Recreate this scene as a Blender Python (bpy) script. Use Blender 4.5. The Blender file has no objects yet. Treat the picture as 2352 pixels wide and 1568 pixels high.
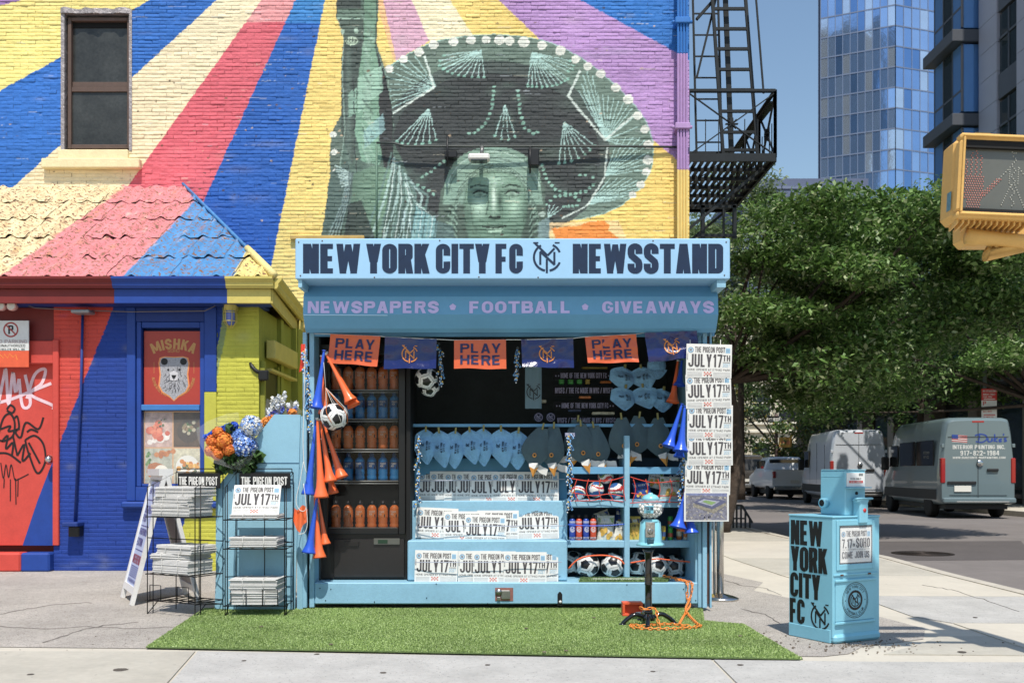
import bpy, math, random
import numpy as np
from math import sin, cos, pi, radians, sqrt, atan2
from mathutils import Vector, Matrix, Euler
random.seed(7); RNG = np.random.default_rng(7)
SC = bpy.context.scene; COL = SC.collection

# ---------------------------------------------------------------- camera, world, sun, exposure
CAMZ = 1.17; F = 2287.0
cam_d = bpy.data.cameras.new('camera'); cam = bpy.data.objects.new('camera', cam_d); COL.objects.link(cam)
cam.location = (0, 0, CAMZ); cam.rotation_euler = (radians(90), 0, 0)
cam_d.sensor_width = 36; cam_d.lens = F/2352*36; cam_d.shift_y = (1080-784)/2352
cam_d.clip_start = 0.1; cam_d.clip_end = 2000
cam_d.dof.use_dof = True; cam_d.dof.focus_distance = 8.6; cam_d.dof.aperture_fstop = 4.5
SC.camera = cam
SUN_EL, SUN_AZ = 61.0, 5.0          # azimuth: degrees to the right of straight behind the camera
world = bpy.data.worlds.new('World'); SC.world = world; world.use_nodes = True
nt = world.node_tree; nt.nodes.clear()
sky = nt.nodes.new('ShaderNodeTexSky'); sky.sky_type = 'NISHITA'; sky.sun_disc = False
sky.sun_elevation = radians(SUN_EL); sky.sun_rotation = radians(180-SUN_AZ)
sky.air_density = 1.5; sky.dust_density = 0.7; sky.ozone_density = 3.6
bg = nt.nodes.new('ShaderNodeBackground'); bg.inputs['Strength'].default_value = 0.142
wo = nt.nodes.new('ShaderNodeOutputWorld')
nt.links.new(sky.outputs[0], bg.inputs[0]); nt.links.new(bg.outputs[0], wo.inputs[0])
sd = bpy.data.lights.new('sun', 'SUN'); sd.energy = 5.0; sd.angle = radians(0.53); sd.color = (1.0, 0.95, 0.87)
sun = bpy.data.objects.new('sun', sd); COL.objects.link(sun)
sdir = Vector((sin(radians(SUN_AZ))*cos(radians(SUN_EL)), -cos(radians(SUN_AZ))*cos(radians(SUN_EL)), sin(radians(SUN_EL))))
sun.rotation_euler = sdir.to_track_quat('Z', 'Y').to_euler(); sun.location = (0, -5, 20)
SC.view_settings.view_transform = 'Standard'; SC.view_settings.look = 'None'
SC.view_settings.exposure = -0.06; SC.view_settings.gamma = 1; SC.view_settings.use_curve_mapping = False
SC.render.film_transparent = False
SC.cycles.max_bounces = 7; SC.cycles.transparent_max_bounces = 16
SC.cycles.use_denoising = True

# ---------------------------------------------------------------- helpers
def PX(px, D): return (px-1176)*D/F
def PZ(py, D): return CAMZ+(1080-py)*D/F
def P(px, py, D): return Vector((PX(px, D), D, PZ(py, D)))
def G(px, py, z=0.0):                 # a point of the ground plane
    D = (CAMZ-z)*F/(py-1080); return Vector((PX(px, D), D, z))
def lin(c):
    c = np.asarray(c, float)/255.0
    c = np.where(c <= 0.04045, c/12.92, ((c+0.055)/1.055)**2.4)      # sRGB to linear, a little less pure, as real paint is
    return c*.90+(c*(.25, .62, .13)).sum(-1, keepdims=True)*.10
def rgb(r, g, b, k=1.0): return tuple(float(x)*k for x in lin((r, g, b)))

MATS = {}
def mat(name, col=(0.5, 0.5, 0.5), rough=0.6, metal=0.0, spec=0.5, n=None, bump=None, attr=False, alpha=None,
        trans=0.0, ior=1.45, col2=None, emit=None, coat=0.0, wear=None, stretch=None, sheen=0.0):
    """n=(scale, amount) colour variation; bump=(scale, strength, distance); wear=(scale, threshold, colour)"""
    if name in MATS: return MATS[name]
    m = bpy.data.materials.new(name); m.use_nodes = True; t = m.node_tree; N = t.nodes; L = t.links
    b = N['Principled BSDF']; b.inputs['Roughness'].default_value = rough; b.inputs['Metallic'].default_value = metal
    b.inputs['Specular IOR Level'].default_value = spec; b.inputs['IOR'].default_value = ior
    b.inputs['Transmission Weight'].default_value = trans; b.inputs['Coat Weight'].default_value = coat
    if sheen: b.inputs['Sheen Weight'].default_value = sheen
    g = N.new('ShaderNodeNewGeometry'); pos = g.outputs['Position']
    if stretch:
        mp = N.new('ShaderNodeMapping'); mp.inputs['Scale'].default_value = stretch; L.new(pos, mp.inputs[0]); pos = mp.outputs[0]
    src = None
    if attr:
        a = N.new('ShaderNodeAttribute'); a.attribute_name = 'Col'; src = a.outputs['Color']
    else:
        r = N.new('ShaderNodeRGB'); r.outputs[0].default_value = (*col, 1); src = r.outputs[0]
    def noise(scale, detail=4):
        x = N.new('ShaderNodeTexNoise'); x.inputs['Scale'].default_value = scale; x.inputs['Detail'].default_value = detail
        x.inputs['Roughness'].default_value = 0.6; L.new(pos, x.inputs['Vector']); return x.outputs['Fac']
    if col2:
        mx = N.new('ShaderNodeMix'); mx.data_type = 'RGBA'; mr = N.new('ShaderNodeMapRange')
        mr.inputs[1].default_value = 0.38; mr.inputs[2].default_value = 0.62
        L.new(noise(n[0] if n else 3, 6), mr.inputs[0]); L.new(mr.outputs[0], mx.inputs[0])
        L.new(src, mx.inputs[6]); mx.inputs[7].default_value = (*col2, 1); src = mx.outputs[2]
    if n:
        for sc_, am in ((n[0], n[1]), (n[0]*9, n[1]*0.6)):
            mr = N.new('ShaderNodeMapRange'); mr.inputs[1].default_value = 0.25; mr.inputs[2].default_value = 0.75
            mr.inputs[3].default_value = 1-am; mr.inputs[4].default_value = 1+am*0.7
            L.new(noise(sc_), mr.inputs[0])
            mx = N.new('ShaderNodeVectorMath'); mx.operation = 'SCALE'; L.new(src, mx.inputs[0]); L.new(mr.outputs[0], mx.inputs['Scale']); src = mx.outputs[0]
    if wear:
        mr = N.new('ShaderNodeMapRange'); mr.inputs[1].default_value = wear[1]; mr.inputs[2].default_value = wear[1]+0.03
        L.new(noise(wear[0], 8), mr.inputs[0]); mx = N.new('ShaderNodeMix'); mx.data_type = 'RGBA'
        L.new(mr.outputs[0], mx.inputs[0]); L.new(src, mx.inputs[6]); mx.inputs[7].default_value = (*wear[2], 1); src = mx.outputs[2]
    L.new(src, b.inputs['Base Color'])
    if bump:
        bp = N.new('ShaderNodeBump'); bp.inputs['Strength'].default_value = bump[1]; bp.inputs['Distance'].default_value = bump[2] if len(bump) > 2 else 0.01
        L.new(noise(bump[0], 6), bp.inputs['Height']); L.new(bp.outputs[0], b.inputs['Normal'])
    if alpha is not None: b.inputs['Alpha'].default_value = alpha
    if emit: b.inputs['Emission Color'].default_value = (*emit[0], 1); b.inputs['Emission Strength'].default_value = emit[1]
    MATS[name] = m; return m

class MB:
    """collects shapes; build() links them as one mesh object"""
    def __init__(s): s.v = []; s.f = []; s.m = []; s.s = []; s.mats = []; s.X = None
    def mi(s, m):
        if m not in s.mats: s.mats.append(m)
        return s.mats.index(m)
    def add(s, vs, fs, m, smooth=False):
        o = len(s.v); k = s.mi(m)
        if s.X is not None: vs = [s.X @ Vector(v) for v in vs]
        s.v += [tuple(v) for v in vs]
        for f in fs: s.f.append(tuple(i+o for i in f)); s.m.append(k); s.s.append(smooth)
        return s
    def box(s, x0, x1, y0, y1, z0, z1, m, bev=0.0):
        if bev > 0:
            # bevelled box: 24 vertices
            b = min(bev, abs(x1-x0)*.45, abs(y1-y0)*.45, abs(z1-z0)*.45); c = ((x0+x1)/2, (y0+y1)/2, (z0+z1)/2)
            h = (abs(x1-x0)/2, abs(y1-y0)/2, abs(z1-z0)/2); vs = []; idx = {}
            for sx in (-1, 1):
                for sy in (-1, 1):
                    for sz in (-1, 1):
                        for ax in range(3):
                            d = [h[0]-b, h[1]-b, h[2]-b]; d[ax] = h[ax]
                            idx[(sx, sy, sz, ax)] = len(vs); vs.append((c[0]+sx*d[0], c[1]+sy*d[1], c[2]+sz*d[2]))
            fs = []; I = idx
            for q in (-1, 1):
                fs += [[I[(q, a, b_, 0)] for a, b_ in ((-1, -1), (1, -1), (1, 1), (-1, 1))][::q],
                       [I[(a, q, b_, 1)] for a, b_ in ((-1, -1), (-1, 1), (1, 1), (1, -1))][::q],
                       [I[(a, b_, q, 2)] for a, b_ in ((-1, -1), (1, -1), (1, 1), (-1, 1))][::q]]
            for a in (-1, 1):
                for c_ in (-1, 1):
                    fs += [[I[(a, c_, -1, 0)], I[(a, c_, -1, 1)], I[(a, c_, 1, 1)], I[(a, c_, 1, 0)]],
                           [I[(a, -1, c_, 0)], I[(a, 1, c_, 0)], I[(a, 1, c_, 2)], I[(a, -1, c_, 2)]],
                           [I[(-1, a, c_, 1)], I[(1, a, c_, 1)], I[(1, a, c_, 2)], I[(-1, a, c_, 2)]]]
                    for e in (-1, 1): fs.append([I[(a, c_, e, 0)], I[(a, c_, e, 1)], I[(a, c_, e, 2)]])
            return s.add(vs, fs, m)
        vs = [(x, y, z) for x in (x0, x1) for y in (y0, y1) for z in (z0, z1)]
        return s.add(vs, [(0, 1, 3, 2), (4, 6, 7, 5), (0, 4, 5, 1), (2, 3, 7, 6), (0, 2, 6, 4), (1, 5, 7, 3)], m)
    def beam(s, a, b, w, h, m, up=(0, 0, 1)):
        a = Vector(a); b = Vector(b); d = (b-a).normalized(); u = Vector(up)
        if abs(d.dot(u)) > .98: u = Vector((0, 1, 0))
        r = d.cross(u).normalized(); u = r.cross(d)
        vs = [p+r*(sx*w/2)+u*(sz*h/2) for p in (a, b) for sx, sz in ((-1, -1), (1, -1), (1, 1), (-1, 1))]
        return s.add(vs, [(3, 2, 1, 0), (4, 5, 6, 7)]+[(i, (i+1) % 4, (i+1) % 4+4, i+4) for i in range(4)], m)
    def tube(s, pts, r, m, n=8, cap=True, closed=False):
        pts = [Vector(p) for p in pts]; k = len(pts); rs = r if hasattr(r, '__len__') else [r]*k; vs = []; last = None
        for i, p in enumerate(pts):
            if closed: d = pts[(i+1) % k]-pts[i-1]
            else: d = pts[min(i+1, k-1)]-pts[max(i-1, 0)]
            d.normalize()
            if last is None:
                u = Vector((0, 0, 1)) if abs(d.z) < .9 else Vector((0, 1, 0)); u = (u-d*u.dot(d)).normalized()
            else:
                u = last-d*last.dot(d)
                u = u.normalized() if u.length > 1e-6 else d.orthogonal().normalized()
            last = u; w = d.cross(u)
            for j in range(n):
                a = 2*pi*j/n; vs.append(p+(u*cos(a)+w*sin(a))*rs[i])
        fs = []
        for i in range(k if closed else k-1):
            i2 = (i+1) % k
            for j in range(n): fs.append((i*n+j, i*n+(j+1) % n, i2*n+(j+1) % n, i2*n+j))
        if cap and not closed: fs += [tuple(range(n))[::-1], tuple(range((k-1)*n, k*n))]
        return s.add(vs, fs, m, True)
    def lathe(s, prof, m, n=20, c=(0, 0, 0), ax='z', cap=True, sc=(1, 1)):
        vs = []; fs = []
        for r, z in prof:
            for j in range(n):
                a = 2*pi*j/n; x, y = r*cos(a)*sc[0], r*sin(a)*sc[1]
                if ax == 'z': q = (x, y, z)
                elif ax == 'y': q = (x, z, y)
                else: q = (z, x, y)
                vs.append((q[0]+c[0], q[1]+c[1], q[2]+c[2]))
        for i in range(len(prof)-1):
            for j in range(n): fs.append((i*n+j, i*n+(j+1) % n, (i+1)*n+(j+1) % n, (i+1)*n+j))
        if cap: fs += [tuple(range(n))[::-1], tuple(range((len(prof)-1)*n, len(prof)*n))]
        return s.add(vs, fs, m, True)
    def ball(s, c, r, m, n=14, k=9, sc=(1, 1, 1)):
        prof = [(max(r*sin(pi*i/k), 1e-4), -r*cos(pi*i/k)) for i in range(k+1)]
        o = len(s.v); X = s.X; s.X = None; s.lathe(prof, m, n, cap=False); s.X = X
        for i in range(o, len(s.v)):
            v = Vector((s.v[i][0]*sc[0]+c[0], s.v[i][1]*sc[1]+c[1], s.v[i][2]*sc[2]+c[2]))
            if X is not None: v = X @ v
            s.v[i] = tuple(v)
        return s
    def prism(s, poly, a, b, m, ax='y'):
        """poly 2D extruded from a to b along ax; poly lies in the two other axes"""
        k = len(poly)
        def q(p, t): return (p[0], t, p[1]) if ax == 'y' else ((p[0], p[1], t) if ax == 'z' else (t, p[0], p[1]))
        vs = [q(p, a) for p in poly]+[q(p, b) for p in poly]
        return s.add(vs, [tuple(range(k)), tuple(range(k, 2*k))[::-1]]+[(i, i+k, (i+1) % k+k, (i+1) % k) for i in range(k)], m)
    def grid(s, fn, nu, nv, m, smooth=True):
        vs = [fn(i/nu, j/nv) for j in range(nv+1) for i in range(nu+1)]
        fs = [(j*(nu+1)+i, j*(nu+1)+i+1, (j+1)*(nu+1)+i+1, (j+1)*(nu+1)+i) for j in range(nv) for i in range(nu)]
        return s.add(vs, fs, m, smooth)
    def flat(s, polys, m, o, u, v, lift=0.0):
        """2D polygons laid on the plane o + x*u + y*v, each a hair above the one before"""
        o = Vector(o); u = Vector(u); v = Vector(v); nn = u.cross(v).normalized()
        for k, p in enumerate(polys):
            q = o+nn*(lift+0.00006*(k % 31))
            s.add([q+u*x+v*y for x, y in p], [tuple(range(len(p)))], m)
        return s
    def build(s, name, parent=None, label=None, cat=None, group=None, kind=None, world=False, data=None):
        me = bpy.data.meshes.new(name); me.from_pydata(s.v, [], s.f)
        for m in s.mats: me.materials.append(m)
        me.polygons.foreach_set('material_index', s.m); me.polygons.foreach_set('use_smooth', s.s); me.update()
        return link(name, me, parent, label, cat, group, kind, world)
def link(name, me, parent=None, label=None, cat=None, group=None, kind=None, world=False):
    o = bpy.data.objects.new(name, me); COL.objects.link(o)
    if parent is not None:
        o.parent = parent
        if world: o.location = -parent.location
    return tag(o, label, cat, group, kind)
def tag(o, label=None, cat=None, group=None, kind=None):
    for k, v in (('label', label), ('category', cat), ('group', group), ('kind', kind)):
        if v: o[k] = v
    return o
def thing(name, label, cat, loc=(0, 0, 0), rot=(0, 0, 0), group=None, kind=None):
    o = bpy.data.objects.new(name, None); COL.objects.link(o); o.location = loc
    o.rotation_euler = rot if hasattr(rot, '__len__') else (0, 0, rot); o.empty_display_size = .1
    return tag(o, label, cat, group, kind)
KIDS = {}
def dup(root, loc, rot=None, label=None, group=None, scale=None):
    if root.name not in KIDS:
        KIDS[root.name] = [(c, list(c.children)) for c in root.children]
    r = root.copy(); COL.objects.link(r); r.location = loc
    if rot is not None: r.rotation_euler = rot if hasattr(rot, '__len__') else (0, 0, rot)
    if scale: r.scale = scale if hasattr(scale, '__len__') else (scale,)*3
    if label: r['label'] = label
    if group: r['group'] = group
    for c, gs in KIDS[root.name]:
        k = c.copy(); COL.objects.link(k); k.parent = r
        for g in gs: q = g.copy(); COL.objects.link(q); q.parent = k
    return r
def np_mesh(name, V, Fq, m, col=None, smooth=False):
    me = bpy.data.meshes.new(name); nv = len(V); nf = len(Fq); k = Fq.shape[1]
    me.vertices.add(nv); me.vertices.foreach_set('co', np.asarray(V, np.float32).ravel())
    me.loops.add(nf*k); me.loops.foreach_set('vertex_index', Fq.astype(np.int32).ravel())
    me.polygons.add(nf); me.polygons.foreach_set('loop_start', np.arange(nf, dtype=np.int32)*k)
    me.polygons.foreach_set('loop_total', np.full(nf, k, np.int32))
    me.polygons.foreach_set('use_smooth', np.full(nf, smooth))
    if col is not None:
        a = me.color_attributes.new('Col', 'FLOAT_COLOR', 'POINT')
        c4 = np.ones((nv, 4), np.float32); c4[:, :3] = col; a.data.foreach_set('color', c4.ravel())
    me.materials.append(m); me.update(calc_edges=True); return me

# ---------------------------------------------------------------- lettering (own stroke alphabet)
def ring(x0, y0, x1, y1, t, h, r, keep=None, k=6, sq=''):
    """rounded ring as quads; keep(x, y) chooses the pieces; sq: corners left square ('l' = left ones)"""
    def pts(a0, b0, a1, b1, rr):
        out = []
        for cx, cy, s0, q in ((a1-rr, b1-rr, 0, 'r'), (a0+rr, b1-rr, 90, 'l'), (a0+rr, b0+rr, 180, 'l'), (a1-rr, b0+rr, 270, 'r')):
            for i in range(k+1):
                a = radians(s0+90*i/k)
                if q in sq: out.append((a1 if q == 'r' else a0, b1 if s0 in (0, 90) else b0))
                else: out.append((cx+rr*cos(a), cy+rr*sin(a)))
            if s0 in (90, 270):       # points down the long sides so pieces can be left out
                xs = a0 if s0 == 90 else a1; ya, yb = (b1-rr, b0+rr) if s0 == 90 else (b0+rr, b1-rr)
                for i in range(1, 6): out.append((xs, ya+(yb-ya)*i/6))
        return out
    r = min(r, (x1-x0)/2, (y1-y0)/2); ri = max(0.02, min(r-t*.9, (x1-x0)/2-t-.001, (y1-y0)/2-h-.001))
    A = pts(x0, y0, x1, y1, r); B = pts(x0+t, y0+h, x1-t, y1-h, max(ri, .012)); n = len(A); out = []
    for i in range(n):
        j = (i+1) % n; q = (A[i], A[j], B[j], B[i]); cx = (A[i][0]+A[j][0])/2; cy = (A[i][1]+A[j][1])/2
        if keep is None or keep(cx, cy): out.append(q[::1])
    return out
def ribbon(pts, t):
    out = []; L = []; n = len(pts)
    for i in range(n):
        a = pts[max(i-1, 0)]; b = pts[min(i+1, n-1)]; dx, dy = b[0]-a[0], b[1]-a[1]; l = sqrt(dx*dx+dy*dy) or 1
        L.append(((pts[i][0]-dy/l*t/2, pts[i][1]+dx/l*t/2), (pts[i][0]+dy/l*t/2, pts[i][1]-dx/l*t/2)))
    for i in range(n-1): out.append((L[i][1], L[i+1][1], L[i+1][0], L[i][0]))
    return out
def R_(x0, y0, x1, y1): return [[(x0, y0), (x1, y0), (x1, y1), (x0, y1)]]
def D_(x0, y0, x1, y1, t): return [[(x0-t/2, y0), (x0+t/2, y0), (x1+t/2, y1), (x1-t/2, y1)]]
def arc(cx, cy, rx, ry, a0, a1, k=8): return [(cx+rx*cos(radians(a0+(a1-a0)*i/k)), cy+ry*sin(radians(a0+(a1-a0)*i/k))) for i in range(k+1)]
def glyph(c, w, t):
    h = t*.84; r = min(w/2, .5); o = []
    if c == 'A': o = D_(t/2, 0, w/2-t*.08, 1, t)+D_(w-t/2, 0, w/2+t*.08, 1, t)+R_(w*.25, .2, w*.75, .2+h)
    elif c == 'B': o = ring(0, .5-h/2, w*.96, 1, t, h, r*.6, sq='l')+ring(0, 0, w, .5+h/2, t, h, r*.6, sq='l')
    elif c == 'C': o = ring(0, 0, w, 1, t, h, r, lambda x, y: not (x > w*.6 and .36 < y < .64))
    elif c == 'D': o = ring(0, 0, w, 1, t, h, r*.7, sq='l')
    elif c == 'E': o = R_(0, 0, t, 1)+R_(t, 0, w*.86, h)+R_(t, .5-h/2, w*.8, .5+h/2)+R_(t, 1-h, w*.86, 1)
    elif c == 'F': o = R_(0, 0, t, 1)+R_(t, .48-h/2, w*.8, .48+h/2)+R_(t, 1-h, w*.86, 1)
    elif c == 'G': o = ring(0, 0, w, 1, t, h, r, lambda x, y: not (x > w*.6 and .5 < y < .66))+R_(w*.5, .5-h/2, w-t, .5+h/2)
    elif c == 'H': o = R_(0, 0, t, 1)+R_(w-t, 0, w, 1)+R_(t, .5-h/2, w-t, .5+h/2)
    elif c == 'I': o = R_(0, 0, t, 1)
    elif c == 'J': o = ring(0, 0, w, 1, t, h, r, lambda x, y: y < .4 and (x > w*.5 or y < .3))+R_(w-t, .3, w, 1)
    elif c == 'K': o = R_(0, 0, t, 1)+D_(t*.7, .42, w-t*.5, 1, t)+D_(w-t*.45, 0, w*.5, .62, t)
    elif c == 'L': o = R_(0, 0, t, 1)+R_(t, 0, w*.84, h)
    elif c == 'M': o = R_(0, 0, t, 1)+R_(w-t, 0, w, 1)+D_(t*.55, 1, w/2, .15, t*.9)+D_(w-t*.55, 1, w/2, .15, t*.9)
    elif c == 'N': o = R_(0, 0, t*.9, 1)+R_(w-t*.9, 0, w, 1)+D_(t*.55, 1, w-t*.55, 0, t*1.05)
    elif c == 'O': o = ring(0, 0, w, 1, t, h, r)
    elif c == 'P': o = R_(0, 0, t, .45)+ring(0, .42, w, 1, t, h, r*.6, sq='l')
    elif c == 'Q': o = ring(0, 0, w, 1, t, h, r)+D_(w*.6, .25, w*.95, -.06, t*.8)
    elif c == 'R': o = R_(0, 0, t, .48)+ring(0, .44, w*.97, 1, t, h, r*.6, sq='l')+D_(w-t*.5, 0, w*.62, .46, t)
    elif c in 'S5':
        a, b = t/2, w-t/2; rx = (b-a)/2; ry = min(rx*1.1, .22); cx = w/2
        top = arc(cx, 1-h/2-ry, rx, ry, -5, 180, 9); bot = arc(cx, h/2+ry, rx, ry, 0, -180, 9)
        if c == 'S': o = ribbon([(b, .66)]+top+[(a, .68), (a+.04*w, .6), (cx, .5), (b-.04*w, .4), (b, .32)]+bot+[(a, .33)], t)
        else: o = R_(0, .5, t, 1)+R_(t, 1-h, w*.95, 1)+ribbon([(a, .56), (cx, .6), (b-.02, .52), (b, .36)]+bot+[(a, .28)], t)
    elif c == 'T': o = R_(w/2-t/2, 0, w/2+t/2, 1-h)+R_(0, 1-h, w, 1)
    elif c == 'U': o = ring(0, 0, w, 1, t, h, r, lambda x, y: y < .45)+R_(0, .42, t, 1)+R_(w-t, .42, w, 1)
    elif c == 'V': o = D_(w/2-t*.05, 0, t/2, 1, t)+D_(w/2+t*.05, 0, w-t/2, 1, t)
    elif c == 'W': o = D_(w*.28, 0, t*.45, 1, t*.9)+D_(w*.28, 0, w*.5, .98, t*.8)+D_(w*.72, 0, w*.5, .98, t*.8)+D_(w*.72, 0, w-t*.45, 1, t*.9)
    elif c == 'X': o = D_(t/2, 0, w-t/2, 1, t)+D_(w-t/2, 0, t/2, 1, t)
    elif c == 'Y': o = R_(w/2-t/2, 0, w/2+t/2, .42)+D_(w/2-t*.08, .38, t/2, 1, t)+D_(w/2+t*.08, .38, w-t/2, 1, t)
    elif c == 'Z': o = R_(0, 0, w, h)+R_(0, 1-h, w, 1)+D_(t*.6, h, w-t*.6, 1-h, t)
    elif c == '0': o = ring(0, 0, w, 1, t, h, r)
    elif c == '1': o = R_(w*.45, 0, w*.45+t, 1)+D_(w*.3, .74, w*.5, .97, t*.7)
    elif c in '23':
        a, b = t/2, w-t/2; rx = (b-a)/2; cx = w/2
        if c == '2': o = R_(0, 0, w, h)+ribbon([(a, .68)]+arc(cx, .72, rx, .2, 180, -20, 9)+[(a+.05, .1)], t)
        else: o = ribbon([(a, .75)]+arc(cx, .74, rx, .2, 170, -80, 8)+arc(cx, .28, rx, .23, 80, -170, 8), t)
    elif c == '4': o = R_(w*.6, 0, w*.6+t, 1)+R_(0, .22, w, .22+h)+D_(t*.5, .3, w*.62, 1, t)
    elif c in '689':
        o = ring(0, 0, w, .56 if c != '9' else .58, t, h, r) if c != '9' else []
        if c == '6': o += ring(0, 0, w, 1, t, h, r, lambda x, y: y > .3 and (x < w*.5 or y > .72))
        if c == '8': o += ring(w*.04, .5-h*.4, w*.96, 1, t, h, r)
        if c == '9': o += ring(0, .42, w, 1, t, h, r)+ring(0, 0, w, 1, t, h, r, lambda x, y: y < .7 and (x > w*.5 or y < .2))
    elif c == '7': o = R_(0, 1-h, w, 1)+D_(w*.38, 0, w-t*.55, 1-h, t)
    elif c == '.': o = R_(0, 0, t, t)
    elif c == ',': o = R_(0, -.1, t*.8, t)
    elif c == '-': o = R_(0, .42, w*.7, .42+h)
    elif c == "'": o = R_(0, .72, t*.8, 1)
    elif c == '$': o = glyph('S', w, t*.8)+R_(w/2-t*.2, -.1, w/2+t*.2, 1.1)
    elif c == '/': o = D_(t/2, 0, w-t/2, 1, t)
    elif c == '*': o = [[(w/2+.17*sin(radians(72*i)), .42+.17*cos(radians(72*i))) for i in range(5)][::-1]]
    elif c == '@': o = ring(0, 0, w, 1, t*.6, h*.6, r)+ring(w*.3, .3, w*.7, .7, t*.6, h*.6, r)
    return o
GC = {}
def gw(c, w, t):
    return {'I': t, 'M': w*1.38, 'W': w*1.5, ' ': w*.42, '.': t, ',': t, "'": t, '1': w*.45+t*1.0, '*': w}.get(c, w*.93 if c in 'EFL' else w)
def text(s, H, w=.42, t=.15, gap=.06, width=None, align='l', arcr=None):
    """polygons of a line of text H high; width squeezes or stretches it to fit"""
    x = 0; items = []
    for c in s:
        g = gw(c, w, t); items.append((c, x, g)); x += g+gap
    tot = x-gap; k = (width/(tot*H)) if width else 1.0; out = []
    off = {'l': 0, 'c': -tot*H*k/2, 'r': -tot*H*k}[align]
    for c, x, g in items:
        if c == ' ': continue
        key = (c, round(g, 4), t)
        if key not in GC: GC[key] = [[tuple(p) for p in q] for q in glyph(c, g, t)]
        if arcr is None:
            out += [[(off+(x+p[0])*H*k, p[1]*H) for p in q] for q in GC[key]]
        else:      # round a circle of radius arcr[0], middle of the text at angle arcr[1] (deg), inward if arcr[2]
            R, mid, inw = arcr; xm = off+(x+g/2)*H*k
            a = radians(mid)-(xm/R if not inw else -xm/R)
            for q in GC[key]:
                pl = []
                for p in q:
                    dx = (p[0]-g/2)*H*k; dy = p[1]*H
                    if not inw: rr = R+dy; pl.append((rr*cos(a)+dx*sin(a), rr*sin(a)-dx*cos(a)))
                    else: rr = R-dy; pl.append((rr*cos(a)-dx*sin(a), rr*sin(a)+dx*cos(a)))
                out.append(pl)
    return out
def monogram(cx, cy, R, t=.15):
    """interlocked NYC in a C-shaped ring"""
    o = []
    def A(a0, a1, k): return ribbon(arc(0, 0, .93, .93, a0, a1, k), t)
    o += A(22, 66, 8)+A(118, 260, 16)+A(280, 338, 10)
    o += ribbon([(-.86, .98), (.02, .12)], t)+ribbon([(.02, .12), (.5, .62)], t)+R_(-.98, .96, -.62, 1.06)+R_(.52, .96, .86, 1.06)
    o += R_(-.56, -.52, -.56+t, .38)+R_(.42, -.52, .42+t, .38)+ribbon([(-.5, .42), (.52, -.52)], t*1.1)
    o += R_(-.03-t/2, -1.1, -.03+t/2, -.12)
    return [[(cx+x*R, cy+y*R) for x, y in q] for q in o]
def disc(cx, cy, r, k=20): return [[(cx+r*cos(2*pi*i/k), cy+r*sin(2*pi*i/k)) for i in range(k)]]
def hoop(cx, cy, r0, r1, k=28): return [[(cx+a*cos(t0), cy+a*sin(t0)) for a, t0 in ((r0, 2*pi*i/k), (r1, 2*pi*i/k), (r1, 2*pi*(i+1)/k), (r0, 2*pi*(i+1)/k))] for i in range(k)]

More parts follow.
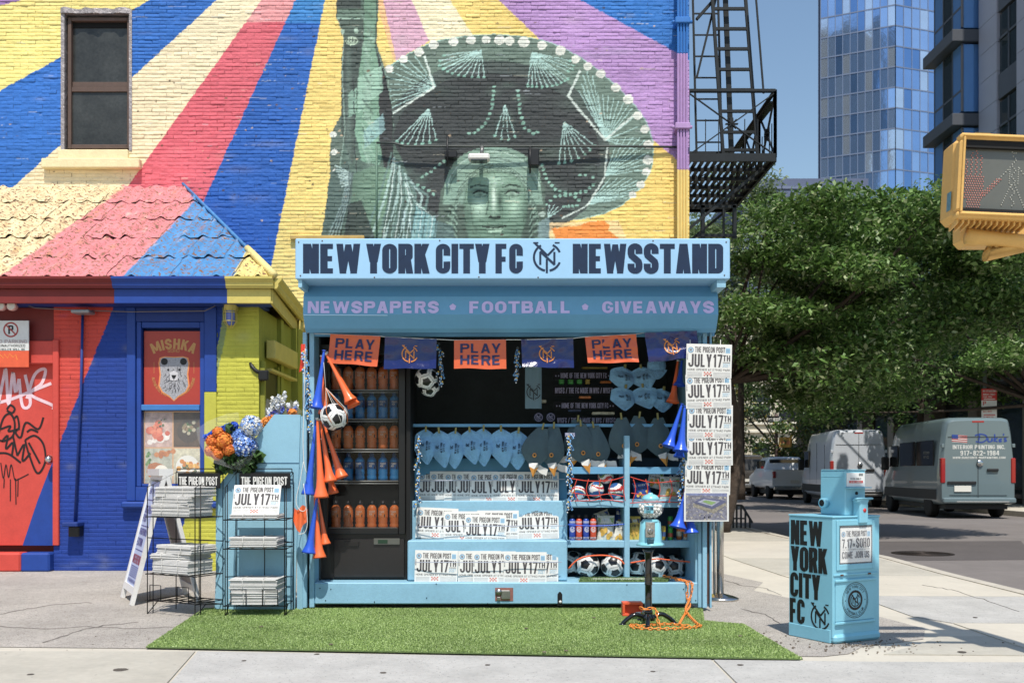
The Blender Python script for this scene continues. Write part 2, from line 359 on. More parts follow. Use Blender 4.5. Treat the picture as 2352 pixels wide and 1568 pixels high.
# ---------------------------------------------------------------- a painted canvas (numpy), sampled per vertex as paint
class Canvas:
    def __init__(s, x0, x1, y0, y1, base):
        s.x0, s.y0 = x0, y0; s.w, s.h = int(x1-x0), int(y1-y0); s.a = np.zeros((s.h, s.w, 3)); s.a[:] = lin(base)
    def _box(s, P_):
        x0 = max(int(P_[:, 0].min())-1, 0); x1 = min(int(P_[:, 0].max())+2, s.w); y0 = max(int(P_[:, 1].min())-1, 0); y1 = min(int(P_[:, 1].max())+2, s.h)
        return x0, x1, y0, y1
    def mask(s, pts):
        Pq = np.array(pts, float)-(s.x0, s.y0); x0, x1, y0, y1 = s._box(Pq)
        if x1 <= x0 or y1 <= y0: return None
        X, Y = np.meshgrid(np.arange(x0, x1)+.5, np.arange(y0, y1)+.5); ins = np.zeros(X.shape, bool); n = len(Pq)
        for i in range(n):
            ax, ay = Pq[i]; bx, by = Pq[(i+1) % n]
            if ay == by: continue
            c = ((ay > Y) != (by > Y)) & (X < (bx-ax)*(Y-ay)/(by-ay)+ax); ins ^= c
        return ins, x0, x1, y0, y1, X, Y
    def poly(s, pts, c, a=1.0, c2=None, d=(0, 1)):
        r = s.mask(pts)
        if r is None: return s
        ins, x0, x1, y0, y1, X, Y = r; sub = s.a[y0:y1, x0:x1]; cc = lin(c)[None, None, :]*np.ones(X.shape+(1,))
        if c2 is not None:          # a painter's blend from one colour to the other
            q = X*d[0]+Y*d[1]; lo, hi = q[ins].min() if ins.any() else 0, q[ins].max() if ins.any() else 1; f = ((q-lo)/(hi-lo+1e-6))[..., None].clip(0, 1)
            cc = cc*(1-f)+lin(c2)*f
        sub[ins] = sub[ins]*(1-a)+cc[ins]*a; return s
    def ell(s, cx, cy, rx, ry, c, a=1.0, rot=0, c2=None, d=(0, 1)):
        ca, sa = cos(radians(rot)), sin(radians(rot))
        return s.poly([(cx+rx*cos(t)*ca-ry*sin(t)*sa, cy+rx*cos(t)*sa+ry*sin(t)*ca) for t in np.linspace(0, 2*pi, 33)[:-1]], c, a, c2, d)
    def soft(s, cx, cy, rx, ry, c, a=1.0):
        x0 = max(int(cx-rx*2-s.x0), 0); x1 = min(int(cx+rx*2-s.x0), s.w); y0 = max(int(cy-ry*2-s.y0), 0); y1 = min(int(cy+ry*2-s.y0), s.h)
        if x1 <= x0 or y1 <= y0: return s
        X, Y = np.meshgrid(np.arange(x0, x1)+s.x0, np.arange(y0, y1)+s.y0)
        f = (a*np.exp(-(((X-cx)/rx)**2+((Y-cy)/ry)**2)*1.6))[..., None]; sub = s.a[y0:y1, x0:x1]; sub[:] = sub*(1-f)+lin(c)*f; return s
    def line(s, pts, w, c, a=1.0):
        for (ax, ay), (bx, by) in zip(pts[:-1], pts[1:]):
            l = sqrt((bx-ax)**2+(by-ay)**2) or 1; nx, ny = -(by-ay)/l*w/2, (bx-ax)/l*w/2
            s.poly([(ax+nx, ay+ny), (bx+nx, by+ny), (bx-nx, by-ny), (ax-nx, ay-ny)], c, a)
        return s
    def at(s, px, py):
        ix = np.clip((px-s.x0).astype(int), 0, s.w-1); iy = np.clip((py-s.y0).astype(int), 0, s.h-1); return s.a[iy, ix]
def vnoise(x, y, seed=0):
    """smooth value noise, vectorised"""
    def hsh(i, j): n_ = (i*374761393+j*668265263+seed*1442695041) & 0x7fffffff; n_ = (n_ ^ (n_ >> 13))*1274126177 & 0x7fffffff; return ((n_ ^ (n_ >> 16)) & 0xffff)/65535.0
    xi = np.floor(x).astype(np.int64); yi = np.floor(y).astype(np.int64); fx = x-xi; fy = y-yi; fx = fx*fx*(3-2*fx); fy = fy*fy*(3-2*fy)
    a = hsh(xi, yi); b = hsh(xi+1, yi); c = hsh(xi, yi+1); d = hsh(xi+1, yi+1)
    return (a*(1-fx)+b*fx)*(1-fy)+(c*(1-fx)+d*fx)*fy

def smooth3(pts, n=6):
    out = []; pts = [Vector(p) for p in pts]
    for i in range(len(pts)-1):
        p0, p1, p2, p3 = (pts[max(min(j, len(pts)-1), 0)] for j in (i-1, i, i+1, i+2))
        for k in range(n):
            t = k/n; out.append(.5*((2*p1)+(p2-p0)*t+(2*p0-5*p1+4*p2-p3)*t*t+(3*p1-3*p2+p3-p0)*t**3))
    return out+[pts[-1]]
# ---------------------------------------------------------------- ground
Mcon = mat('concrete', rgb(196, 188, 172), .9, n=(1.7, .09), bump=(140, .5, .004), wear=(9, .69, rgb(150, 143, 132)))
Mcon2 = mat('concrete_slab', rgb(180, 174, 160), .9, n=(2.3, .14), bump=(150, .55, .004), wear=(26, .67, rgb(134, 128, 120)))
Mcon3 = mat('concrete_slab_grey', rgb(180, 177, 171), .92, n=(3.1, .16), bump=(60, .8, .006), wear=(60, .62, rgb(128, 126, 124)))
Masp = mat('old_asphalt', rgb(184, 176, 166), .95, n=(1.3, .22), bump=(95, 1.0, .012), wear=(120, .55, rgb(122, 114, 106)))
Mroad = mat('road_asphalt', rgb(122, 115, 111), .93, n=(.5, .16), bump=(120, .6, .006), wear=(40, .66, rgb(78, 74, 74)))
Mjoint = mat('joint_dirt', rgb(88, 80, 72), .95, n=(8, .2))
Mkerb = mat('kerb_stone', rgb(188, 180, 165), .85, n=(4, .15), bump=(60, .5, .004))
Mpaint = mat('road_paint', rgb(222, 218, 205), .8, n=(9, .25), wear=(22, .6, rgb(120, 114, 108)))
Mgravel = mat('gravel_dirt', rgb(120, 106, 90), .95, n=(14, .35), bump=(50, 1, .02))
def sheet(name, pts, z, m, kind='structure', parent=None, label=None):
    b = MB(); b.add([(p[0], p[1], z) for p in pts], [tuple(range(len(pts)))], m); return b.build(name, parent, kind=kind, label=label)
ground = sheet('ground', [(-300, -80), (300, -80), (300, 500), (-300, 500)], -.16, mat('far_ground', rgb(120, 114, 106), .95, n=(.2, .1)))
road = sheet('road', [(4.6, -40), (14.3, -40), (14.3, 150), (4.6, 150)], -.12, Mroad)
# near sidewalk: a slab with a real edge at the kerb, rounded inlet included
b = MB(); kx = [(4.62, -40), (4.62, 6.5), (4.66, 8.5), (4.84, 9.4), (4.86, 11.2), (4.92, 12.4), (4.98, 13.5), (4.86, 15.3), (4.74, 17.4), (4.72, 60)]
b.prism([(-60, -40)]+kx+[(-60, 60)], -.155, 0, Mcon, 'z'); sidewalk = b.build('sidewalk', kind='structure')
b = MB()
for (xa, ya), (xb, yb) in zip(kx[1:-1], kx[2:]):
    n_ = max(1, int((yb-ya)/1.8))
    for i in range(n_):
        p = (xa+(xb-xa)*i/n_, ya+(yb-ya)*i/n_); q = (xa+(xb-xa)*(i+1)/n_, ya+(yb-ya)*(i+1)/n_)
        b.beam((p[0]+.05, p[1]+.006, -.07), (q[0]+.05, q[1]-.006, -.07), .14, .158, Mkerb)
b.build('kerb', kind='structure')
b = MB(); b.box(14.2, 14.4, -20, 120, -.15, .03, Mkerb); b.build('far_kerb', kind='structure')
b = MB(); b.box(14.4, 17.2, -20, 120, -.15, .025, Mcon); b.build('far_sidewalk', kind='structure')
# worn asphalt apron in front of the buildings (subdivided, uneven)
ap = [(-60, 6.62), (-3.4, 6.59), (.0, 6.4), (1.95, 6.25), (2.15, 6.35), (2.32, 6.6), (2.85, 6.9), (3.05, 7.35), (2.95, 7.9), (2.35, 9.7), (2.62, 10.4), (2.3, 11.6), (1.6, 11.9), (1.45, 14), (-60, 14)]
apron = sheet('asphalt_apron', ap, .004, Masp)
# bottom strip of slabs
slabs = [([(-60, 6.585), (-2.04, 6.41-.008), (-1.755, 4.6), (-60, 4.6)], Mcon2), ([(-2.02, 6.405), (1.222, 6.12), (1.20, 4.6), (-1.735, 4.6)], Mcon3),
         ([(1.242, 6.118), (2.18, 6.06), (4.55, 6.0), (4.55, 4.6), (1.222, 4.6)], Mcon3)]
for s_, m_ in slabs:
    b = MB(); b.prism(s_, .001, .009, m_, 'z'); b.build('slab', sidewalk)
rr_ = [([(2.36, 6.32), (3.35, 6.28), (3.35, 7.0), (3.0, 7.0), (2.72, 6.66)], Mcon2), ([(3.37, 6.27), (4.55, 6.25), (4.55, 7.55), (3.37, 7.6)], Mcon), ([(3.37, 7.62), (4.55, 7.57), (4.72, 9.2), (3.2, 9.25), (3.2, 7.95)], Mcon3),
       ([(3.2, 9.27), (4.74, 9.22), (4.8, 11.0), (3.0, 11.05)], Mcon), ([(3.0, 11.07), (4.8, 11.02), (4.88, 13.2), (2.9, 13.2)], Mcon2), ([(2.9, 13.22), (4.9, 13.22), (4.7, 16.4), (2.9, 16.4)], Mcon), ([(2.9, 16.42), (4.66, 16.42), (4.66, 19.4), (2.9, 19.4)], Mcon2)]
for s_, m_ in rr_:
    b = MB(); b.prism(s_, .001, .007, m_, 'z'); b.build('slab', sidewalk)
# gravel round the vending box, dark gum spots
b = MB()
for i in range(320):
    a = random.uniform(0, 6.28); r = abs(random.gauss(0, .28)); x = 2.3+1.35*r*cos(a); y = 6.62+r*sin(a)*.8; s_ = random.uniform(.004, .010)
    if random.random() < .35: x = random.uniform(-3.2, 2.6); y = random.uniform(6.5, 7.2)+random.gauss(0, .1); s_ *= .6
    if y < 6.25 or x < -3.2: continue
    b.ball((x, y, .006+s_*.3), s_, random.choice([Mgravel, Mgravel, Masp]), 5, 3, (1, random.uniform(.6, 1), .6))
b.build('gravel', kind='stuff')
b = MB()
for px, py, r in ((276, 1541, .045), (728, 1500+5, .02), (1500, 1545, .015), (1120, 1530, .018), (1990, 1440, .02), (2240, 1420, .02), (560, 1520, .016), (70, 1552, .02), (2210, 1500, .03), (1700, 1530, .02), (880, 1548, .02)):
    g_ = G(px, py); b.prism([(g_.x+r*cos(t)*random.uniform(.8, 1.1), g_.y+r*sin(t)*random.uniform(.8, 1.1)) for t in np.linspace(0, 2*pi, 12)[:-1]], .0105, .012, Mjoint, 'z')
b.build('gum_spot', kind='stuff')
# cracks in the apron, drawn as thin raised tar lines
b = MB(); Mtar = mat('crack_tar', rgb(128, 121, 115), .9, n=(20, .3))
for path in ([(0, 1412), (60, 1400), (130, 1390), (230, 1384)], [(100, 1478), (180, 1450), (250, 1436), (330, 1430)], [(0, 1440), (90, 1446), (200, 1440), (300, 1446), (420, 1440)], [(1650, 1330), (1700, 1345), (1760, 1352), (1800, 1370)], [(1700, 1400), (1760, 1412), (1800, 1440)], [(2120, 1345), (2188, 1356), (2270, 1382), (2352, 1410)]):
    pts = []
    for (xa, ya), (xb, yb) in zip(path[:-1], path[1:]):
        for i in range(6): pts.append(G(xa+(xb-xa)*i/6+random.uniform(-3, 3), ya+(yb-ya)*i/6+random.uniform(-1.2, 1.2)))
    for p, q in zip(pts[:-1], pts[1:]): b.beam((p.x, p.y, .009), (q.x, q.y, .009), random.uniform(.002, .008), .003, Mtar)
b.build('crack', kind='stuff')
# road: patches, lane dash, manhole
b = MB(); b.prism([(8.6, 32.5), (9.35, 30), (9.5, 30), (8.75, 32.5)], -.117, -.114, Mpaint, 'z'); b.build('lane_marking', kind='structure')
b = MB(); b.prism([(4.95, 14.2), (7.6, 14.4), (9.3, 18.2), (5.0, 18.0)], -.118, -.116, mat('road_patch', rgb(92, 86, 84), .95, n=(.9, .15), bump=(110, .7, .006)), 'z'); b.build('road_patch', kind='structure')
Miron = mat('cast_iron', rgb(58, 50, 46), .6, .6, n=(30, .3))
mh = thing('manhole_cover', 'round dark iron manhole cover set in the road surface', 'manhole cover', (6.35, 15.4, -.115))
b = MB(); b.lathe([(.46, 0), (.46, .006), (.37, .006), (.37, 0)], Miron, 28); b.build('rim', mh)
b = MB(); b.lathe([(.001, .004), (.36, .004), (.36, .0)], Miron, 28)
for i in range(6): b.lathe([(.3-.05*i, .004), (.3-.05*i, .010), (.28-.05*i, .010), (.28-.05*i, .004)], Miron, 24, cap=False)
b.build('lid', mh)

# ---------------------------------------------------------------- brickwork
Mwall = mat('painted_brick', attr=True, rough=.75, n=(7, .10), bump=(70, .8, .006))
def brick_wall(parent, cv, D, x0, x1, z0, z1, course, L, holes=(), near=(0, 0), n_ind=300, seed=1, chips=.05, proud=.0085, rgh=1.0):
    """every brick is a proud, uneven patch; the paint colour is sampled from the canvas at each vertex"""
    us = np.array([0, .03, .08]+[.08+.84*i/13 for i in range(1, 13)]+[.92, .97, 1]); vs = np.array([0, .13, .36, .64, .87, 1]); rng = random.Random(seed)
    bl = []; row = 0; z = z0
    while z < z1-1e-6:
        zt = min(z+course, z1); x = x0-(L/2 if row % 2 else 0)+rng.uniform(-.01, .01)
        cuts = [(hx0, hx1) for hx0, hx1, hz0, hz1 in holes if hz0 < (z+zt)/2 < hz1]
        while x < x1:
            a, e = max(x, x0), min(x+L+rng.uniform(-.004, .004), x1); segs = [(a, e)]
            for hx0, hx1 in cuts:
                ns = []
                for sa, se in segs:
                    if se <= hx0 or sa >= hx1: ns.append((sa, se)); continue
                    if sa < hx0: ns.append((sa, hx0))
                    if se > hx1: ns.append((hx1, se))
                segs = ns
            for sa, se in segs:
                if se-sa > .012: bl.append((sa, se, z, zt))
            x += L
        z = zt; row += 1
    bl.sort(key=lambda q: ((q[0]+q[1])/2-near[0])**2+((q[2]+q[3])/2-near[1])**2)
    nu, nv = len(us), len(vs); FQ = np.array([(j*nu+i, j*nu+i+1, (j+1)*nu+i+1, (j+1)*nu+i) for j in range(nv-1) for i in range(nu-1)])
    U, V = np.meshgrid(us, vs); edge = ((U <= 0) | (U >= 1) | (V <= 0) | (V >= 1))
    allV = []; allC = []
    B = np.array(bl); n = len(B)
    X = B[:, 0, None, None]+(B[:, 1]-B[:, 0])[:, None, None]*U; Z = B[:, 2, None, None]+(B[:, 3]-B[:, 2])[:, None, None]*V
    r1 = vnoise(X*22, Z*40, seed)*.6+vnoise(X*60, Z*90, seed+1)*.4; low = vnoise(X*1.3, Z*1.7, seed+2)
    jit = RNG.normal(0, .0022, n)[:, None, None]; depth = proud+(jit+(r1-.5)*.010+(low-.5)*.012)*rgh
    tilt = RNG.normal(0, .0022*rgh, n)[:, None, None]*(V-.5)*2; depth = depth+tilt
    filled = (vnoise(X[:, :, :1]*2.1+7, Z[:, :, :1]*9, seed+5) > .42)
    side = (U <= .0) | (U >= 1.0)                       # upright joints are mostly filled by paint
    mort = np.where(side & (V > .05) & (V < .95), np.where(filled, depth*.82, depth*.3), depth*.42+(r1-.5)*.002)
    Y = D-np.where(edge, mort, depth)
    Zs = Z+np.where(edge & ((V <= 0) | (V >= 1)), (vnoise(X*9, Z*3+3, seed+9)-.5)*.008*rgh, 0)
    px = 1176+X*F/D; py = 1080-(Z-CAMZ)*F/D
    C = cv.at((px+(vnoise(X*30, Z*30, 11)-.5)*2.2).ravel(), (py+(vnoise(X*30, Z*30, 12)-.5)*2.2).ravel()).reshape(n, nv, nu, 3)
    C = C*(1+(vnoise(X*.9, Z*2.2, seed+7)-.5)*.16+(RNG.random(n)-.5)[:, None, None]*.05)[..., None]
    # flaked spots show old masonry
    ch = (vnoise(X*19+3, Z*31, seed+20) > 1-chips*.55) & ~edge
    C[ch] = C[ch]*.45+np.array(lin((120, 95, 70)))*.3
    V3 = np.stack([X, Y, Zs], -1).reshape(n, nu*nv, 3); C = C.reshape(n, nu*nv, 3)
    for i in range(min(n_ind, n)):
        link('brick', np_mesh('brick', V3[i], FQ, Mwall, C[i], True), parent, world=True)
    if n > n_ind:
        k = n-n_ind; FF = (FQ[None]+(np.arange(k)*nu*nv)[:, None, None]).reshape(-1, 4)
        link('brick_courses', np_mesh('brick_courses', V3[n_ind:].reshape(-1, 3), FF, Mwall, C[n_ind:].reshape(-1, 3), True), parent, kind='stuff', world=True)

# ---------------------------------------------------------------- the mural building
YEL = (240, 208, 112); BLU = (32, 108, 194); CRM = (238, 224, 184); PNK = (220, 98, 112); LIL = (182, 140, 196)
cv = Canvas(-280, 1600, -160, 800, YEL)
cv.poly([(-280, -160), (190, -160), (75, 0), (0, 18), (-280, 120)], (150, 110, 170))
cv.poly([(-280, 30), (0, 15), (57, 0), (200, -90), (580, -160), (347, 0), (305, 22), (141, 132), (0, 209), (-280, 360)], (236, 214, 128), c2=(240, 226, 120))
cv.poly([(-280, 360), (0, 209), (141, 132), (308, 22), (347, 0), (585, -160), (690, -160), (499, 0), (308, 176), (135, 338), (30, 431), (-280, 690)], BLU)
cv.poly([(690, -160), (499, 0), (308, 176), (135, 338), (30, 431), (-280, 690), (-280, 800), (0, 640), (292, 431), (602, 0), (700, -160)], CRM, c2=(240, 216, 170))
cv.poly([(700, -160), (602, 0), (292, 431), (240, 520), (420, 560), (461, 477), (680, 0), (730, -160)], PNK, c2=(226, 96, 108))
cv.poly([(720, -160), (602, 0), (565, 52), (656, 52), (680, 0), (760, -160)], (226, 150, 150))
cv.poly([(740, -160), (680, 0), (461, 477), (380, 700), (612, 700), (617, 640), (747, 0), (770, -160)], BLU, c2=(20, 84, 170))
cv.poly([(740, -160), (680, 0), (655, 55), (736, 55), (747, 0), (770, -160)], (70, 160, 205), c2=(40, 125, 198))
cv.poly([(850, -160), (862, 0), (905, 140), (925, 150), (905, 0), (880, -160)], (240, 188, 130))
cv.poly([(880, -160), (880, 0), (910, 140), (986, 95), (945, 0), (915, -160)], (214, 166, 186))
cv.poly([(915, -160), (945, 0), (986, 95), (1088, 85), (1033, 0), (980, -160)], CRM)
cv.poly([(980, -160), (1033, 0), (1088, 85), (1246, 100), (1144, 0), (1060, -160)], YEL)
cv.poly([(1060, -160), (1144, 0), (1246, 98), (1420, 250), (1502, 324), (1584, 395), (1600, 410), (1600, 150), (1555, 123), (1330, 0), (1200, -160)], LIL)
cv.poly([(1200, -160), (1330, 0), (1555, 123), (1600, 150), (1600, -160)], (30, 115, 195))
cv.poly([(1502, 324), (1600, 405), (1600, 800), (1230, 800), (1230, 500)], (242, 206, 104))
for i in range(260):
    cv.soft(random.uniform(-280, 1600), random.uniform(-160, 800), random.uniform(8, 50), random.uniform(4, 14), random.choice([(240, 226, 190), (200, 170, 100), (150, 150, 150)]), random.uniform(.03, .10))
# hat
GRN = (94, 110, 98); DRK = (60, 64, 64); TEA = (176, 212, 202); PAL = (214, 226, 214)
hat = [(884, 160), (928, 131), (963, 111), (998, 96), (1041, 88), (1080, 83), (1139, 80), (1205, 86), (1248, 94), (1287, 107), (1330, 131), (1377, 164), (1416, 199), (1447, 230), (1471, 258), (1486, 285), (1500, 324), (1500, 363), (1494, 395), (1478, 422), (1455, 449), (1428, 471), (1389, 490), (1330, 504), (1256, 512), (1240, 560), (760, 560), (768, 445), (758, 410), (758, 352), (763, 305), (779, 273), (800, 240), (830, 200)]
cv.poly(hat, GRN, c2=(112, 134, 120), d=(1, 0))
cv.ell(1140, 345, 262, 205, (74, 84, 80), rot=6); cv.ell(1140, 350, 240, 180, DRK, rot=6)
for k in range(40): cv.soft(random.uniform(880, 1480), random.uniform(90, 500), random.uniform(20, 60), random.uniform(8, 22), random.choice([(130, 160, 140), (60, 66, 66), (84, 110, 96)]), .16)
cv.line(hat[:24], 2.5, (165, 205, 190), .8)
def fan(ax, ay, pts, n, w=2.2, c=TEA, dots=True):
    (x0, y0), (x1, y1) = pts
    n = max(4, int(n*.72))
    for i in range(n):
        f = i/(n-1); ex, ey = x0+(x1-x0)*f, y0+(y1-y0)*f; l = 1+.12*sin(pi*f); ex, ey = ax+(ex-ax)*l, ay+(ey-ay)*l
        cv.line([(ax, ay), (ex, ey)], w, c, .85)
        if dots: cv.ell(ex, ey, 3.6, 3, (140, 190, 170), .9)
fan(1105, 117, [(1018, 160), (1112, 178)], 12); fan(1105, 117, [(1020, 128), (1018, 158)], 4); fan(1222, 122, [(1212, 198), (1305, 182)], 14); fan(1222, 122, [(1305, 165), (1310, 140)], 4)
fan(1000, 200, [(900, 150), (975, 130)], 8, dots=False); fan(998, 203, [(897, 250), (894, 165)], 11, dots=False); cv.line([(975, 128), (997, 202), (900, 262)], 5, PAL, .9)
fan(985, 250, [(912, 325), (1002, 322)], 11); fan(1160, 240, [(1137, 312), (1183, 314)], 6); fan(1295, 280, [(1284, 375), (1366, 335)], 10)
fan(1392, 322, [(1335, 192), (1360, 175)], 4, dots=False); fan(1392, 322, [(1330, 210), (1452, 250)], 17, dots=False); fan(1392, 322, [(1455, 270), (1465, 345)], 6, dots=False)
cv.line([(1333, 162), (1305, 222), (1390, 322), (1458, 262)], 5, PAL, .9); cv.line([(1395, 335), (1388, 410)], 4, PAL, .8)
fan(1390, 404, [(1420, 320), (1490, 330)], 9, dots=False); fan(1390, 404, [(1480, 390), (1490, 350)], 6, dots=False); fan(1350, 470, [(1400, 412), (1470, 420)], 9, dots=False); fan(1350, 470, [(1440, 455), (1470, 430)], 5, dots=False)
cv.line([(1388, 408), (1350, 472), (1290, 502)], 4, PAL, .8); fan(960, 490, [(1000, 545), (1040, 505)], 6, dots=False); fan(1258, 500, [(1262, 470), (1290, 480)], 6, dots=False)
def chain(pts, r=4.2, c=(138, 184, 164)):
    for (ax, ay), (bx, by) in zip(pts[:-1], pts[1:]):
        n = max(1, int(sqrt((bx-ax)**2+(by-ay)**2)/10))
        for i in range(n): cv.ell(ax+(bx-ax)*i/n, ay+(by-ay)*i/n, r, r*.8, c, .9)
chain([(1135, 200), (1130, 250), (1115, 285), (1090, 305), (1065, 310)]); chain([(1190, 210), (1195, 260), (1205, 295), (1225, 308), (1245, 300)]); chain([(1245, 380), (1255, 410), (1275, 435), (1310, 447), (1345, 440), (1362, 425), (1362, 408), (1345, 402), (1320, 404)])
chain([(1020, 370), (990, 395), (960, 412)]); chain([(960, 425), (985, 438), (1005, 455)]); chain([(1255, 470), (1275, 452), (1310, 447), (1330, 460), (1325, 472), (1285, 476)]); chain([(950, 475), (985, 480)])
for x, y, r in ((894, 159, 10), (927, 137, 10), (962, 120, 11), (996, 103, 11), (1042, 97, 11), (1082, 93, 11), (1117, 92, 10), (1147, 93, 12), (1170, 95, 11), (1203, 98, 13), (1245, 105, 11), (1287, 117, 12), (1322, 137, 10), (1350, 153, 10), (1380, 170, 11), (1414, 202, 11), (1443, 229, 12), (1465, 266, 11), (1481, 298, 10), (1490, 333, 11), (1488, 368, 11), (1484, 395, 10), (1472, 425, 10), (1453, 447, 9), (765, 310, 8), (768, 350, 8), (772, 395, 8), (780, 430, 7)):
    cv.ell(x, y, r, r*.92, (226, 226, 212)); cv.ell(x-2, y+2, r*.6, r*.5, (196, 202, 190), .6)
# arm, torch handle and robe
cv.poly([(776, -160), (773, 40), (790, 80), (786, 150), (790, 330), (775, 420), (745, 520), (738, 800), (1010, 800), (1010, 548), (968, 520), (950, 440), (925, 370), (905, 330), (897, 250), (885, 160), (865, 100), (870, 0), (868, -160)], (86, 108, 96))
cv.poly([(776, -160), (773, 40), (790, 80), (784, 150), (784, 300), (800, 360), (812, 380), (818, 250), (824, 170), (838, 90), (830, 30), (830, -160)], (60, 68, 66), c2=(76, 90, 82))
cv.poly([(838, -160), (836, 95), (826, 160), (815, 300), (830, 370), (870, 380), (888, 330), (880, 200), (862, 110), (868, 0), (868, -160)], (104, 136, 112), c2=(128, 168, 142))
cv.poly([(868, 120), (884, 170), (903, 260), (905, 370), (885, 392), (872, 330), (870, 200)], (58, 60, 60)); cv.poly([(822, 180), (878, 150), (880, 210), (822, 260)], (158, 196, 172), .8); cv.poly([(800, 215), (820, 200), (818, 262), (800, 270)], (150, 190, 166), .8)
for k in range(30): cv.soft(846+4*sin(k*.7), 60+k*11, 9, 12, (150, 178, 158), .28); cv.soft(884-2*(k < 8), 150+k*7, 6, 12, (50, 56, 56), .3); cv.soft(800, 120+k*9, 8, 12, (120, 142, 130), .22)
for k in range(40): cv.soft(random.uniform(765, 980), random.uniform(390, 550), random.uniform(8, 26), random.uniform(5, 16), random.choice([(150, 182, 168), (60, 72, 70), (110, 138, 124)]), .3)
cv.poly([(835, 300), (880, 262), (885, 300), (838, 342)], (150, 190, 190), .6)
cv.poly([(775, 22), (836, 22), (838, 42), (774, 42)], (104, 128, 112)); cv.line([(774, 32), (838, 32)], 2, (60, 76, 70)); cv.line([(774, 44), (838, 44)], 3, (150, 180, 160)); cv.poly([(780, 46), (836, 46), (826, 100), (812, 108), (795, 100)], (84, 100, 90))
cv.ell(808, 95, 14, 10, (176, 196, 170)); cv.line([(796, 94), (820, 94)], 1.5, (70, 80, 74)); [cv.line([(798+6*k, 88), (798+6*k, 100)], 1.2, (70, 80, 74)) for k in range(4)]; cv.ell(787, 74, 4, 6, (165, 190, 170)); cv.ell(818, 72, 5, 7, (165, 190, 170))
cv.line([(812, 175), (815, 340), (822, 420)], 2, (56, 62, 62)); cv.line([(868, 0), (862, 110), (890, 180), (902, 260), (904, 360)], 2, (150, 180, 160), .6)
cv.poly([(758, 400), (800, 370), (812, 440), (770, 548), (738, 800), (735, 560), (745, 500)], (84, 104, 96)); cv.poly([(812, 400), (860, 380), (900, 390), (875, 548), (800, 548)], (90, 116, 98), c2=(122, 156, 130), d=(1, 0))
for k in range(9):        # robe folds
    x = 862+k*14; cv.line([(900+k*6, 352+k*9), (x+10, 450), (x-30+k*2, 560)], 5, (176, 204, 196) if k % 2 else (110, 140, 132), .75)
for k in range(12): cv.line([(925+k*5, 480+k*4), (915+k*11, 560)], 3, (196, 222, 222) if k % 2 else (96, 120, 120), .7)
for k in range(8): cv.line([(752+k*4, 548), (785+k*2, 470), (800+k*1.5, 395)], 3, (52, 60, 62) if k % 2 else (150, 176, 170), .6)
for k in range(8): cv.line([(770+k*2, 380+k*7), (800, 396+k*4)], 3.5, (190, 214, 206), .7)
cv.poly([(800, 470), (830, 460), (862, 548), (790, 548)], (50, 56, 56), .8); cv.poly([(955, 470), (1000, 500), (1015, 560), (940, 560)], (130, 180, 182), .7)
# head: soft modelling, as sprayed
cv.poly([(1030, 405), (1012, 440), (1000, 560), (1262, 560), (1256, 500), (1250, 430), (1236, 405)], (84, 102, 90))
cv.poly([(1018, 470), (1020, 425), (1030, 394), (1045, 371), (1065, 354), (1095, 342), (1130, 337), (1165, 340), (1198, 351), (1224, 371), (1240, 398), (1246, 470)], (128, 158, 140))
for k in range(9): cv.soft(1050+k*22, 362-abs(k-4)*-3+abs(k-4)*3, 16, 9, (176, 204, 188), .45)
cv.line(arc(1133, 452, 104, 88, 185, 355, 18), 3, (82, 104, 94), .7); cv.line(arc(1133, 445, 108, 96, 190, 350, 18), 2, (190, 214, 200), .7)
for s_ in (-1, 1):        # waved hair parted in the middle, then falling beside the face
    for k in range(15):
        x0 = 1136+s_*2; cv.line([(x0, 376+k*1.2), (x0+s_*(26+k*2), 380+k*2.6), (x0+s_*(58+k*2.4), 400+k*5), (x0+s_*(80+k*1.8), 432+k*7), (x0+s_*(84+k*1.9), 480+k*6)], 3.2, ((146, 176, 156), (70, 88, 80), (112, 140, 122))[k % 3], .8)
face = [(1066, 470), (1070, 436), (1084, 412), (1108, 398), (1136, 392), (1164, 397), (1190, 410), (1206, 434), (1212, 470), (1208, 510), (1196, 548), (1180, 600), (1092, 600), (1076, 548), (1068, 510)]
cv.poly(face, (120, 152, 130), c2=(108, 142, 120)); cv.line(face[:11]+face[13:]+face[:1], 5, (92, 116, 100), .5)
for x, y, rx, ry, c, a in ((1136, 412, 30, 14, (168, 200, 178), .7), (1100, 474, 20, 26, (190, 220, 196), .85), (1180, 474, 18, 28, (176, 208, 182), .8), (1074, 500, 12, 50, (66, 86, 76), .6), (1208, 500, 12, 50, (60, 80, 70), .6), (1102, 438, 22, 11, (44, 60, 52), .9), (1176, 438, 22, 11, (40, 56, 50), .9), (1134, 455, 6, 34, (214, 234, 214), .95), (1148, 462, 7, 30, (52, 70, 60), .85), (1134, 491, 15, 7, (150, 182, 158), .7), (1136, 501, 18, 6, (30, 42, 36), .95), (1136, 513, 12, 5, (120, 150, 130), .5), (1136, 520, 23, 4.2, (28, 38, 34), .98), (1136, 528, 16, 5, (156, 190, 162), .7), (1136, 538, 16, 4, (70, 92, 80), .6), (1136, 552, 18, 9, (150, 184, 158), .7), (1092, 530, 14, 22, (88, 114, 98), .5), (1184, 532, 14, 22, (80, 104, 90), .5)): cv.soft(x, y, rx, ry, c, a)
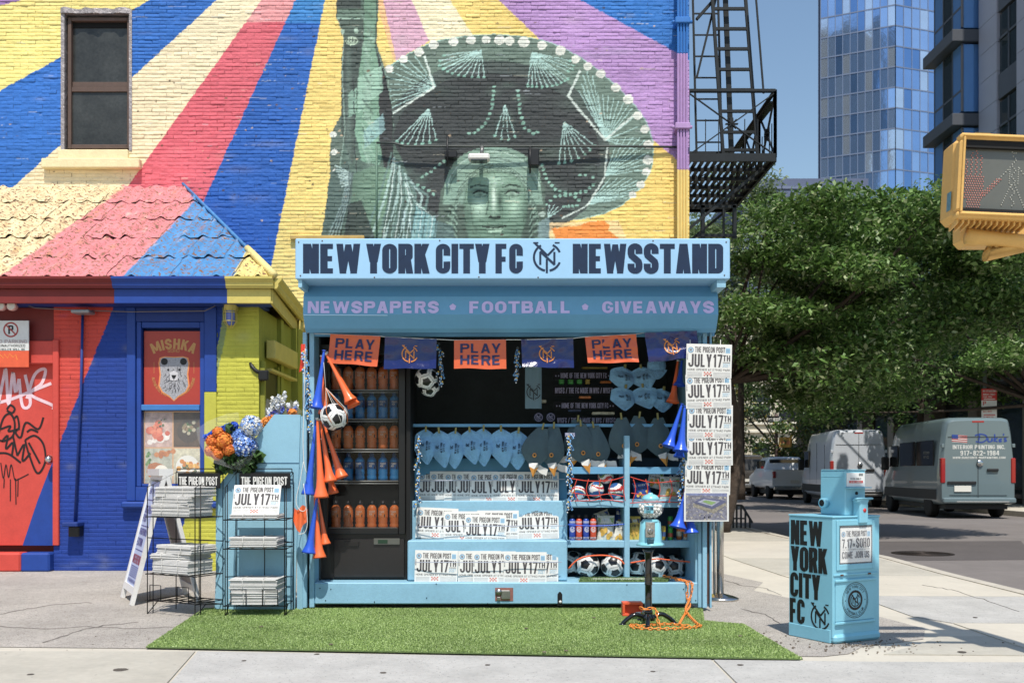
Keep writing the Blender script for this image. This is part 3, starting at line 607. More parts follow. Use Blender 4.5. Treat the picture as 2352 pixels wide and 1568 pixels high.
for ex in (1102, 1176):
    cv.ell(ex, 447, 15, 6, (134, 164, 142)); cv.soft(ex, 447, 7, 6, (70, 92, 80), .8); cv.line([(ex-17, 446), (ex-8, 440), (ex+6, 439), (ex+17, 445)], 3.4, (24, 34, 30), .95); cv.line([(ex-15, 450), (ex, 454), (ex+15, 450)], 1.8, (70, 92, 80), .7); cv.soft(ex, 431, 20, 4, (150, 180, 158), .6); cv.line([(ex-22, 431), (ex-4, 424), (ex+20, 429)], 4, (40, 56, 50), .85)
cv.poly([(1112, 519), (1128, 514), (1136, 517), (1144, 514), (1160, 519), (1136, 523)], (96, 124, 106)); cv.line([(1108, 520), (1124, 522), (1136, 524), (1148, 522), (1164, 520)], 3, (22, 30, 26)); cv.poly([(1114, 526), (1136, 526), (1158, 526), (1148, 534), (1124, 534)], (170, 202, 176)); cv.ell(1127, 499, 5, 2.6, (24, 34, 30)); cv.ell(1146, 499, 5, 2.6, (24, 34, 30)); cv.line([(1120, 440), (1122, 470), (1116, 494)], 3, (70, 92, 80), .8); cv.line([(1080, 470), (1084, 505), (1096, 535)], 4, (84, 108, 94), .5)
for k in range(10): cv.line([(1032-k*1.5, 470+k*8), (1044, 480+k*8), (1050, 492+k*8)], 3.5, (140, 170, 150) if k % 2 else (62, 80, 72), .8); cv.line([(1230+k*1.5, 470+k*8), (1222, 480+k*8), (1216, 494+k*8)], 3.5, (126, 156, 138) if k % 2 else (58, 76, 68), .8)
cv.ell(1245, 492, 8, 6, (190, 210, 196), .7); cv.poly([(1236, 510), (1262, 498), (1262, 560), (1236, 560)], (130, 156, 156), .7); cv.poly([(1000, 505), (1040, 520), (1050, 560), (1000, 560)], (96, 122, 120), .7)
for k in range(26): cv.line([(832+random.uniform(-4, 4), 20+k*13), (850+random.uniform(-8, 14), 40+k*14)], random.uniform(2, 5), random.choice([(168, 198, 178), (60, 72, 68), (130, 160, 142)]), .45)
cv.line([(864, -100), (866, 40), (862, 110), (882, 170), (900, 250), (904, 330), (900, 370)], 3, (40, 46, 46), .8); cv.line([(776, 44), (790, 90), (786, 160), (792, 300), (780, 400)], 2.5, (150, 176, 160), .7)
for k in range(14): cv.line([(908+k*4, 372+k*8), (898+k*8, 450+k*4), (880+k*9, 548)], 2.4, ((204, 222, 214), (70, 92, 88), (150, 182, 172))[k % 3], .8)
for k in range(420):      # weathering: pale scuffs along the courses, small flakes
    x, y = random.uniform(-250, 1590), random.uniform(-140, 640); l = random.uniform(8, 46); cv.line([(x, y), (x+l, y+random.uniform(-1, 1))], random.uniform(.8, 2), random.choice([(205, 215, 220), (235, 225, 195), (60, 60, 70)]), random.uniform(.12, .4))
for k in range(150):
    x, y = (random.gauss(560, 260), random.gauss(330, 110)) if k % 2 else (random.uniform(-200, 1580), random.uniform(-100, 560)); cv.ell(x, y, random.uniform(1.5, 4), random.uniform(1, 2.4), random.choice([(120, 90, 66), (70, 56, 50), (196, 170, 140)]), .85)
# orange overpaint patch
cv.poly([(1262, 512), (1420, 506), (1446, 560), (1262, 560)], (240, 206, 150), .7); cv.poly([(1268, 524), (1330, 518), (1352, 509), (1388, 508), (1400, 516), (1398, 530), (1420, 545), (1430, 565), (1268, 570), (1275, 545)], (238, 138, 40))
WD = 14.0
bld = thing('mural_building', "brick corner building with a painted mural of a statue in a sombrero over coloured rays", 'building', (-5, 20, 0))
WX0, WX1, WZ0, WZ1 = PX(-270, WD), PX(1583, WD), PZ(790, WD), PZ(-150, WD)
wh = (PX(141, WD), PX(304, WD), PZ(347, WD), PZ(24, WD))
brick_wall(bld, cv, WD, WX0, WX1, WZ0, WZ1, .0533, .205, [wh], near=(PX(1000, WD), PZ(300, WD)))
Mdull = mat('rear_masonry', rgb(150, 120, 90), .9, n=(3, .2), bump=(30, .5, .01))
b = MB(); t_ = WD+.03
b.box(-22, wh[0], t_, 28, 0, 12, Mdull); b.box(wh[1], WX1-.002, t_, 28, 0, 12, Mdull); b.box(wh[0]-.001, wh[1]+.001, t_, 27.99, 0, wh[2], Mdull); b.box(wh[0]-.001, wh[1]+.001, t_, 27.98, wh[3], 11.99, Mdull); b.box(wh[0]-.002, wh[1]+.002, t_+.5, 27.97, wh[2]-.01, wh[3]+.01, mat('dark_room', rgb(26, 26, 26), .9))
b.box(-22, WX0-.001, WD-.01, t_-.001, 0, 12, Mdull); b.box(WX0, WX1-.002, WD+.006, t_-.002, 0, WZ0-.002, mat('painted_base', rgb(150, 150, 30), .8, n=(5, .15), bump=(30, .6, .01)))
b.build('masonry', bld, world=True)
# raised band above the stand
b = MB(); b.box(PX(669, WD), PX(838, WD), WD-.07, WD-.012, PZ(552, WD), PZ(543, WD), mat('band_paint', rgb(196, 160, 84), .8, n=(9, .2)), .006); b.build('ledge', bld, world=True)
# upper window
Mbrown = mat('brown_frame', rgb(92, 72, 62), .55, n=(14, .15)); Mflash = mat('bent_flashing', rgb(158, 150, 150), .45, .3, n=(9, .25), bump=(14, 1, .03)); Mcream = mat('cream_paint', rgb(232, 214, 164), .75, n=(8, .12), bump=(40, .8, .008), wear=(25, .68, rgb(190, 160, 110)))
Mdglass = mat('dusty_glass', rgb(58, 60, 58), .3, spec=.5, n=(3, .5), bump=(5, .08, .01)); Mblack = mat('black_void', rgb(14, 14, 14), .9)
w = thing('sash_window', 'tall dusty brown sash window in the mural wall', 'window', (0, 0, 0)); w.parent = bld; w.location = -bld.location; del w['category']; w['label'] = 'dusty brown sash window with torn white flashing'
def wb(name, x0, x1, y0, y1, d0, d1, m, par, D=WD, bev=.004):
    b = MB(); b.box(PX(x0, D), PX(x1, D), D+d0, D+d1, PZ(y1, D), PZ(y0, D), m, bev); return b.build(name, par)
b = MB(); D = WD
b.box(wh[0], wh[0]+.05, D-.02, D+.16, wh[2], wh[3], Mflash); b.box(wh[1]-.04, wh[1], D-.02, D+.16, wh[2], wh[3], Mflash); b.box(wh[0]+.05, wh[1]-.04, D-.02, D+.16, wh[3]-.05, wh[3], Mflash)
b.grid(lambda u, v: (wh[0]+(wh[1]-wh[0])*u, D-.03-.02*sin(u*17)-.01*sin(u*41), wh[3]-.055+.07*v+.012*sin(u*23)*v), 24, 3, Mflash); b.build('flashing', w)
b = MB(); x0, x1, z0, z1 = PX(153, D), PX(298, D), PZ(340, D), PZ(38, D)
for q in ((x0, x0+.05, z0, z1), (x1-.05, x1, z0, z1), (x0+.05, x1-.05, z0, z0+.06), (x0+.05, x1-.05, z1-.05, z1)): b.box(q[0], q[1], D+.03, D+.14, q[2], q[3], Mbrown, .006)
b.build('frame', w)
b = MB(); b.box(x0+.05, x1-.05, D+.07, D+.11, PZ(196, D), PZ(184, D), Mbrown, .004); b.box(x0+.05, x1-.05, D+.045, D+.08, PZ(208, D), PZ(197, D), Mbrown, .004); b.build('meeting_rail', w)
for y0_, y1_, dd in ((60, 184, .10), (208, 325, .07)):
    b = MB(); b.box(x0+.05, x1-.05, D+dd, D+dd+.01, PZ(y1_+8, D), PZ(y0_-12, D), Mdglass); b.build('pane', w)
b = MB(); b.box(x0+.05, x1-.05, D+.085, D+.095, PZ(58, D), PZ(40, D), Mblack); b.build('blind', w)
wb('sill', 103, 327, 369, 391, -.12, -.013, Mcream, w, bev=.012); wb('sill', 136, 297, 346, 369.5, -.055, .02, Mcream, w, bev=.01)

# ---------------------------------------------------------------- wall fittings
Mdp = [mat('pipe_blue', rgb(30, 112, 190), .5, n=(6, .1)), mat('pipe_lilac', rgb(176, 138, 190), .5, n=(6, .1)), mat('pipe_yellow', rgb(236, 204, 110), .5, n=(6, .1))]
dp = thing('downpipe', 'tall square downpipe painted blue, lilac and yellow at the corner of the mural wall', 'downpipe', (PX(1567, 13.9), 13.9, 2))
for i, (ya, yb) in enumerate(((-150, 126), (126, 392), (392, 640))):
    b = MB(); x0, x1 = PX(1554, 13.85), PX(1581, 13.85); z0, z1 = PZ(yb, 13.85), PZ(ya, 13.85); k = 5
    b.box(x0+.02, x1-.02, 13.82, 13.95, z0, z1, Mdp[i])
    for j in range(4): b.box(x0+.0+j*(x1-x0)/4, x0+(j+.62)*(x1-x0)/4, 13.79, 13.8199, z0, z1, Mdp[i], .008)
    b.build('pipe_section', dp, world=True)
for ya, m_ in ((48, 0), (290, 1)):
    b = MB(); b.box(PX(1550, 13.8), PX(1585, 13.8), 13.76, 13.98, PZ(ya+7, 13.8), PZ(ya-7, 13.8), Mdp[m_], .01)
    for sx in (1549, 1586): b.lathe([(.022, -.03), (.022, .03)], Mdp[m_], 10, (PX(sx, 13.8), 13.84, PZ(ya, 13.8)), 'x')
    b.build('bracket', dp, world=True)
Mpip = mat('dark_conduit', rgb(60, 66, 62), .5, n=(8, .2)); Mgpip = mat('green_conduit', rgb(92, 124, 104), .6, n=(8, .2)); Mblk = mat('black_metal', rgb(24, 24, 25), .45, n=(12, .15))
cd = thing('electrical_conduit', 'thin electrical conduit running across the sombrero with two dark boxes', 'conduit', (PX(1100, 13.8), 13.8, 5))
b = MB(); b.tube([P(865, 328, 13.9), P(905, 329, 13.88), P(930, 336, 13.87), P(1100, 336, 13.86), P(1400, 336, 13.9), P(1555, 338, 13.95)], .016, Mpip, 8); b.tube([P(865, 548, 13.9), P(865, 332, 13.9)], .014, Mgpip, 8); b.build('pipe', cd, world=True)
for x0, x1, y0, y1 in ((1021, 1050, 342, 358), (1213, 1238, 337, 376)):
    b = MB(); b.box(PX(x0, 13.85), PX(x1, 13.85), 13.82, 13.96, PZ(y1, 13.75), PZ(y0, 13.75), Mblk, .01)
    b.tube([P((x0+x1)/2-8, y0-30 if x0 < 1100 else y0, 13.81), P((x0+x1)/2-8, y1+22, 13.81)], .014, Mblk, 6); b.build('junction_box', cd, world=True)
fl = thing('floodlight', 'small white floodlight on a bracket below the conduit, above the painted face', 'floodlight', P(1105, 355, 13.6))
Mwht = mat('white_enamel', rgb(226, 222, 214), .4, n=(8, .08)); D = 13.80
b = MB(); b.box(PX(1076, D), PX(1125, D), D-.11, D+.07, PZ(371, D), PZ(357, D), Mwht, .02); b.build('housing', fl, world=True)
b = MB(); b.box(PX(1082, D), PX(1119, D), D-.10, D+.06, PZ(373, D), PZ(371, D), mat('lamp_glass', rgb(60, 64, 66), .1)); b.build('lens', fl, world=True)
b = MB(); b.tube([P(1107, 337, 13.88), P(1107, 344, 13.82), P(1106, 356, D)], .028, mat('grey_metal', rgb(120, 120, 118), .4, .5), 8); b.build('bracket', fl, world=True)
# ---------------------------------------------------------------- painted corner shop (low annexe with a tiled roof)
SD = 11.6
RED = (206, 64, 50); SBL = (15, 58, 144); LIM = (190, 186, 42)
sv = Canvas(-200, 760, 600, 1340, RED)
sv.poly([(262, 600), (260, 709), (195, 870), (130, 1035), (85, 1150), (55, 1175), (20, 1265), (-60, 1340), (760, 1340), (760, 600)], SBL)
sv.poly([(140, 1040), (200, 980), (290, 1100), (290, 1310), (120, 1310)], (18, 60, 152), .5)
sv.poly([(520, 600), (509, 750), (470, 935), (432, 1150), (395, 1340), (760, 1340), (760, 600)], LIM)
sv.poly([(520, 600), (509, 750), (480, 900), (492, 900), (522, 750), (540, 600)], (70, 120, 110), .6)
for i in range(90): sv.soft(random.uniform(0, 600), random.uniform(700, 1310), random.uniform(6, 26), random.uniform(4, 16), random.choice([(30, 90, 190), (12, 40, 120), (210, 200, 90)]), random.uniform(.03, .10))
for k in range(14): sv.soft(random.uniform(100, 480), 1290+random.uniform(-14, 14), 22, 7, (96, 110, 150), .25)
sv.ell(385, 1152, 16, 22, (30, 84, 180), .5)
shop = thing('painted_shop', 'low corner shop painted red, blue and lime with a flaking tiled roof', 'shop', (-5, 12.8, 0))
SX1 = PX(595, SD)
holes = [(PX(-200, SD), PX(124, SD), 0, PZ(600, SD)), (PX(292, SD), PX(498, SD), PZ(1150, SD), PZ(600, SD))]
brick_wall(shop, sv, SD, PX(-200, SD), SX1, 0, PZ(705, SD), .0495, .215, holes, near=(PX(330, SD), PZ(1050, SD)), n_ind=300, seed=4, chips=.01, proud=.0055, rgh=.32)
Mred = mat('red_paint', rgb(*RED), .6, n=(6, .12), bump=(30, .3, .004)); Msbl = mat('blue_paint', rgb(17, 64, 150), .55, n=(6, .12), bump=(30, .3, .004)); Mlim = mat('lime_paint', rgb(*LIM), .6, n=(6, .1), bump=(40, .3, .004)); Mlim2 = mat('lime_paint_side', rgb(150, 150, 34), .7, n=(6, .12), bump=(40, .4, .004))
Mdred = mat('dark_red_paint', rgb(120, 30, 26), .6, n=(6, .12)); Mnav = mat('navy_paint', rgb(16, 52, 128), .6, n=(6, .12)); Mol = mat('ochre_paint', rgb(206, 186, 84), .6, n=(6, .12), bump=(30, .4, .004))
b = MB(); z1 = PZ(705, SD)
b.box(-12, PX(124, SD), SD+.2, 13.98, 0, z1, Mdred); b.box(PX(124, SD), SX1-.02, SD+.16, 13.97, 0, z1-.01, Mnav)
b.box(PX(124, SD), PX(292, SD), SD+.008, SD+.159, 0, z1, Mnav); b.box(PX(498, SD), SX1-.002, SD+.008, SD+.159, 0, z1, Mlim2); b.box(PX(292, SD), PX(498, SD), SD+.008, SD+.158, 0, PZ(1150, SD), Mnav)
b.box(SX1-.0199, SX1-.001, SD+.162, 13.96, 0, z1-.002, Mlim2)
b.box(SX1-.0009, SX1+.05, SD+.9, SD+1.05, 0, z1-.003, Mlim2); b.box(SX1-.0009, SX1+.09, 13.3, 13.6, 0, z1-.003, Mlim2)
b.box(-12, SX1+.05, SD-.03, SD+.3, z1, z1+.2, Mnav)
b.build('masonry', shop, world=True)
# corner step / base at the door
b = MB(); b.box(PX(-200, SD), PX(58, SD), SD-.12, SD+.1, 0, .22, Mred, .02); b.box(PX(58, SD), PX(124, SD), SD-.12, SD+.1, 0, .22, Msbl, .02); b.build('door_step', shop, world=True)
# roof: S-tiles in five courses, each its own piece
RX0, RX1 = -7.2, -2.68; EY, EZ, RY, RZ = 11.22, 3.32, 13.97, 5.14
Mtile = mat('painted_tile', attr=True, rough=.8, n=(9, .2), bump=(45, 1.0, .012), wear=(24, .55, rgb(128, 92, 68)))
rv = Canvas(-400, 760, 380, 700, (226, 204, 154))
rv.poly([(281, 400), (281, 433), (0, 633), (-60, 700), (240, 700), (272, 644), (444, 466), (430, 400)], (222, 128, 132)); rv.poly([(430, 400), (444, 466), (272, 644), (240, 700), (700, 700), (700, 400)], (66, 138, 196)); rv.poly([(575, 560), (562, 582), (528, 650), (520, 700), (700, 700), (700, 560)], (232, 208, 120))
for i in range(520):
    x, y = random.uniform(-100, 470), random.uniform(432, 640); m_ = rv.at(np.array([x]), np.array([y]))[0]
    if x+y*.9 < 690 or random.random() < .35: rv.soft(x, y, random.uniform(2, 7), random.uniform(1.5, 4), random.choice([(176, 120, 60), (150, 92, 56), (205, 150, 80)]), random.uniform(.4, .9))
for i in range(260): rv.soft(random.uniform(0, 620), random.uniform(440, 640), random.uniform(1.5, 5), random.uniform(1, 3), random.choice([(190, 130, 90), (150, 110, 90), (238, 206, 180)]), .6)
NC, NR = 19, 5; cw = (RX1-RX0)/NC; nx_, ny_ = 10, 7
def hipx(t): return RX1+(PX(420, RY)-RX1)*t       # right end of the slope, t = 0 eave .. 1 ridge
rj = random.Random(3)
for r_ in range(NR):
    for c_ in range(NC):
        xa, xb = RX0+cw*c_, RX0+cw*(c_+1); t0, t1 = r_/NR-(.012 if r_ else .0), (r_+1)/NR
        xe = hipx(t0)
        if xa > xe-.03: continue
        vs = []; js = [rj.uniform(-.006, .006) for _ in range(4)]
        for j in range(ny_+1):
            t = t0+(t1-t0)*j/ny_; lift = .034*(1-j/ny_)+.012
            for i in range(nx_+1):
                u = i/nx_; x = xa+(xb-xa)*u; lim = hipx(t); x = min(x, lim)
                wv = .018*cos(2*pi*(u-.28))+.008*cos(4*pi*(u-.28)); nz = (vnoise(np.array([x*14]), np.array([t*40+r_*3]), 5)[0]-.5)*.034
                h_ = lift+wv+nz+js[0]*(1-u)+js[1]*u+(-.02 if j == 0 else 0)
                vs.append((x, EY+(RY-EY)*t-h_*.55, EZ+(RZ-EZ)*t+h_*.83))
        V = np.array(vs); px = 1176+V[:, 0]*F/V[:, 1]; py = 1080-(V[:, 2]-CAMZ)*F/V[:, 1]
        FQ = np.array([(j*(nx_+1)+i, j*(nx_+1)+i+1, (j+1)*(nx_+1)+i+1, (j+1)*(nx_+1)+i) for j in range(ny_) for i in range(nx_)])
        C = rv.at(px, py)*rj.uniform(.93, 1.05); link('roof_tile', np_mesh('roof_tile', V, FQ, Mtile, C, True), shop, world=True)
b = MB(); E1 = (RX1, EY, EZ); H1 = (PX(420, RY), RY, RZ); W1 = (-2.95, 13.97, EZ-.02)
b.add([(-12, EY, EZ-.03), (RX1-.02, EY+.02, EZ-.03), (H1[0]-.02, RY, RZ-.03), (-12, RY, RZ-.03)], [(0, 1, 2, 3)], Mnav); b.add([E1, W1, H1], [(0, 1, 2)], Mtile if 0 else mat('hip_blue', rgb(58, 128, 188), .7, n=(9, .25), bump=(30, .8, .01)))
b.add([(-12, EY, EZ-.035), (RX1, EY, EZ-.035), W1, (-12, 13.9, EZ-.04)], [(3, 2, 1, 0)], Mol); b.build('roof_deck', shop, world=True)
b = MB(); b.tube([Vector(E1)+Vector((0, 0, .05)), Vector(E1).lerp(Vector(H1), .25)+Vector((0, 0, .05))], [.045, .04], mat('hip_yellow', rgb(232, 210, 130), .7, n=(8, .15), bump=(30, .8, .01)), 8)
b.tube([Vector(E1).lerp(Vector(H1), .26)+Vector((0, 0, .05)), Vector(H1)+Vector((0, 0, .05))], [.022, .02], MATS['hip_blue'], 8); b.build('hip_cap', shop, world=True)
# gutter
def gutter(pts, m, name='gutter'):
    b = MB(); prof = [(.0, .0), (-.03, .0), (-.05, .03), (-.05, .06), (-.085, .10), (-.085, .125), (-.07, .125)]; prof = prof+[(-.06, .118), (.0, .118)]
    for (a, e) in zip(pts[:-1], pts[1:]):
        a = Vector(a); e = Vector(e); d = (e-a).normalized(); nrm = Vector((d.y, -d.x, 0)); vs = [q+nrm*(-p[0])+Vector((0, 0, p[1])) for q in (a, e) for p in prof]; k = len(prof)
        b.add(vs, [(i, i+1, i+1+k, i+k) for i in range(k-1)]+[tuple(range(k))[::-1], tuple(range(k, 2*k))], m)
    return b.build(name, shop, world=True)
gz = EZ-.095; gx = lambda px: PX(px, 11.2)
gutter([(-12, 11.26, gz), (gx(256), 11.26, gz)], Mdred); gutter([(gx(256)+.001, 11.26, gz), (gx(517), 11.26, gz)], Msbl); gutter([(gx(517)+.001, 11.26, gz), (gx(626), 11.26, gz), (-2.93, 13.9, gz)], Mol)
b = MB(); b.box(-12, gx(256), 11.275, 11.33, gz-.16, gz-.001, Mdred); b.box(gx(256)+.001, gx(517), 11.275, 11.33, gz-.16, gz-.001, Msbl); b.box(gx(517)+.001, gx(618), 11.275, 11.33, gz-.16, gz-.001, Mol); b.box(-12, gx(614), 11.331, SD-.031, gz-.158, gz-.14, Mnav)
b.build('fascia', shop, world=True)
b = MB(); b.beam((gx(618), 11.3, gz-.08), (-2.99, 13.9, gz-.08), .03, .16, Mol); b.build('fascia', shop, world=True)
b = MB(); e_ = Vector((-2.93, 13.75, gz)); b.tube([e_, e_+Vector((0, -.02, -.12)), e_+Vector((-.04, .02, -.25)), e_+Vector((-.2, .12, -.38)), e_+Vector((-.28, .15, -.5)), e_+Vector((-.28, .15, -3))], .055, Mol, 10); b.build('downspout', shop, world=True)
b = MB(); b.box(SX1+.02, SX1+.13, SD+.25, SD+1.5, 2.5, 2.72, Mol, .01); b.box(SX1+.02, SX1+.1, SD+.2, SD+1.6, 2.35, 2.38, Mol); b.build('side_sign_box', shop, world=True)
b = MB(); b.box(SX1, SX1+.03, SD+.12, SD+.75, .1, 2.35, mat('dark_door', rgb(40, 34, 20), .5), .006); b.box(SX1, SX1+.05, SD+.06, SD+.119, 0, 2.45, Mlim2); b.box(SX1, SX1+.05, SD+.751, SD+.81, 0, 2.45, Mlim2); b.build('side_door', shop, world=True)
# shop window with posters
def sb(x0, x1, y0, y1, d0, d1, m, bev=.006, D=SD): b.box(PX(x0, D), PX(x1, D), D+d0, D+d1, PZ(y1, D), PZ(y0, D), m, bev)
win = thing('shop_window', None, None); win.parent = shop; win.location = -shop.location; win['label'] = 'blue framed shop window with a bear poster above and food pictures below'
b = MB(); sb(292, 312, 706, 1150, -.02, .12, Msbl); sb(470, 498, 706, 900, -.02, .12, Msbl); sb(470, 498, 900.5, 1150, -.02, .12, Mlim); sb(312.5, 469.5, 706, 738, -.01, .12, Mnav); sb(312.5, 469.5, 1118, 1150, -.02, .12, Msbl)
sb(313, 324, 738.5, 1117, .0, .10, Msbl); sb(459, 469.5, 738.5, 1117, .0, .10, Msbl); sb(324.5, 458.5, 738.5, 752, .01, .1, Msbl); sb(324.5, 458.5, 929, 942, -.01, .1, mat('pale_blue_paint', rgb(52, 118, 186), .5, n=(6, .1))); sb(324.5, 458.5, 1111, 1117, .01, .1, Msbl)
b.build('frame', win)
b = MB(); sb(284, 505, 1151, 1166, -.10, .03, Msbl, .02); b.build('sill', win)
# bear poster
Mpr = mat('poster_red', rgb(176, 54, 40), .35, n=(2, .05)); Mpg = mat('poster_gold', rgb(196, 140, 70), .4); Mpo = mat('poster_orange', rgb(232, 140, 70), .4)
pst = MB(); b = pst; sb(327, 471 if 0 else 457, 759, 928, .055, .06, Mpr, 0)
def PPf(x, y): return ((x)*SD/F, (-y)*SD/F)
def onp(polys, m, cx, cy, D, dd, bb, lift=.0012): bb.flat([[(x*D/F, y*D/F) for x, y in q] for q in polys], m, (PX(cx, D), D+dd, PZ(cy, D)), (1, 0, 0), (0, 0, 1), lift)
onp(text('MISHKA', 24, .62, .22, .05, 96, 'c', (95, 90, False)), Mpg, 395, 895, SD, .055, b)
onp(text('SOHO', 8, .7, .14, .1, 27, 'c'), Mpg, 395, 808, SD, .055, b)
onp(text('AUTHENTIC EASTERN EUROPEAN CUISINE', 6.5, .5, .12, .12, 150, 'c', (50, 270, True)), Mpg, 395, 862, SD, .055, b)
bear = [(-33, 30), (-30, 42), (-20, 45), (0, 44), (20, 45), (30, 42), (33, 30), (30, 5), (33, -20), (26, -34), (10, -44), (0, -54), (-10, -44), (-26, -34), (-33, -20), (-30, 5)]
onp([[(x*1.1, y*1.05) for x, y in bear]], Mpo, 396, 864, SD, .055, b, .002); onp([bear], mat('bear_fur', rgb(170, 168, 172), .5, n=(75, .6), bump=(60, .5, .01)), 396, 864, SD, .055, b, .003)
Mbk = mat('print_black', rgb(26, 26, 28), .5)
onp(disc(-22, 35, 8, 12)+disc(22, 35, 8, 12), Mbk, 396, 864, SD, .055, b, .004); onp(disc(-13, 16, 2.6, 10)+disc(13, 16, 2.6, 10)+[[(-6, 4), (6, 4), (3, -4), (-3, -4)]]+ribbon([(0, -4), (0, -9)], 1.5)+ribbon([(-8, -8), (0, -11), (8, -8)], 1.4), Mbk, 396, 864, SD, .055, b, .005)
onp([[(-9, 10), (0, 14), (9, 10), (9, -8), (0, -13), (-9, -8)]], mat('bear_muzzle', rgb(206, 202, 204), .5, n=(60, .2)), 396, 864, SD, .055, b, .0045)
for k in range(46):
    a = random.uniform(0, 6.28); r = random.uniform(8, 30); x, y = r*cos(a)*.9, r*sin(a)*1.1-4
    if abs(x) < 28 and -38 < y < 36: onp(ribbon([(x, y), (x+2, y-4), (x+5*cos(a), y-8)], 1.0), Mbk, 396, 864, SD, .055, b, .0042)
for sx in (-1, 1): onp(ribbon([(sx*46, 34), (sx*46, 8)], .8), Mpg, 396, 864, SD, .055, b)
b.build('bear_poster', win)
# food pictures: four quarters
b = MB(); sb(326, 457, 943, 1110, .07, .075, mat('food_card', rgb(214, 160, 110), .4), 0)
qs = [((328, 391, 946, 1026), (204, 170, 158)), ((394, 456, 946, 1026), (92, 70, 52)), ((328, 391, 1029, 1109), (190, 190, 170)), ((394, 456, 1029, 1109), (214, 206, 176))]
for (x0, x1, y0, y1), c in qs: onp([[(0, 0), (x1-x0, 0), (x1-x0, y1-y0), (0, y1-y0)]], mat('food_bg%d%d' % (x0, y0), rgb(*c), .4, n=(12, .5)), x0, y1, SD, .07, b, .001)
def blobs(cx, cy, n, sx, sy, cols, rs, lift):
    for k in range(n): onp(disc(random.gauss(0, sx), random.gauss(0, sy), random.uniform(*rs), 9), mat('food%d_%d_%d' % random.choice(cols), (0, 0, 0)), cx, cy, SD, .07, b, lift+k*.00005)
def fm(*cs):
    out = []
    for c in cs: mat('food%d_%d_%d' % c, rgb(*c), .4, n=(40, .25)); out.append(c)
    return out
blobs(362, 1006, 16, 14, 5, fm((224, 214, 204), (240, 230, 220)), (5, 10), .002); blobs(358, 990, 16, 12, 8, fm((226, 116, 84), (236, 140, 104), (208, 92, 66)), (5, 9), .003); blobs(360, 970, 10, 9, 5, fm((60, 84, 50), (96, 110, 60)), (1, 3), .004)
onp(hoop(428, -990, 0, 0, 3), Mbk, 0, 0, SD, .07, b, .001) if 0 else None
onp(disc(0, 0, 26, 24), mat('bowl', rgb(66, 52, 44), .4), 428, 990, SD, .07, b, .002); blobs(428, 980, 22, 8, 7, fm((150, 130, 96), (70, 104, 56), (116, 70, 48), (190, 180, 150)), (2, 5), .003)
onp(disc(0, 0, 27, 24), mat('plate', rgb(226, 222, 210), .3), 426, 1072, SD, .07, b, .002); blobs(430, 1070, 26, 12, 9, fm((232, 164, 60), (214, 130, 40), (240, 190, 90), (96, 110, 70)), (3, 6), .003)
onp([[(-26, -8), (-20, -20), (0, -24), (16, -18), (20, -4), (14, 8), (-4, 14), (-20, 10)]], mat('crust', rgb(186, 110, 56), .5, n=(60, .4)), 357, 1075, SD, .07, b, .002); onp(disc(0, 0, 17, 18), mat('plate2', rgb(236, 228, 210), .4, n=(30, .1)), 366, 1084, SD, .07, b, .003); blobs(366, 1086, 12, 5, 4, fm((60, 66, 40), (110, 90, 60)), (2, 3.5), .004); blobs(372, 1040, 12, 12, 3, fm((186, 110, 56), (206, 130, 70)), (4, 7), .003); blobs(335, 1052, 12, 3, 9, fm((70, 120, 60), (110, 150, 80)), (2, 4), .0025)
b.build('food_poster', win)
b = MB(); sb(324.5, 458.5, 942.2, 1110.8, .05, .054, mat('clear_glass', (.95, .97, .97), .03, alpha=.05), 0); b.build('pane', win)
# door with graffiti
b = MB(); dr = thing('door', None, None); dr.parent = shop; dr.location = -shop.location; dr['label'] = 'red metal door covered in white and black graffiti'
b = MB(); D = SD+.08; b.box(PX(-60, D), PX(122, D), D, D+.05, PZ(1252, D), PZ(800, D), Mred, .004)
# blue corner of the door
b.flat([[(PX(122, D), PZ(1056, D)), (PX(86, D), PZ(1150, D)), (PX(52, D), PZ(1252, D)), (PX(122, D), PZ(1252, D))]], Msbl, (0, D-.001, 0), (1, 0, 0), (0, 0, 1), .0005)
b.build('door_leaf', dr)
Mgw = mat('spray_white', rgb(232, 196, 204), .6, n=(9, .2)); Mgb = mat('spray_black', rgb(34, 22, 24), .55, n=(9, .2)); b = MB()
def spray(path, w, m, lf): onp(ribbon([(x, -y) for x, y in path], w), m, 0, 0, D, 0, b, lf)
def smooth(pts, n=6):
    out = []
    for i in range(len(pts)-1):
        p0, p1, p2, p3 = (np.array(pts[max(min(j, len(pts)-1), 0)], float) for j in (i-1, i, i+1, i+2))
        for k in range(n):
            t = k/n; out.append(tuple(.5*((2*p1)+(-p0+p2)*t+(2*p0-5*p1+4*p2-p3)*t*t+(-p0+3*p1-3*p2+p3)*t**3)))
    return out+[tuple(pts[-1])]
def onpx(path, w, m, lf):
    b = MB()
    q = [(PX(x, D), PZ(y, D)) for x, y in smooth(path)]; b.flat(ribbon(q, w*D/F), m, (0, D-.001, 0), (1, 0, 0), (0, 0, 1), lf); b.build('graffiti_stroke', dr)
for pth in ([(-5, 935), (8, 870), (14, 850), (20, 930), (30, 855), (36, 900), (44, 870)], [(44, 870), (52, 932), (70, 925), (58, 860)], [(62, 915), (80, 860), (104, 848), (96, 880), (70, 905), (120, 930), (122, 940)], [(-5, 925), (30, 915), (80, 895), (118, 880)], [(130, 992), (136, 1015), (128, 1060)]): onpx(pth, 7, Mgw, .001)
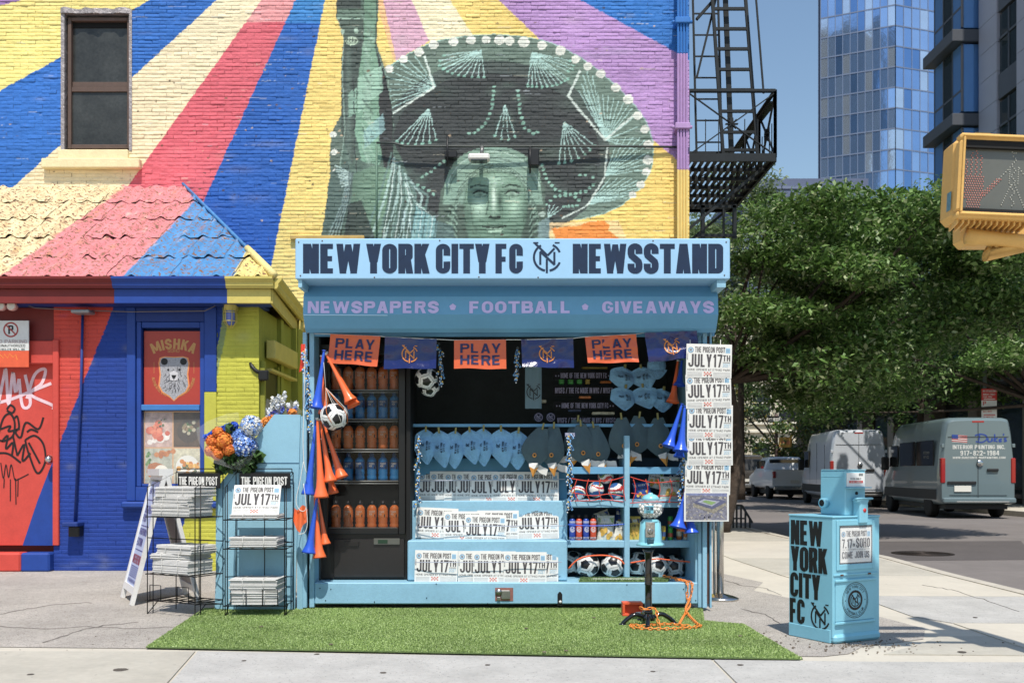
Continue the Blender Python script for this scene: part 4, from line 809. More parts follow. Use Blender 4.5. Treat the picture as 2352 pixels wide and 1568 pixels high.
for pth in ([(4, 1014), (18, 1000), (14, 1030), (30, 1016), (28, 1044)], [(40, 1046), (56, 1020), (52, 1058), (70, 1040)], [(2, 985), (24, 978), (20, 990), (46, 984)], [(16, 940), (24, 930), (34, 938), (28, 948), (16, 942)], [(-4, 1000), (8, 960), (24, 950), (34, 970), (30, 1000), (10, 1012), (-4, 1010)], [(30, 1000), (40, 1046)], [(34, 960), (40, 956), (44, 980), (36, 992), (48, 1004), (60, 970), (88, 985), (100, 958)], [(62, 992), (72, 986), (88, 992)], [(58, 1010), (80, 1000), (100, 1020), (104, 1060), (86, 1086), (66, 1040), (58, 1010)], [(66, 1016), (92, 1064)], [(-4, 1040), (20, 1042), (48, 1062)], [(2, 1062), (8, 1098), (14, 1066), (20, 1096), (26, 1066), (34, 1100), (42, 1100), (66, 1088)], [(24, 1100), (24, 1150)], [(36, 1098), (37, 1158)], [(42, 1098), (41, 1140)], [(10, 1098), (9, 1120)]): onpx(pth, 4.6 if pth[0][1] < 1060 else 2.4, Mgb, .0025)
b = MB(); b.ball(tuple(P(112, 1054, SD-.02)), .045, mat('chrome', (.6, .6, .6), .18, 1.0), 14, 8); b.lathe([(.05, 0), (.05, .02), (.02, .03), (.02, .09)], MATS['chrome'], 14, tuple(P(112, 1054, SD+.07)), 'y'); b.build('door_knob', dr)
b = MB(); D = SD-.02; b.box(PX(63, D), PX(126, D), D, D+.12, PZ(835, D), PZ(782, D), Mred, .01); b.build('sheet_panel', shop, world=True)
b = MB(); b.box(PX(122, D), PX(136, D), D-.02, D+.15, PZ(1252, D), PZ(780, D), Mred, .008); b.box(PX(-60, D), PX(121, D), D+.03, D+.2, PZ(800, D), PZ(706, D), Mdred); b.build('door_frame', shop, world=True)
b = MB(); b.tube([P(190, 715, D-.02), P(186, 900, D-.02), P(172, 1200, D-.02)], .016, Mnav, 8); b.build('wall_conduit', shop, world=True)
# no parking sign
ns = thing('no_parking_sign', 'white no parking sign with an orange lower half on the red wall', 'sign', P(30, 790, D-.05)); D = SD-.09
b = MB(); b.box(PX(-30, D), PX(66, D), D, D+.015, PZ(805, D), PZ(736, D), mat('sign_white', rgb(214, 214, 210), .5, n=(5, .12)), .002); b.box(PX(-30, D), PX(66, D), D, D+.015, PZ(843, D), PZ(805.5, D), mat('sign_orange', rgb(226, 86, 40), .5, n=(8, .15)), .002)
onp(hoop(0, 0, 14, 17.5), mat('sign_red', rgb(170, 60, 56), .5), 25, 757, D, 0, b, .001); onp(text('P', 20, .6, .2, .1, None, 'c'), Mbk, 25, 767, D, 0, b, .0015); onp(ribbon([(-12, 12), (12, -12)], 3), MATS['sign_red'], 25, 757, D, 0, b, .0035)
onp(text('NO PARKING', 8, .62, .15, .12, 72, 'r'), mat('sign_faded', rgb(176, 150, 148), .5), 62, 788, D, 0, b); onp(text('UNAUTHORIZED', 6, .62, .15, .12, 58, 'r'), Mbk, 58, 796.5, D, 0, b); onp(text('VEHICLES WILL BE', 5, .62, .15, .12, 66, 'r'), Mbk, 58, 804.5, D, 0, b)
onp(ribbon([(-10, 8), (-2, 0), (0, 9), (8, 0), (12, 10), (20, 2), (26, 8), (30, -4)], 1.4), mat('scrawl', rgb(240, 150, 40), .5), 10, 822, D, 0, b); b.build('sign_plate', ns, world=True)
# emergency light, bulkhead lamp, flexible lamp
el = thing('emergency_light', 'pair of round emergency lamps under the eave of the red shop corner', 'lamp', P(12, 702, 11.4))
for x in (3, 28):
    b = MB(); p = P(x, 703, 11.35); b.lathe([(.03, .08), (.05, .03), (.055, -.02), (.05, -.03)], mat('lamp_pink', rgb(214, 160, 150), .4), 16, tuple(p), 'y'); b.lathe([(.045, -.031), (.001, -.036)], mat('lamp_lens', rgb(200, 190, 176), .15), 14, tuple(p), 'y', cap=False); b.build('lamp_head', el, world=True)
b = MB(); b.box(PX(-20, 11.5), PX(36, 11.5), 11.45, 11.55, PZ(698, 11.5), PZ(690, 11.5), Mdred); b.tube([P(36, 693, 11.48), P(80, 707, 11.5), P(170, 712, 11.52), P(300, 716, 11.52), P(470, 714, 11.5), P(520, 690, 11.48)], .006, mat('grey_wire', rgb(120, 110, 110), .5), 5); b.build('mount', el, world=True)
Mlens = mat('blue_jar', rgb(90, 110, 190), .15, coat=.5)
bl = thing('bulkhead_lamp', 'yellow caged jar lamp on the lime brick pier', 'lamp', P(529, 722, 11.45)); D = 11.45
b = MB(); p = P(529, 722, D); b.lathe([(.075, .17), (.08, .12), (.07, .10), (.07, .04)], Mol, 16, tuple(p)); b.box(p.x-.06, p.x+.06, D, SD-.01, p.z+.06, p.z+.16, Mol, .01); b.build('lamp_base', bl, world=True)
b = MB(); b.lathe([(.055, .04), (.057, -.08), (.04, -.12), (.001, -.13)], Mlens, 14, tuple(p), cap=False); b.build('glass_jar', bl, world=True)
b = MB()
for k in range(6):
    a = k*pi/3; b.tube([(p.x+.075*cos(a), D+.075*sin(a), p.z+.06), (p.x+.075*cos(a), D+.075*sin(a), p.z-.08), (p.x+.02*cos(a), D+.02*sin(a), p.z-.155)], .005, Mol, 5)
for zz in (.02, -.08): b.tube([(p.x+.076*cos(a), D+.076*sin(a), p.z+zz) for a in np.linspace(0, 2*pi, 16)[:-1]], .005, Mol, 5, closed=True)
b.build('cage', bl, world=True)
fx = thing('gooseneck_lamp', 'black flexible gooseneck lamp beside the lime side door', 'lamp', P(570, 840, 11.7)); b = MB(); b.tube(smooth3([P(574, 822, 11.7), P(577, 838, 11.6), P(588, 851, 11.58), P(602, 857, 11.6)], 6), [.022, .026]*9+[.022], Mblk, 8) ; b.build('neck', fx, world=True)
b = MB(); p = P(606, 860, 11.6); b.box(p.x-.06, p.x+.06, p.y-.04, p.y+.05, p.z-.07, p.z+.05, Mblk, .015); b.build('lamp_head', fx, world=True)
wb_ = thing('wall_camera_lamp', 'small grey floodlight fixed under the eave above the red brick pier', 'lamp', P(183, 716, 11.4)); b = MB(); p = P(183, 716, 11.4); b.box(p.x-.08, p.x+.13, p.y-.06, p.y+.12, p.z-.02, p.z+.02, mat('grey_metal2', rgb(140, 140, 140), .4, .4), .01); b.build('housing', wb_, world=True)
lv = thing('outlet_spout', 'small dark metal flap low on the blue brick wall', 'vent', P(165, 1212, 11.4)); b = MB(); p = P(168, 1208, 11.5); b.box(p.x-.09, p.x+.09, p.y-.1, p.y+.1, p.z, p.z+.05, Mnav, .01); b.box(p.x-.05, p.x+.08, p.y-.02, p.y+.1, p.z-.12, p.z-.001, Mblk, .01); b.build('flap', lv, world=True)
# ---------------------------------------------------------------- newsstand
K = 8.3
SKY_ = rgb(136, 186, 210)
Mk = mat('kiosk_blue', SKY_, .55, n=(4, .11), bump=(70, .5, .003), wear=(34, .70, rgb(84, 120, 142)))
Mk2 = mat('housing_blue', rgb(96, 160, 200), .5, n=(3, .05), bump=(90, .25, .002))
Mk3 = mat('panel_blue', rgb(134, 184, 206), .6, n=(4, .06), bump=(130, .6, .003), wear=(28, .72, rgb(96, 132, 152)))
Mink = mat('navy_letters', rgb(10, 38, 70), .5, n=(20, .15)); Mlil = mat('lilac_letters', rgb(206, 188, 240), .5, n=(9, .08))
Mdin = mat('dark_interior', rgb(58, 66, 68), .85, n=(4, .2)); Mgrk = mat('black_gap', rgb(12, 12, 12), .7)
def onm(b, polys, m, fn, lift=.0012):
    """lay unit-square polygons on a curved patch fn(u, v) -> point, facing -Y"""
    for k, q in enumerate(polys):
        vs = [Vector(fn(x, y))-Vector((0, lift+.00006*(k % 31), 0)) for x, y in q]; b.add(vs, [tuple(range(len(vs)))], m)
ks = thing('newsstand', 'sky blue newsstand kiosk with a lettered sign board and rolled shutter housing', 'newsstand', (PX(1170, K), K+.9, 0))
def kb(x0, x1, y0, y1, d0, d1, m, bev=.004, D=K, b=None):
    b = b or MB(); b.box(PX(x0, D), PX(x1, D), D+d0, D+d1, PZ(y1, D), PZ(y0, D), m, bev); return b
ztop = PZ(600, K); XL, XR = PX(708, K), PX(1612, K)
b = kb(722, 1603, 1337.5, 1386.5, 0, .1, Mk, .008); b.build('base_board', ks, world=True)
b = MB(); b.box(XL+.02, XR-.02, K+.101, K+1.85, PZ(1362, K), PZ(1338, K), Mk3); b.build('deck', ks, world=True)
b = MB(); b.box(XL, XL+.05, K+.02, K+1.9, .05, ztop, Mk); b.build('side_wall', ks, world=True); b = MB(); b.box(XR-.05, XR, K+.02, K+1.9, .05, ztop, Mk); b.build('side_wall', ks, world=True)
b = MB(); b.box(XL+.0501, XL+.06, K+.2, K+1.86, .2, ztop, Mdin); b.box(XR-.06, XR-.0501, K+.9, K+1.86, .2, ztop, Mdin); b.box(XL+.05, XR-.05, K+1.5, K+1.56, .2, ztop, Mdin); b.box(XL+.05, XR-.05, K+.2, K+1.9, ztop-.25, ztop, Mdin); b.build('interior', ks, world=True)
b = MB(); b.box(XL-.03, XR+.03, K+.15, K+1.95, ztop, ztop+.06, Mk); b.build('roof', ks, world=True)
for x0, x1, d0, m_ in ((697, 706, -.03, Mk), (707, 711, .01, Mgrk), (711, 722, -.01, Mk), (1603, 1611, -.01, Mk), (1612, 1622, -.04, Mk), (1622, 1628, -.01, mat('rust_post', rgb(100, 66, 50), .7, n=(20, .3))), (1628, 1632, -.05, Mk)):
    b = kb(x0, x1, 764, 1394 if m_ is Mk else 1386, d0, d0+.06, m_, .003); b.build('post', ks, world=True)
b = MB(); 
for x, z in ((735, 1350), (748, 1378), (760, 1352), (980, 1372), (1002, 1340), (1120, 1385), (1290, 1370), (1440, 1342), (1570, 1352), (1598, 1378), (860, 1381)): b.ball((PX(x, K), K-.002, PZ(z, K)), .005, Mgrk, 6, 4)
b.build('screw', ks, world=True, kind='stuff')
b = MB(); x, z = PX(1158, K), PZ(1364, K); b.box(x-.075, x+.075, K-.004, K+.01, z-.055, z+.055, mat('red_recess', rgb(150, 96, 84), .6, n=(20, .3)), .0); b.box(x-.025, x+.05, K-.018, K-.005, z-.04, z+.035, mat('steel', rgb(170, 170, 165), .3, .9, n=(20, .2)), .006); b.lathe([(.028, 0), (.028, -.012)], MATS['steel'], 12, (x-.045, K-.006, z+.02), 'y'); b.box(x-.06, x-.03, K-.02, K-.006, z-.05, z-.02, MATS['steel'], .004); b.build('latch', ks, world=True)
b = MB(); x = PX(1286, K); b.prism([(x-.02+.04*i/8, PZ(1364, K)+.022*sin(pi*i/8)) for i in range(9)]+[(x+.02, PZ(1390, K)), (x-.02, PZ(1390, K))], K-.004, K+.002, Mgrk); b.lathe([(.012, 0), (.012, -.01)], Mwht, 10, (x+.003, K-.006, PZ(1381, K)), 'y'); b.build('lock_slot', ks, world=True)
b = MB(); b.box(PX(1590, K), PX(1603, K), K-.012, K-.002, PZ(1204, K), PZ(1180, K), Mk, .004); b.build('strike_plate', ks, world=True)
for x in (820, 1230, 1560):
    b = MB(); b.lathe([(.08, -.04), (.08, .04)], Mblk, 14, (PX(x, K+.4), K+.5, .081), 'x'); b.build('castor', ks, world=True)
# sign board
SG = K-.42; b = MB(); x0, x1, z0, z1 = PX(678, SG), PX(1677, SG), PZ(641, SG), PZ(547.5, SG)
b.box(x0, x1, SG, SG+.5, z0, z1, mat('sign_blue', rgb(146, 192, 226), .5, n=(4, .04), bump=(60, .2, .002), wear=(80, .76, rgb(70, 90, 110))), .008); b.box(x0+.02, x0+.05, SG+.02, SG+.48, z0-.06, z0-.001, Mk); b.box(x1-.1, x1-.03, SG+.02, SG+.48, z0-.06, z0-.001, Mk); b.build('sign_board', ks, world=True)
b = MB()
for x, y in ((686, 556), (740, 553), (690, 633), (1010, 552), (1236, 637), (1500, 553), (1668, 556), (1664, 632), (1100, 636), (860, 637)): b.ball(tuple(P(x, y, SG-.001)), .006, mat('screw_rust', rgb(96, 70, 60), .6), 6, 4)
b.build('sign_screw', ks, world=True, kind='stuff')
def sgn(polys, m, px, py, D=SG, par=None, nm='lettering', lift=.0015):
    b = MB(); b.flat([[(x*D/F, y*D/F) for x, y in q] for q in polys], m, (PX(px, D), D, PZ(py, D)), (1, 0, 0), (0, 0, 1), lift); return b.build(nm, par or ks, world=True)
for s_, a, e in (('NEW', 696, 827.5), ('YORK', 841, 986), ('CITY', 1001, 1124.5), ('FC', 1138, 1201), ('NEWSSTAND', 1315.5, 1661)):
    t_ = text(s_, 68, .44, .205, .035, e-a)
    for x in (): pass
    sgn(t_, Mink, a, 628)
sgn(monogram(0, 0, 33, .15), Mink, 1257, 591, nm='emblem')
# housing of the rolled shutter
HB = MB(); hp = [(K-.02, PZ(655, K-.02)), (K-.12, PZ(657, K-.12)), (K-.20, PZ(681, K-.2)), (K-.215, PZ(722, K-.215)), (K-.14, PZ(754, K-.14)), (K-.10, PZ(764, K-.1)), (K+.12, PZ(763, K+.12)), (K+.12, PZ(655, K-.02))]
x0, x1 = PX(697, K-.2), PX(1649, K-.2); n = len(hp)
HB.add([(x, y, z) for x in (x0, x1) for y, z in hp], [(i, i+1, i+1+n, i+n) for i in range(n-1)]+[tuple(range(n))[::-1], tuple(range(n, 2*n))], Mk2)
HB.box(x0+.02, x1-.04, K-.12, K+.12, PZ(641, K-.3)-.07, PZ(655, K)-.001, Mgrk)
HB.build('shutter_housing', ks, world=True)
b = MB(); b.beam((x0+.005, K-.2155, PZ(723, K-.215)), (PX(890, K-.215), K-.2155, PZ(724, K-.215)), .004, .007, mat('bright_edge', rgb(170, 210, 235), .4)); b.build('housing_trim', ks, world=True)
u_ = Vector((0, hp[3][0]-hp[2][0], hp[3][1]-hp[2][1])).normalized(); hD = K-.21
for s_, a, e in (('NEWSPAPERS', 707, 1008), ('FOOTBALL', 1078, 1312), ('GIVEAWAYS', 1383, 1640)):
    b = MB(); b.flat([[(x*hD/F, y*hD/F) for x, y in q] for q in text(s_, 28, .8, .25, .13, e-a)], Mlil, (PX(a, hD), hp[3][0], hp[3][1]+.01), (1, 0, 0), tuple(-u_), .002); b.build('lettering', ks, world=True)
b = MB()
for x in (1040, 1344): b = MB(); b.flat([[(PX(x, hD)+.029*sin(radians(72*i)), .061+.029*cos(radians(72*i))) for i in range(5)]], Mlil, (0, hp[3][0], hp[3][1]), (1, 0, 0), tuple(-u_), .002); b.build('lettering', ks, world=True)
b = kb(722, 1600, 764.2, 772, .0, .05, Mk2, .002); b.box(PX(1600, K), PX(1640, K), K-.02, K+.02, PZ(772, K), PZ(764.5, K), Mk2); b.build('head_rail', ks, world=True)
# stepped display
D1, D2, D3 = K+.52, K+.36, K+.12
b = MB(); b.box(PX(943, D2), PX(1303, D2), D2, D1+.1, .235, PZ(1150, D2), Mk, .006); b.build('display_step', ks, world=True)
b = MB(); b.box(PX(936, D3), PX(1303, D3), D3, D2-.002, .24, PZ(1241, D3), Mk, .008); b.build('display_step', ks, world=True)
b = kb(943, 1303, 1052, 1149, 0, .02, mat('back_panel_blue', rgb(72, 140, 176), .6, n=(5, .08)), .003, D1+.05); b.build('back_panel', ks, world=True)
# right-hand cubbies
DC = K+.30
b = MB()
kb(1303, 1600, 1147, 1165, 0, .45, Mk, .004, DC, b); kb(1303, 1600, 1241, 1257, 0, .45, Mk, .004, DC, b); b.build('shelf', ks, world=True)
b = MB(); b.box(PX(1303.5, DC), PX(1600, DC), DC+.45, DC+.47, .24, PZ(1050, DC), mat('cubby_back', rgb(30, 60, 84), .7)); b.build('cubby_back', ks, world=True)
b = MB(); b.box(PX(1434, DC), PX(1446, DC), DC-.012, DC+.4495, .24, PZ(1000, DC), Mk, .003); b.build('divider', ks, world=True)
b = MB(); b.box(PX(1592, DC), PX(1601, DC), DC-.01, DC+.449, .24, PZ(1000, DC), Mk, .003); b.build('divider', ks, world=True)
b = kb(943, 1603, 973, 980, 0, .02, Mk2, .002, K+.43); b.build('hanging_rail', ks, world=True)
b = kb(1303, 1600, 1072, 1088, .0, .02, Mk2, .002, DC+.05); b.build('shelf_lip', ks, world=True)

# ---------------------------------------------------------------- fridge and drinks
DF = K+.2
fr = thing('drinks_fridge', 'black glass fronted drinks fridge with rows of orange and blue bottles', 'fridge', (PX(830, DF), DF+.3, .24))
Mfb = mat('fridge_black', rgb(22, 22, 23), .35, n=(6, .1)); Mfr = mat('fridge_inside', rgb(70, 66, 62), .5)
b = MB(); x0, x1 = PX(728, DF), PX(934, DF); zb, zt = .24, PZ(790, DF)
b.box(x0, x1, DF+.04, DF+.6, zb, PZ(1222, DF), Mfb, .006); b.box(x0, x0+.05, DF+.04, DF+.6, PZ(1221.8, DF), zt, Mfb); b.box(x1-.05, x1, DF+.04, DF+.6, PZ(1221.8, DF), zt, Mfb); b.box(x0+.05, x1-.05, DF+.55, DF+.6, PZ(1221.8, DF), zt, Mfr); b.box(x0+.05, x1-.05, DF+.04, DF+.55, zt-.15, zt, Mfb); b.build('cabinet', fr, world=True)
b = MB(); b.box(PX(934.5, DF), PX(943, DF), DF-.02, DF+.5, .24, zt, Mgrk); b.box(PX(766, DF), PX(928, DF), DF+.02, DF+.039, .26, PZ(1238, DF), mat('kick_panel', rgb(40, 37, 37), .3, n=(3, .15)), .003); b.build('kick_panel', fr, world=True)
b = MB(); z0, z1 = PZ(1226, DF), PZ(800, DF)
for q in ((x0+.03, x0+.09, z0, z1), (x1-.07, x1-.01, z0, z1), (x0+.0901, x1-.0701, z0, z0+.05), (x0+.0901, x1-.0701, z1-.05, z1)): b.box(q[0], q[1], DF-.005, DF+.035, q[2], q[3], Mfb, .005)
b.box(x0+.1, x1-.08, DF-.006, DF-.002, z0+.052, z0+.058, mat('trim_grey', rgb(110, 110, 108), .3, .6)); b.build('door_frame', fr, world=True)
b = MB(); b.box(x0+.0902, x1-.0702, DF+.012, DF+.016, z0+.0501, z1-.0501, mat('fridge_glass', (.02, .022, .022), .04, alpha=.20, spec=.6)); b.build('glass', fr, world=True)
b = MB(); b.box(PX(858, DF), PX(918, DF), DF+.005, DF+.018, PZ(1250, DF), PZ(1236, DF), mat('control_panel', rgb(92, 92, 84), .4), .002); b.box(PX(868, DF), PX(890, DF), DF+.002, DF+.005, PZ(1247, DF), PZ(1239, DF), mat('green_led', rgb(30, 60, 40), .4)); b.build('control_panel', fr, world=True)
b = MB(); b.box(PX(790, DF), PX(802+22, DF), DF+.005, DF+.018, PZ(1254, DF), PZ(1243, DF), mat('grille', rgb(30, 28, 28), .3), .002); b.build('grille', fr, world=True)
rows = ((896, 'o'), (962, 'b'), (1031, 'o'), (1103, 'b'), (1213, 'o')); DB = DF+.14
Mwire = mat('white_wire', rgb(190, 190, 186), .4, .3)
for y_, c in rows:
    b = MB(); z = PZ(y_, DB)-.004
    b.box(x0+.06, x1-.06, DF+.06, DF+.5, z-.008, z-.001, Mfr)
    for dz in (0, -.022): b.tube([(x0+.07, DF+.055, z+dz), (x1-.07, DF+.055, z+dz)], .0045, Mwire, 5)
    b.build('wire_shelf', fr, world=True)
Mdo = mat('drink_orange', rgb(240, 122, 34), .12, spec=.6, coat=.5); Mdb = mat('drink_blue', rgb(30, 140, 206), .12, spec=.6, coat=.5); Mlo = mat('label_orange', rgb(246, 134, 44), .35); Mlb = mat('label_blue', rgb(30, 90, 150), .35); Mlk = mat('label_dark', rgb(40, 36, 40), .35); Mlw = mat('label_white', rgb(226, 214, 196), .4)
def bottle(c, label):
    r = thing('sports_drink_bottle', label, 'bottle', (0, 0, 0)); m, l = (Mdo, Mlo) if c == 'o' else (Mdb, Mlb)
    b = MB(); b.lathe([(.036, 0), (.042, .006), (.043, .03), (.037, .05), (.043, .065), (.040, .082), (.042, .095), (.042, .165), (.04, .178), (.028, .196), (.018, .204)], m, 14); b.build('bottle_body', r)
    b = MB(); b.lathe([(.0432, .1), (.0432, .163)], l, 14, cap=False)
    for s_, z, w in (('POWER', .138, .05), ('ADE', .118, .03)):
        pl = text(s_, .016, .7, .17, .12, w)
        for q in pl: b.add([(.0447*sin((x-.026)/.0447), -.0447*cos((x-.026)/.0447), z+y) for x, y in q], [tuple(range(len(q)))], Mlw)
    b.add([(.0444*sin(a), -.0444*cos(a), z) for a, z in ((.0, .1), (.7, .1), (.7, .13))], [(0, 1, 2)], Mlk); b.build('label', r)
    b = MB(); b.lathe([(.018, .2041), (.02, .206), (.02, .226), (.015, .23), (.012, .245)], Mlk if c == 'o' else Mlb, 12); b.build('cap', r)
    return r
rn = ('top', 'second', 'third', 'fourth', 'lowest'); cols_n = {'o': 'orange', 'b': 'blue'}; pos_n = ('leftmost', 'second from left', 'third from left', 'third from right', 'second from right', 'rightmost')
proto = {}
for ri, (y_, c) in enumerate(rows):
    for k, px in enumerate((772, 800, 827, 854, 880, 906)):
        lab = '%s sports drink bottle, %s on the %s shelf of the fridge' % (cols_n[c], pos_n[k], rn[ri]); gr = 'sports drink bottles in the fridge'; lc = (PX(px, DB), DB+random.uniform(-.01, .01), PZ(y_, DB))
        if c not in proto: r = proto[c] = bottle(c, lab); r['group'] = gr; r.location = lc
        else: dup(proto[c], lc, random.uniform(-.25, .2), lab, gr)

# ---------------------------------------------------------------- newspapers
Mpap = mat('newsprint', rgb(222, 220, 214), .85, n=(30, .04), bump=(22, .25, .004)); Mpk = mat('news_ink', rgb(80, 76, 78), .8, n=(40, .12)); Mpl = mat('news_grey', rgb(168, 166, 166), .8); Mpb = mat('news_blue', rgb(150, 190, 214), .8); Mpn = mat('news_navy', rgb(60, 78, 112), .8); Mprd = mat('news_red', rgb(216, 120, 104), .8)
PW, PH = .372, .275
def page(b, W=PW, H=PH, soho=False, bow=.006, dy=0.0, v0=0, top=True):
    fn = lambda u, v: (u*W, dy-bow*sin(pi*u)-bow*.6*sin(pi*v), v*H)
    if v0 == 0: b.grid(fn, 8, 5, Mpap)
    S = lambda pl: [[(x/W, y/H) for x, y in q] for q in pl]
    def tx(s, x, y, h, width, w=.45, t=.16, m=Mpk, g=.07): onm(b, S([[(p[0]+x*W, p[1]+y*H) for p in q] for q in text(s, h*H, w, t, g, width*W)]), m, fn)
    def rc(x0, y0, x1, y1, m): onm(b, [[(x0, y0), (x1, y0), (x1, y1), (x0, y1)]], m, fn)
    cx, cy, rr = .095*W, .82*H, .055*W
    onm(b, S(hoop(cx, cy, rr*.62, rr, 16)), Mpb, fn); onm(b, S(hoop(cx, cy, rr, rr*1.12, 16)), Mpn, fn); onm(b, S(monogram(cx, cy, rr*.5, .2)), Mpn, fn, .0016)
    tx('THE PIGEON POST', .185, .75, .165, .66, .44, .15); rc(.86, .74, .96, .89, Mpb)
    for k in range(3): rc(.87, .77+.035*k, .95, .78+.035*k, Mpn)
    if soho:
        tx('7.17', .05, .42, .26, .32, .45, .17); tx('IN', .39, .46, .09, .07); tx('SOHO', .49, .42, .28, .46, .45, .17); tx('THE STORY STARTS AT THE NEWSSTAND', .06, .36, .03, .88, .6, .12); tx('COME JOIN US', .05, .12, .2, .88, .45, .15)
        return fn
    tx('JULY', .045, .32, .38, .51, .46, .165); tx('17', .575, .32, .38, .215, .46, .165); tx('TH', .8, .50, .18, .165, .5, .17); rc(.8, .455, .965, .47, Mpk); tx('2027', .8, .33, .1, .16, .5, .12, Mpb)
    tx('HOME OPENER AT ETIHAD PARK', .03, .21, .058, .94, .75, .13, g=.14)
    for i in range(5):
        for j in range(3):
            if (i+j) % 2 == 0: rc(.39+.033*i, .055+.04*j, .423+.033*i, .095+.04*j, Mprd)
    for k in range(4):
        y = .035+.038*k; rc(.03, y, .35, y+.01, Mpl); rc(.6, y, .97, y+.01, Mpl)
    pl = text('NYCFC', .028*W, .7, .14, .12, .19*H); onm(b, [[((-y+.038*W)/W, (x+.53*H)/H) for x, y in q] for q in pl], Mpk, fn)
    return fn
pg = MB(); page(pg); pg.box(.003, PW-.003, .001, .008, .003, PH-.004, Mpap, .002)
news0 = pg.build('newspaper'); NP = []
news0.location = (0, 0, 0)
def paper(px, pt, D, tilt, lab, grp, rx=0., sc=1.0, first=[True]):
    if first[0]: o = news0; first[0] = False
    else: o = news0.copy(); COL.objects.link(o)
    tag(o, lab, 'newspaper', grp); o.rotation_euler = (rx, -radians(tilt), 0)
    H = PH*sc; o.scale = (sc, sc, sc); o.location = (PX(px, D)+H*sin(radians(tilt)), D, PZ(pt, D)-H*cos(radians(tilt))*cos(rx)); return o
row_l = ('leftmost', 'second from left', 'third from left', 'third from right', 'second from right', 'rightmost')
for k, (x, y, t_) in enumerate(((960, 1082, 0), (987, 1082, 0), (1020, 1083, 0), (1046, 1083, .5), (1079, 1084, 0), (1129, 1083, 0), (1187, 1083, -.4))):
    paper(x, y, D1+.03-.011*k, t_, 'newspaper in the shade on the top step, number %s from the left' % ('one', 'two', 'three', 'four', 'five', 'six', 'seven')[k], 'newspapers on the top display step', -.10)
for k, (x, y, t_) in enumerate(((1187, 1168, 1.5), (1096, 1172, 0), (957, 1164, -2.5), (1019, 1174, 0), (1067, 1181, -1))):
    paper(x, y, D2-.02-.012*k, t_, 'newspaper strung on the middle display step, %s' % ('rightmost', 'tucked behind its right neighbours', 'leftmost and slightly tilted', 'second from the left', 'frontmost in the centre')[k], 'newspapers on the middle display step', -.12, .97)
for k, (x, y, t_) in enumerate(((1184, 1267, 0), (1052, 1265, 0), (953, 1263, -1), (1086, 1266, 0), (1157, 1267, -.5))):
    paper(x, y, D3-.02-.012*k, t_, 'newspaper on the lowest display step, %s' % ('rightmost and mostly covered', 'second from left and mostly covered', 'leftmost with its whole front page showing', 'third from left', 'frontmost at the right end')[k], 'newspapers on the lowest display step', -.1, .97)
Dp = K-.16
for k, (x, y, t_) in enumerate(((1574, 1057, -1.2), (1578, 992, .6), (1579, 929, -.8), (1574, 861, 1.4), (1577, 789, -1.4))):
    paper(x, y, Dp+.004*(4-k), t_, 'newspaper in the right column, %s' % ('fifth from the top, directly above the stadium picture', 'fourth from the top', 'third from the top', 'second from the top', 'topmost, partly behind the last blue flag')[k], 'newspapers pinned down the right post', 0, 1.0)
b = MB()
ST_ = lambda lab: tag(b.build('string'), lab, 'string')
for x, s_ in ((1585, 'left'), (1655, 'right')): b = MB(); b.tube([P(x, 780, Dp+.012), P(x, 1195, Dp+.02)], .003, Mwht, 5); ST_('%s of two white cords carrying the right column of newspapers' % s_)
for x0, y0, x1, y1, D, s_ in ((955, 1104, 1297, 1100, D1-.08, 'top'), (958, 1208, 1299, 1207, D2-.11, 'middle'), (952, 1291, 1290, 1290, D3-.10, 'lowest')): b = MB(); b.tube([P(x0, y0, D+.03)]+[P(x0+(x1-x0)*i/8, y0+(y1-y0)*i/8+random.uniform(-.6, .6), D) for i in range(1, 8)]+[P(x1, y1, D+.03)], .0035, mat('string', rgb(176, 180, 196), .8), 5); ST_('thin pale string stretched across the newspapers on the %s display step' % s_)
# stadium picture under the column
st = thing('stadium_picture', 'printed aerial picture of a football stadium, lowest in the right paper column', 'picture', P(1625, 1163, Dp)); b = MB()
x0, x1, z0, z1 = PX(1571, Dp), PX(1674, Dp), PZ(1197, Dp), PZ(1130, Dp); b.box(x0, x1, Dp-.002, Dp+.003, z0, z1, Mpap, .001); b.build('sheet', st, world=True)
b = MB(); W_, H_ = x1-x0, z1-z0
def sp(polys, m, lf): b.flat([[(x0+x*W_, z0+y*H_) for x, y in q] for q in polys], m, (0, Dp-.002, 0), (1, 0, 0), (0, 0, 1), lf)
sp([[(.04, .05), (.96, .05), (.96, .97), (.04, .97)]], mat('aerial_ground', rgb(128, 126, 140), .7, n=(38, .5), wear=(50, .56, rgb(176, 168, 150))), .001)
sp([[(.04, .9), (.96, .86), (.96, .97), (.04, .97)]], mat('aerial_haze', rgb(128, 134, 172), .7, n=(50, .4)), .0015)
sp([[(.2, .62), (.62, .42), (.66, .28), (.22, .5)], [(.66, .28), (.62, .42), (.93, .66), (.93, .56)]], mat('stadium_wall', rgb(150, 142, 126), .7, n=(60, .5)), .002)
sp([[(.2, .66), (.42, .82), (.90, .72), (.93, .66), (.63, .42)]], mat('stadium_roof', rgb(96, 98, 128), .7, n=(60, .25)), .003); sp([[(.3, .67), (.44, .77), (.8, .69), (.62, .52)]], mat('stadium_seats', rgb(168, 168, 184), .7, n=(80, .3)), .004); sp([[(.40, .68), (.47, .73), (.72, .66), (.61, .57)]], mat('pitch', rgb(130, 160, 96), .7, n=(40, .2)), .005)
for k in range(26):
    x, y = random.uniform(.06, .9), random.uniform(.08, .92)
    if not (.18 < x < .95 and .3 < y < .8): sp([[(x, y), (x+.05, y+.01), (x+.05, y+.03), (x, y+.02)]], random.choice([MATS['stadium_wall'], MATS['stadium_roof'], MATS['stadium_seats']]), .0025)
